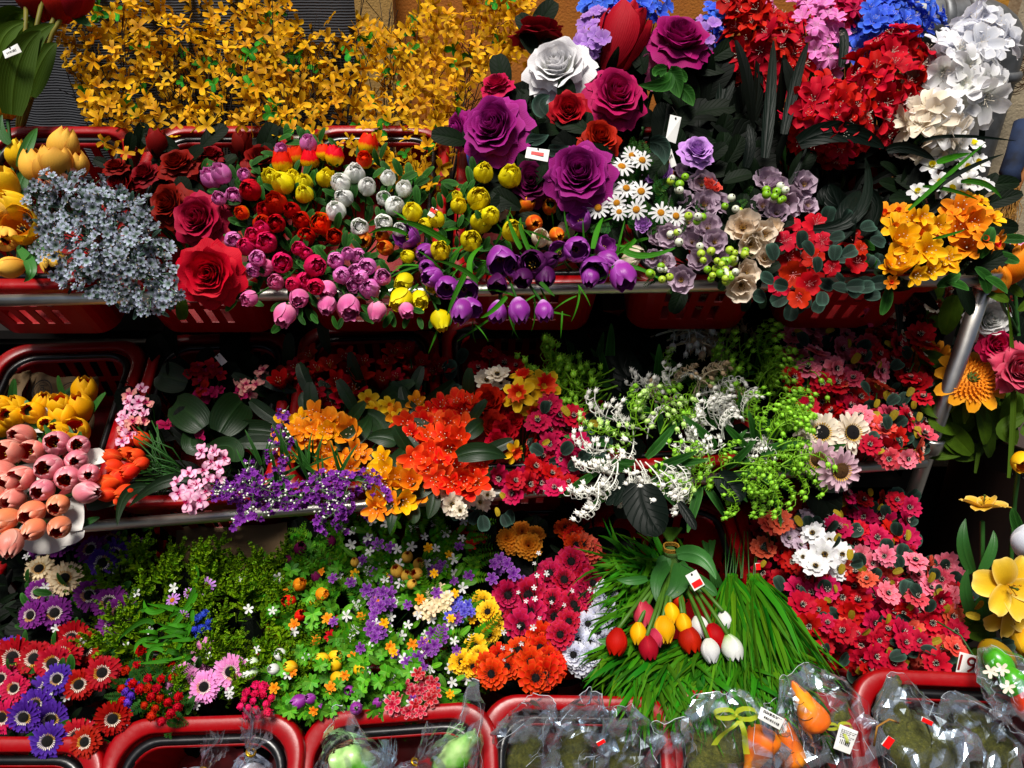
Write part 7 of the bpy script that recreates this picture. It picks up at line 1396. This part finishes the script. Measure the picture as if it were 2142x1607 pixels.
def film(parent, O, pts, rad, seed, amp=.010, flat=True, sides=26, n=16, squash=.55):
    """crumpled film tube along pts (world) with radii"""
    m = M(); pts = [V(p)-O for p in pts]; rows = []
    for i in range(n+1):
        t = i/n*(len(pts)-1); k = min(len(pts)-2, int(t)); p_ = pts[k].lerp(pts[k+1], t-k); r = rad[k]+(rad[k+1]-rad[k])*(t-k)
        tg = (pts[k+1]-pts[k]).normalized(); a = (V((1, 0, 0))-tg*tg.x).normalized(); a = a if a.length > .1 else V((0, 1, 0)); b_ = tg.cross(a)
        rows.append([p_+(a*cos(2*pi*j/sides)+b_*sin(2*pi*j/sides)*squash)*r*(1+.25*mn.noise(V((j*.8, i*.5, seed)))) for j in range(sides)])
    m.grid(rows, 0, True); crumple(m, amp, 26, seed); gr = [m.v[i*sides:(i+1)*sides] for i in range(n+1)]; o = obj('cellophane', m.mesh('cellophane', [CELLO], not flat), parent); e_ = M()
    for q in range(7):
        j = RR.randrange(sides); i0 = RR.randrange(0, n-4); i1 = min(n, i0+RR.randrange(4, 9)); st = RR.choice((0, 0, 1, -1)); e_.tube([V(gr[i][(j+st*(i-i0)//2) % sides])*1.0 for i in range(i0, i1)], .00045, 3, 0, .0001, False)
    e_.tube([V(p) for p in gr[n]][:sides*2//3], .0004, 3, cap=False)
    obj('film_creases', e_.mesh('film_creases', [CREASE], False), parent)
    return o
moss = NT('dry_moss'); tc = moss.n('TexCoord').outputs['Object']; n1 = moss.n('TexNoise', i_Scale=130.0, i_Detail=6.0, i_Roughness=.8); n2 = moss.n('TexNoise', i_Scale=14.0, i_Detail=3.0); moss.l(tc, n1.inputs[0]); moss.l(tc, n2.inputs[0])
moss.l(moss.mix(n2.outputs[0], moss.ramp(n1.outputs[0], [(.3, lin('28300a')), (.55, lin('6c7020')), (.75, lin('a89c40'))]), lin('2a2a10')), moss.b.inputs['Base Color']); moss.b.inputs['Roughness'].default_value = 1
bp = moss.n('Bump', i_Strength=1.0, i_Distance=.006); moss.l(n1.outputs[0], bp.inputs['Height']); moss.l(bp.outputs[0], moss.b.inputs['Normal']); MOSS = moss.m
def lobed(O, blobs, seed, amp=.006, mat=MOSS, parent=None, name='moss_body'):
    """one continuous body: spheres along a chain, lofted"""
    m = M(); sides = 22; rows = []; pts = [V(b_[0])-O for b_ in blobs]; rs = [b_[1]*.82 for b_ in blobs]; n = 5*(len(pts)-1)
    for i in range(n+1):
        t = i/5; k = min(len(pts)-2, int(t)); f = t-k; f = f*f*(3-2*f); p_ = pts[k].lerp(pts[k+1], t-k); r = rs[k]+(rs[k+1]-rs[k])*f
        tg = (pts[k+1]-pts[k]).normalized(); a = tg.orthogonal().normalized() if i == 0 else (a-tg*a.dot(tg)).normalized(); b_ = tg.cross(a); rows.append([p_+(a*cos(2*pi*j/sides)+b_*sin(2*pi*j/sides))*r for j in range(sides)])
    m.grid(rows, 0, True); crumple(m, amp, 40, seed); crumple(m, amp*.5, 160, seed+3); return obj(name, m.mesh(name, [mat]), parent)
carm = NT('carrot_orange'); tc = carm.n('TexCoord').outputs['Object']; n1 = carm.n('TexNoise', i_Scale=16.0, i_Detail=5.0); carm.l(tc, n1.inputs[0]); carm.l(carm.ramp(n1.outputs[0], [(.3, lin('c84a04')), (.52, lin('e87408')), (.7, lin('f0a010'))]), carm.b.inputs['Base Color']); carm.b.inputs['Roughness'].default_value = .5; carm.b.inputs['Specular IOR Level'].default_value = .5; CARM = carm.m
bow_m = NT('organza_ribbon'); bow_m.b.inputs['Base Color'].default_value = lin('a8b420'); bow_m.b.inputs['Roughness'].default_value = .5; t_ = bow_m.n('BsdfTransparent'); x_ = bow_m.n('MixShader', i_0=.35); bow_m.l(bow_m.b.outputs[0], x_.inputs[1]); bow_m.l(t_.outputs[0], x_.inputs[2]); bow_m.l(x_.outputs[0], bow_m.out.inputs[0])
def carrot(par, O, tip, top, r):
    tip, top = V(tip)-O, V(top)-O; ax = (top-tip); m = M(); a = ax.normalized().orthogonal().normalized(); b_ = ax.normalized().cross(a); rows = []
    for i in range(13):
        t = i/12; rr = r*(.08+.92*min(1, t*1.25)**.75)*(1 if t < .85 else (1-((t-.85)/.15)**2*.55)); rows.append([tip+ax*t+(a*cos(2*pi*j/16)+b_*sin(2*pi*j/16))*rr for j in range(16)])
    m.grid(rows, 0, True); m.face([len(m.v)-16+j for j in range(16)]); crumple(m, .002, 60, r*900); c = obj('carrot', m.mesh('carrot', [CARM]), par)
    g_ = M()
    for q in range(34): d_ = (ax.normalized()+V((U(-1, 1), U(-1, 1), U(-1, 1)))*.45).normalized(); g_.tube([top, top+d_*U(.02, .045)], .0011, 3, 0, .0004)
    obj('carrot_top', g_.mesh('carrot_top', [G('grass')]), c)
    g_ = M()
    for q in (.35, .62): g_.tube([tip+ax*(q+.02*sin(k))+(a*cos(k*.35-.8)+b_*sin(k*.35-.8))*(r*(.08+.92*min(1, q*1.25)**.75)+.0004) for k in range(8)], .0007, 3)
    obj('crease', g_.mesh('crease', [brown_c]), c)
def bow(par, O, c, s, dirs=((-1, -.9), (.35, -1.2))):
    m = M(); c = V(c)-O
    for sg in (-1, 1):
        rows = []
        for i in range(11): a = pi*2*i/10; p_ = c+RT*sg*s*(.55-.55*cos(a))+UP*s*.28*sin(a)*(1 if sg > 0 else .8)-FW*s*.1; rows.append([p_-FW*s*.16+UP*.0, p_+FW*s*.16+UP*s*.1])
        m.grid(rows)
    for dx, dy in dirs:
        rows = []
        for i in range(8): t = i/7; p_ = c+RT*dx*s*t*1.2+UP*(dy*s*t*1.5+.25*s*sin(t*3))-FW*(.02+.006*sin(t*5)); rows.append([p_-RT*s*.13*(1+.2*t), p_+RT*s*.13*(1+.2*t)])
        m.grid(rows)
    m.ball(c-FW*.004, s*.12, nu=8, nv=5); obj('ribbon_bow', m.mesh('ribbon_bow', [bow_m.m]), par)
def bag(label, c, **k): O = P(*c); return obj('cellophane_bag', None, loc=O, label=label, cat='bag', group=None), O
# basket 1: tied bags with white eggs
whm = solid('egg_white', 'c8c4cc', .5, noise=.1); gold_tie = solid('gold_tie', 'b88a18', .3, metal=.8)
def tied(label, base, neck, top, r, seed, content=True):
    o, O = bag(label, base); B_, N_, T_ = P(*base), P(*neck), P(*top); film(o, O, [B_+(B_-N_)*.6, B_, N_.lerp(B_, .35), N_], [r*.5, r, r*.7, r*.13], seed, .004); 
    m = M(); ax = (T_-N_); a = ax.normalized().orthogonal().normalized(); b_ = ax.normalized().cross(a); rows = []
    for i in range(8): t = i/7; rows.append([N_-O+ax*t*(1+.12*sin(j*2.3))+(a*cos(2*pi*j/30)+b_*sin(2*pi*j/30))*r*(.12+.62*t)*(1+.35*t*sin(j*2.9)) for j in range(30)])
    m.grid(rows, 0, True); crumple(m, .003, 90, seed+1); obj('cellophane', m.mesh('cellophane_frill', [CELLO], False), o)
    m = M(); m.tube([N_-O+(a*cos(t)+b_*sin(t))*(r*.16+.001) for t in [2*pi*i/12 for i in range(13)]], .002, 5); obj('gold_tie', m.mesh('gold_tie', [gold_tie]), o)
    if content: m = M(); m.ball(B_-O+(B_-N_)*.2, r*.75, rz=r*.8, nu=16, nv=10); obj('egg', m.mesh('egg', [whm]), o)
tied('small cellophane bag tied with gold wire in the first front basket', (527, 1625, 1.12), (525, 1574, 1.10), (540, 1512, 1.07), .034, 3)
tied('thin cellophane twist leaning left in the first front basket', (400, 1640, 1.13), (425, 1612, 1.11), (452, 1556, 1.09), .026, 5)
tied('thin cellophane twist leaning right in the second front basket', (830, 1640, 1.13), (868, 1594, 1.10), (912, 1540, 1.07), .026, 7)
tied('short cellophane twist in the middle of the second front basket', (806, 1660, 1.13), (806, 1640, 1.11), (812, 1562, 1.09), .020, 8, False)
# basket 2: green ornament bags
grn_f = solid('glaze_green', '4a9a18', .3, spec=.5, c2='b8d890', nscale=26)
o, O = bag('clear bag with a green and white ornament in a twig nest', (735, 1590, 1.12)); lobed(O, [(P(690, 1600, 1.12), .006), (P(702, 1596, 1.12), .026), (P(740, 1590, 1.12), .036), (P(775, 1600, 1.12), .024), (P(790, 1606, 1.12), .006)], 4, .006, grn_f, o, 'ornament')
m = M()
for i in range(60): a0 = U(0, 6); m.tube([P(738+cos(a0+k*.35)*U(52, 62), 1600+sin(a0+k*.35)*U(40, 50)*1, 1.12+U(-.015, .015))-O for k in range(6)], .0010, 3, cap=False)
obj('twig_nest', m.mesh('twig_nest', [solid('dry_twig', '5a4028', .9)]), o); film(o, O, [P(740, 1680, 1.12), P(738, 1610, 1.10), P(722, 1540, 1.08), P(708, 1478, 1.07)], [.060, .058, .03, .008], 11, .010)
o, O = bag('pointed clear bag with a green ornament beside the third front basket', (960, 1580, 1.10)); lobed(O, [(P(905, 1620, 1.11), .006), (P(920, 1608, 1.11), .022), (P(955, 1580, 1.10), .028), (P(985, 1545, 1.09), .014), (P(992, 1528, 1.09), .004)], 6, .004, grn_f, o, 'ornament')
film(o, O, [P(900, 1660, 1.12), P(945, 1600, 1.08), P(985, 1510, 1.06), P(1000, 1425, 1.05)], [.05, .042, .022, .004], 13, .008)
# basket 3: moss figures in crinkled film
for lb, blobs, fl_, sd_ in (('crinkled cellophane bag with a moss ball at the left of the third basket', [((1080, 1640), .008), ((1085, 1610), .034), ((1100, 1575), .038), ((1115, 1545), .020), ((1122, 1532), .005)], [(1085, 1680), (1100, 1610), (1110, 1540), (1130, 1470)], 21),
                           ('crinkled cellophane bag with brown moss in the centre of the third basket', [((1170, 1640), .01), ((1180, 1600), .034), ((1205, 1555), .032), ((1230, 1510), .02), ((1238, 1495), .006)], [(1170, 1680), (1190, 1600), (1215, 1530), (1235, 1460)], 22),
                           ('cellophane bag with a dark moss egg at the right of the third basket', [((1250, 1650), .01), ((1265, 1615), .034), ((1300, 1580), .036), ((1330, 1545), .020), ((1338, 1532), .006)], [(1250, 1690), (1290, 1610), (1320, 1550), (1300, 1480)], 23),
                           ('small cellophane bag with moss low in the corner of the third basket', [((1330, 1670), .01), ((1350, 1640), .03), ((1370, 1610), .02), ((1378, 1600), .005)], [(1320, 1690), (1350, 1630), (1390, 1570), (1400, 1520)], 24)):
    o, O = bag(lb, (*fl_[1], 1.13)); lobed(O, [(P(x, y, 1.14), r) for (x, y), r in blobs], sd_, .006, MOSS, o); film(o, O, [P(x, y, 1.13-.02*i) for i, (x, y) in enumerate(fl_)], [.055, .060, .05, .022], sd_, .016, squash=.5)
tag('tiny red sticker on the central moss bag', 1257, 1552, 1.06, 18, 8, 30, (0, 0, 1, 1), hole=False)
# basket 4: carrots
o, O = bag('cellophane bag with a moss rabbit, green bow and a carrot', (1540, 1570, 1.10)); lobed(O, [(P(1440, 1640, 1.12), .02), (P(1470, 1600, 1.12), .052), (P(1500, 1550, 1.12), .056), (P(1500, 1500, 1.13), .042), (P(1490, 1462, 1.14), .024), (P(1488, 1450, 1.14), .006)], 31, .008, MOSS, o)
carrot(o, O, P(1560, 1625, 1.06), P(1606, 1525, 1.07), .025); bow(o, O, P(1538, 1494, 1.04), .028); film(o, O, [P(1500, 1690, 1.12), P(1515, 1600, 1.08), P(1520, 1520, 1.07), P(1500, 1450, 1.09)], [.07, .085, .07, .035], 33, .013)
tag('white barcode label on the bag with the green bow', 1612, 1503, 1.02, 56, 24, -28, bars=-.15, lines=3, hole=False, tilt=(.2, .2, 1), cat='label')
o, O = bag('cellophane bag with one bright carrot pointing up left and a green bow', (1730, 1530, 1.10)); lobed(O, [(P(1720, 1450, 1.14), .01), (P(1735, 1480, 1.14), .036), (P(1760, 1530, 1.14), .052), (P(1780, 1580, 1.14), .05), (P(1790, 1640, 1.14), .02)], 35, .008, MOSS, o)
carrot(o, O, P(1656, 1424, 1.06), P(1716, 1526, 1.06), .0215); bow(o, O, P(1752, 1520, 1.05), .018, ((.3, -1.2),)); film(o, O, [P(1800, 1640, 1.12), P(1760, 1560, 1.08), P(1710, 1480, 1.07), P(1660, 1410, 1.08)], [.05, .062, .06, .03], 36, .012)
tag('white barcode label beside the bright carrot', 1768, 1547, 1.03, 40, 50, -22, bars=-.12, lines=5, hole=False, tilt=(.1, .1, 1), cat='label')
o, O = bag('cellophane bag with a darker orange carrot between the other carrots', (1650, 1560, 1.12)); carrot(o, O, P(1636, 1490, 1.10), P(1660, 1604, 1.10), .022); film(o, O, [P(1660, 1650, 1.12), P(1655, 1590, 1.09), P(1640, 1530, 1.08), P(1622, 1470, 1.09)], [.03, .045, .035, .02], 38, .008)
o, O = bag('small bag with a carrot at the bottom edge by the moss goose', (1825, 1595, 1.12)); carrot(o, O, P(1800, 1570, 1.09), P(1830, 1640, 1.09), .022); film(o, O, [P(1840, 1660, 1.12), P(1825, 1610, 1.08), P(1810, 1560, 1.08)], [.03, .034, .02], 39, .008)
# basket 5: moss goose figures
o, O = bag('bagged moss goose with a raised neck in the lower right basket', (1900, 1560, 1.10)); lobed(O, [(P(1872, 1416, 1.11), .005), (P(1870, 1430, 1.11), .014), (P(1865, 1470, 1.11), .022), (P(1868, 1510, 1.12), .038), (P(1900, 1560, 1.12), .058), (P(1950, 1585, 1.12), .054), (P(2000, 1600, 1.12), .03), (P(2015, 1602, 1.12), .006)], 41, .006, MOSS, o)
film(o, O, [P(1980, 1650, 1.11), P(1930, 1580, 1.08), P(1890, 1500, 1.08), P(1870, 1410, 1.07)], [.07, .078, .048, .012], 42, .010); m = M()
m.tube([P(1828, 1560, 1.05)-O, P(1835, 1520, 1.045)-O, P(1860, 1505, 1.05)-O, P(1880, 1512, 1.06)-O], .0016, 5); obj('twine', m.mesh('twine', [straw]), o)
tag('red sticker on the moss goose bag', 1857, 1552, 1.03, 24, 16, 55, (0, 0, 1, 1), hole=False, cat='sticker'); tag('red sticker behind the moss goose', 1938, 1508, 1.06, 24, 9, -25, (0, 0, 1, 1), hole=False, cat='sticker')
o, O = bag('second bagged moss figure at the right side of the lower right basket', (2060, 1560, 1.12)); lobed(O, [(P(1990, 1500, 1.15), .006), (P(2000, 1505, 1.15), .026), (P(2030, 1530, 1.15), .046), (P(2070, 1570, 1.15), .052), (P(2110, 1620, 1.15), .03), (P(2118, 1630, 1.15), .006)], 44, .006, MOSS, o)
film(o, O, [P(2110, 1660, 1.12), P(2070, 1590, 1.09), P(2025, 1520, 1.09), P(1985, 1450, 1.08)], [.06, .066, .045, .012], 45, .011)
# egg bag at the right edge
eg = solid('egg_green', '3f9a08', .25, spec=.5, noise=.15); eo = solid('egg_orange', 'd83404', .25, spec=.5); ey = solid('egg_gold', '8a6a08', .35)
o, O = bag('clear bag of green and orange eggs hanging at the right edge', (2115, 1420, 1.10))
for c, r, mt_, rot in (((2090, 1388, 1.10), .019, eg, -.7), ((2122, 1430, 1.08), .019, eg, -.6), ((2150, 1470, 1.07), .021, eo, -.3), ((2086, 1378, 1.12), .023, ey, -.7)):
    m = M(); m.ball((0, 0, 0), r, rz=r*1.35, nu=18, nv=12); e = obj('egg', m.mesh('egg', [mt_]), o); e.matrix_local = Matrix.Translation(P(*c)-O)@Matrix.Rotation(rot, 4, 'Y')@Matrix.Rotation(-.6, 4, 'X')
film(o, O, [P(2060, 1355, 1.10), P(2085, 1390, 1.09), P(2120, 1440, 1.07), P(2165, 1500, 1.06)], [.012, .036, .042, .04], 47, .004, squash=.8)
fl5 = M()
for i in range(5): fl5.petal(.5, .26, 10, 0, 2*pi*i/5, q=.3, na=2, nv=4)
fme = fl5.norm().mesh('printed_flower', [wht_c])
for x, y, d_ in ((2072, 1405, 1.063), (2108, 1438, 1.05), (2096, 1400, 1.07)):
    e = obj('printed_flower', fme, o); e.matrix_local = Matrix.Translation(P(x, y, d_)-O)@rotz_to(dirc(-.4, .1, 1), x).to_4x4()@Matrix.Scale(.020, 4)
# unseen dark house front added behind the camera to cut low frontal light
ob = obj('added_sky_blocker', None, loc=(0, -9, 0), label='unseen dark house front added behind the viewer to cut low light', cat='light blocker'); fac = plaster('blocker_facade', '2c2a28', '383430', 4)
boxobj('wall', -14, 14, -.4, 0, 0, 6.5, fac, ob)
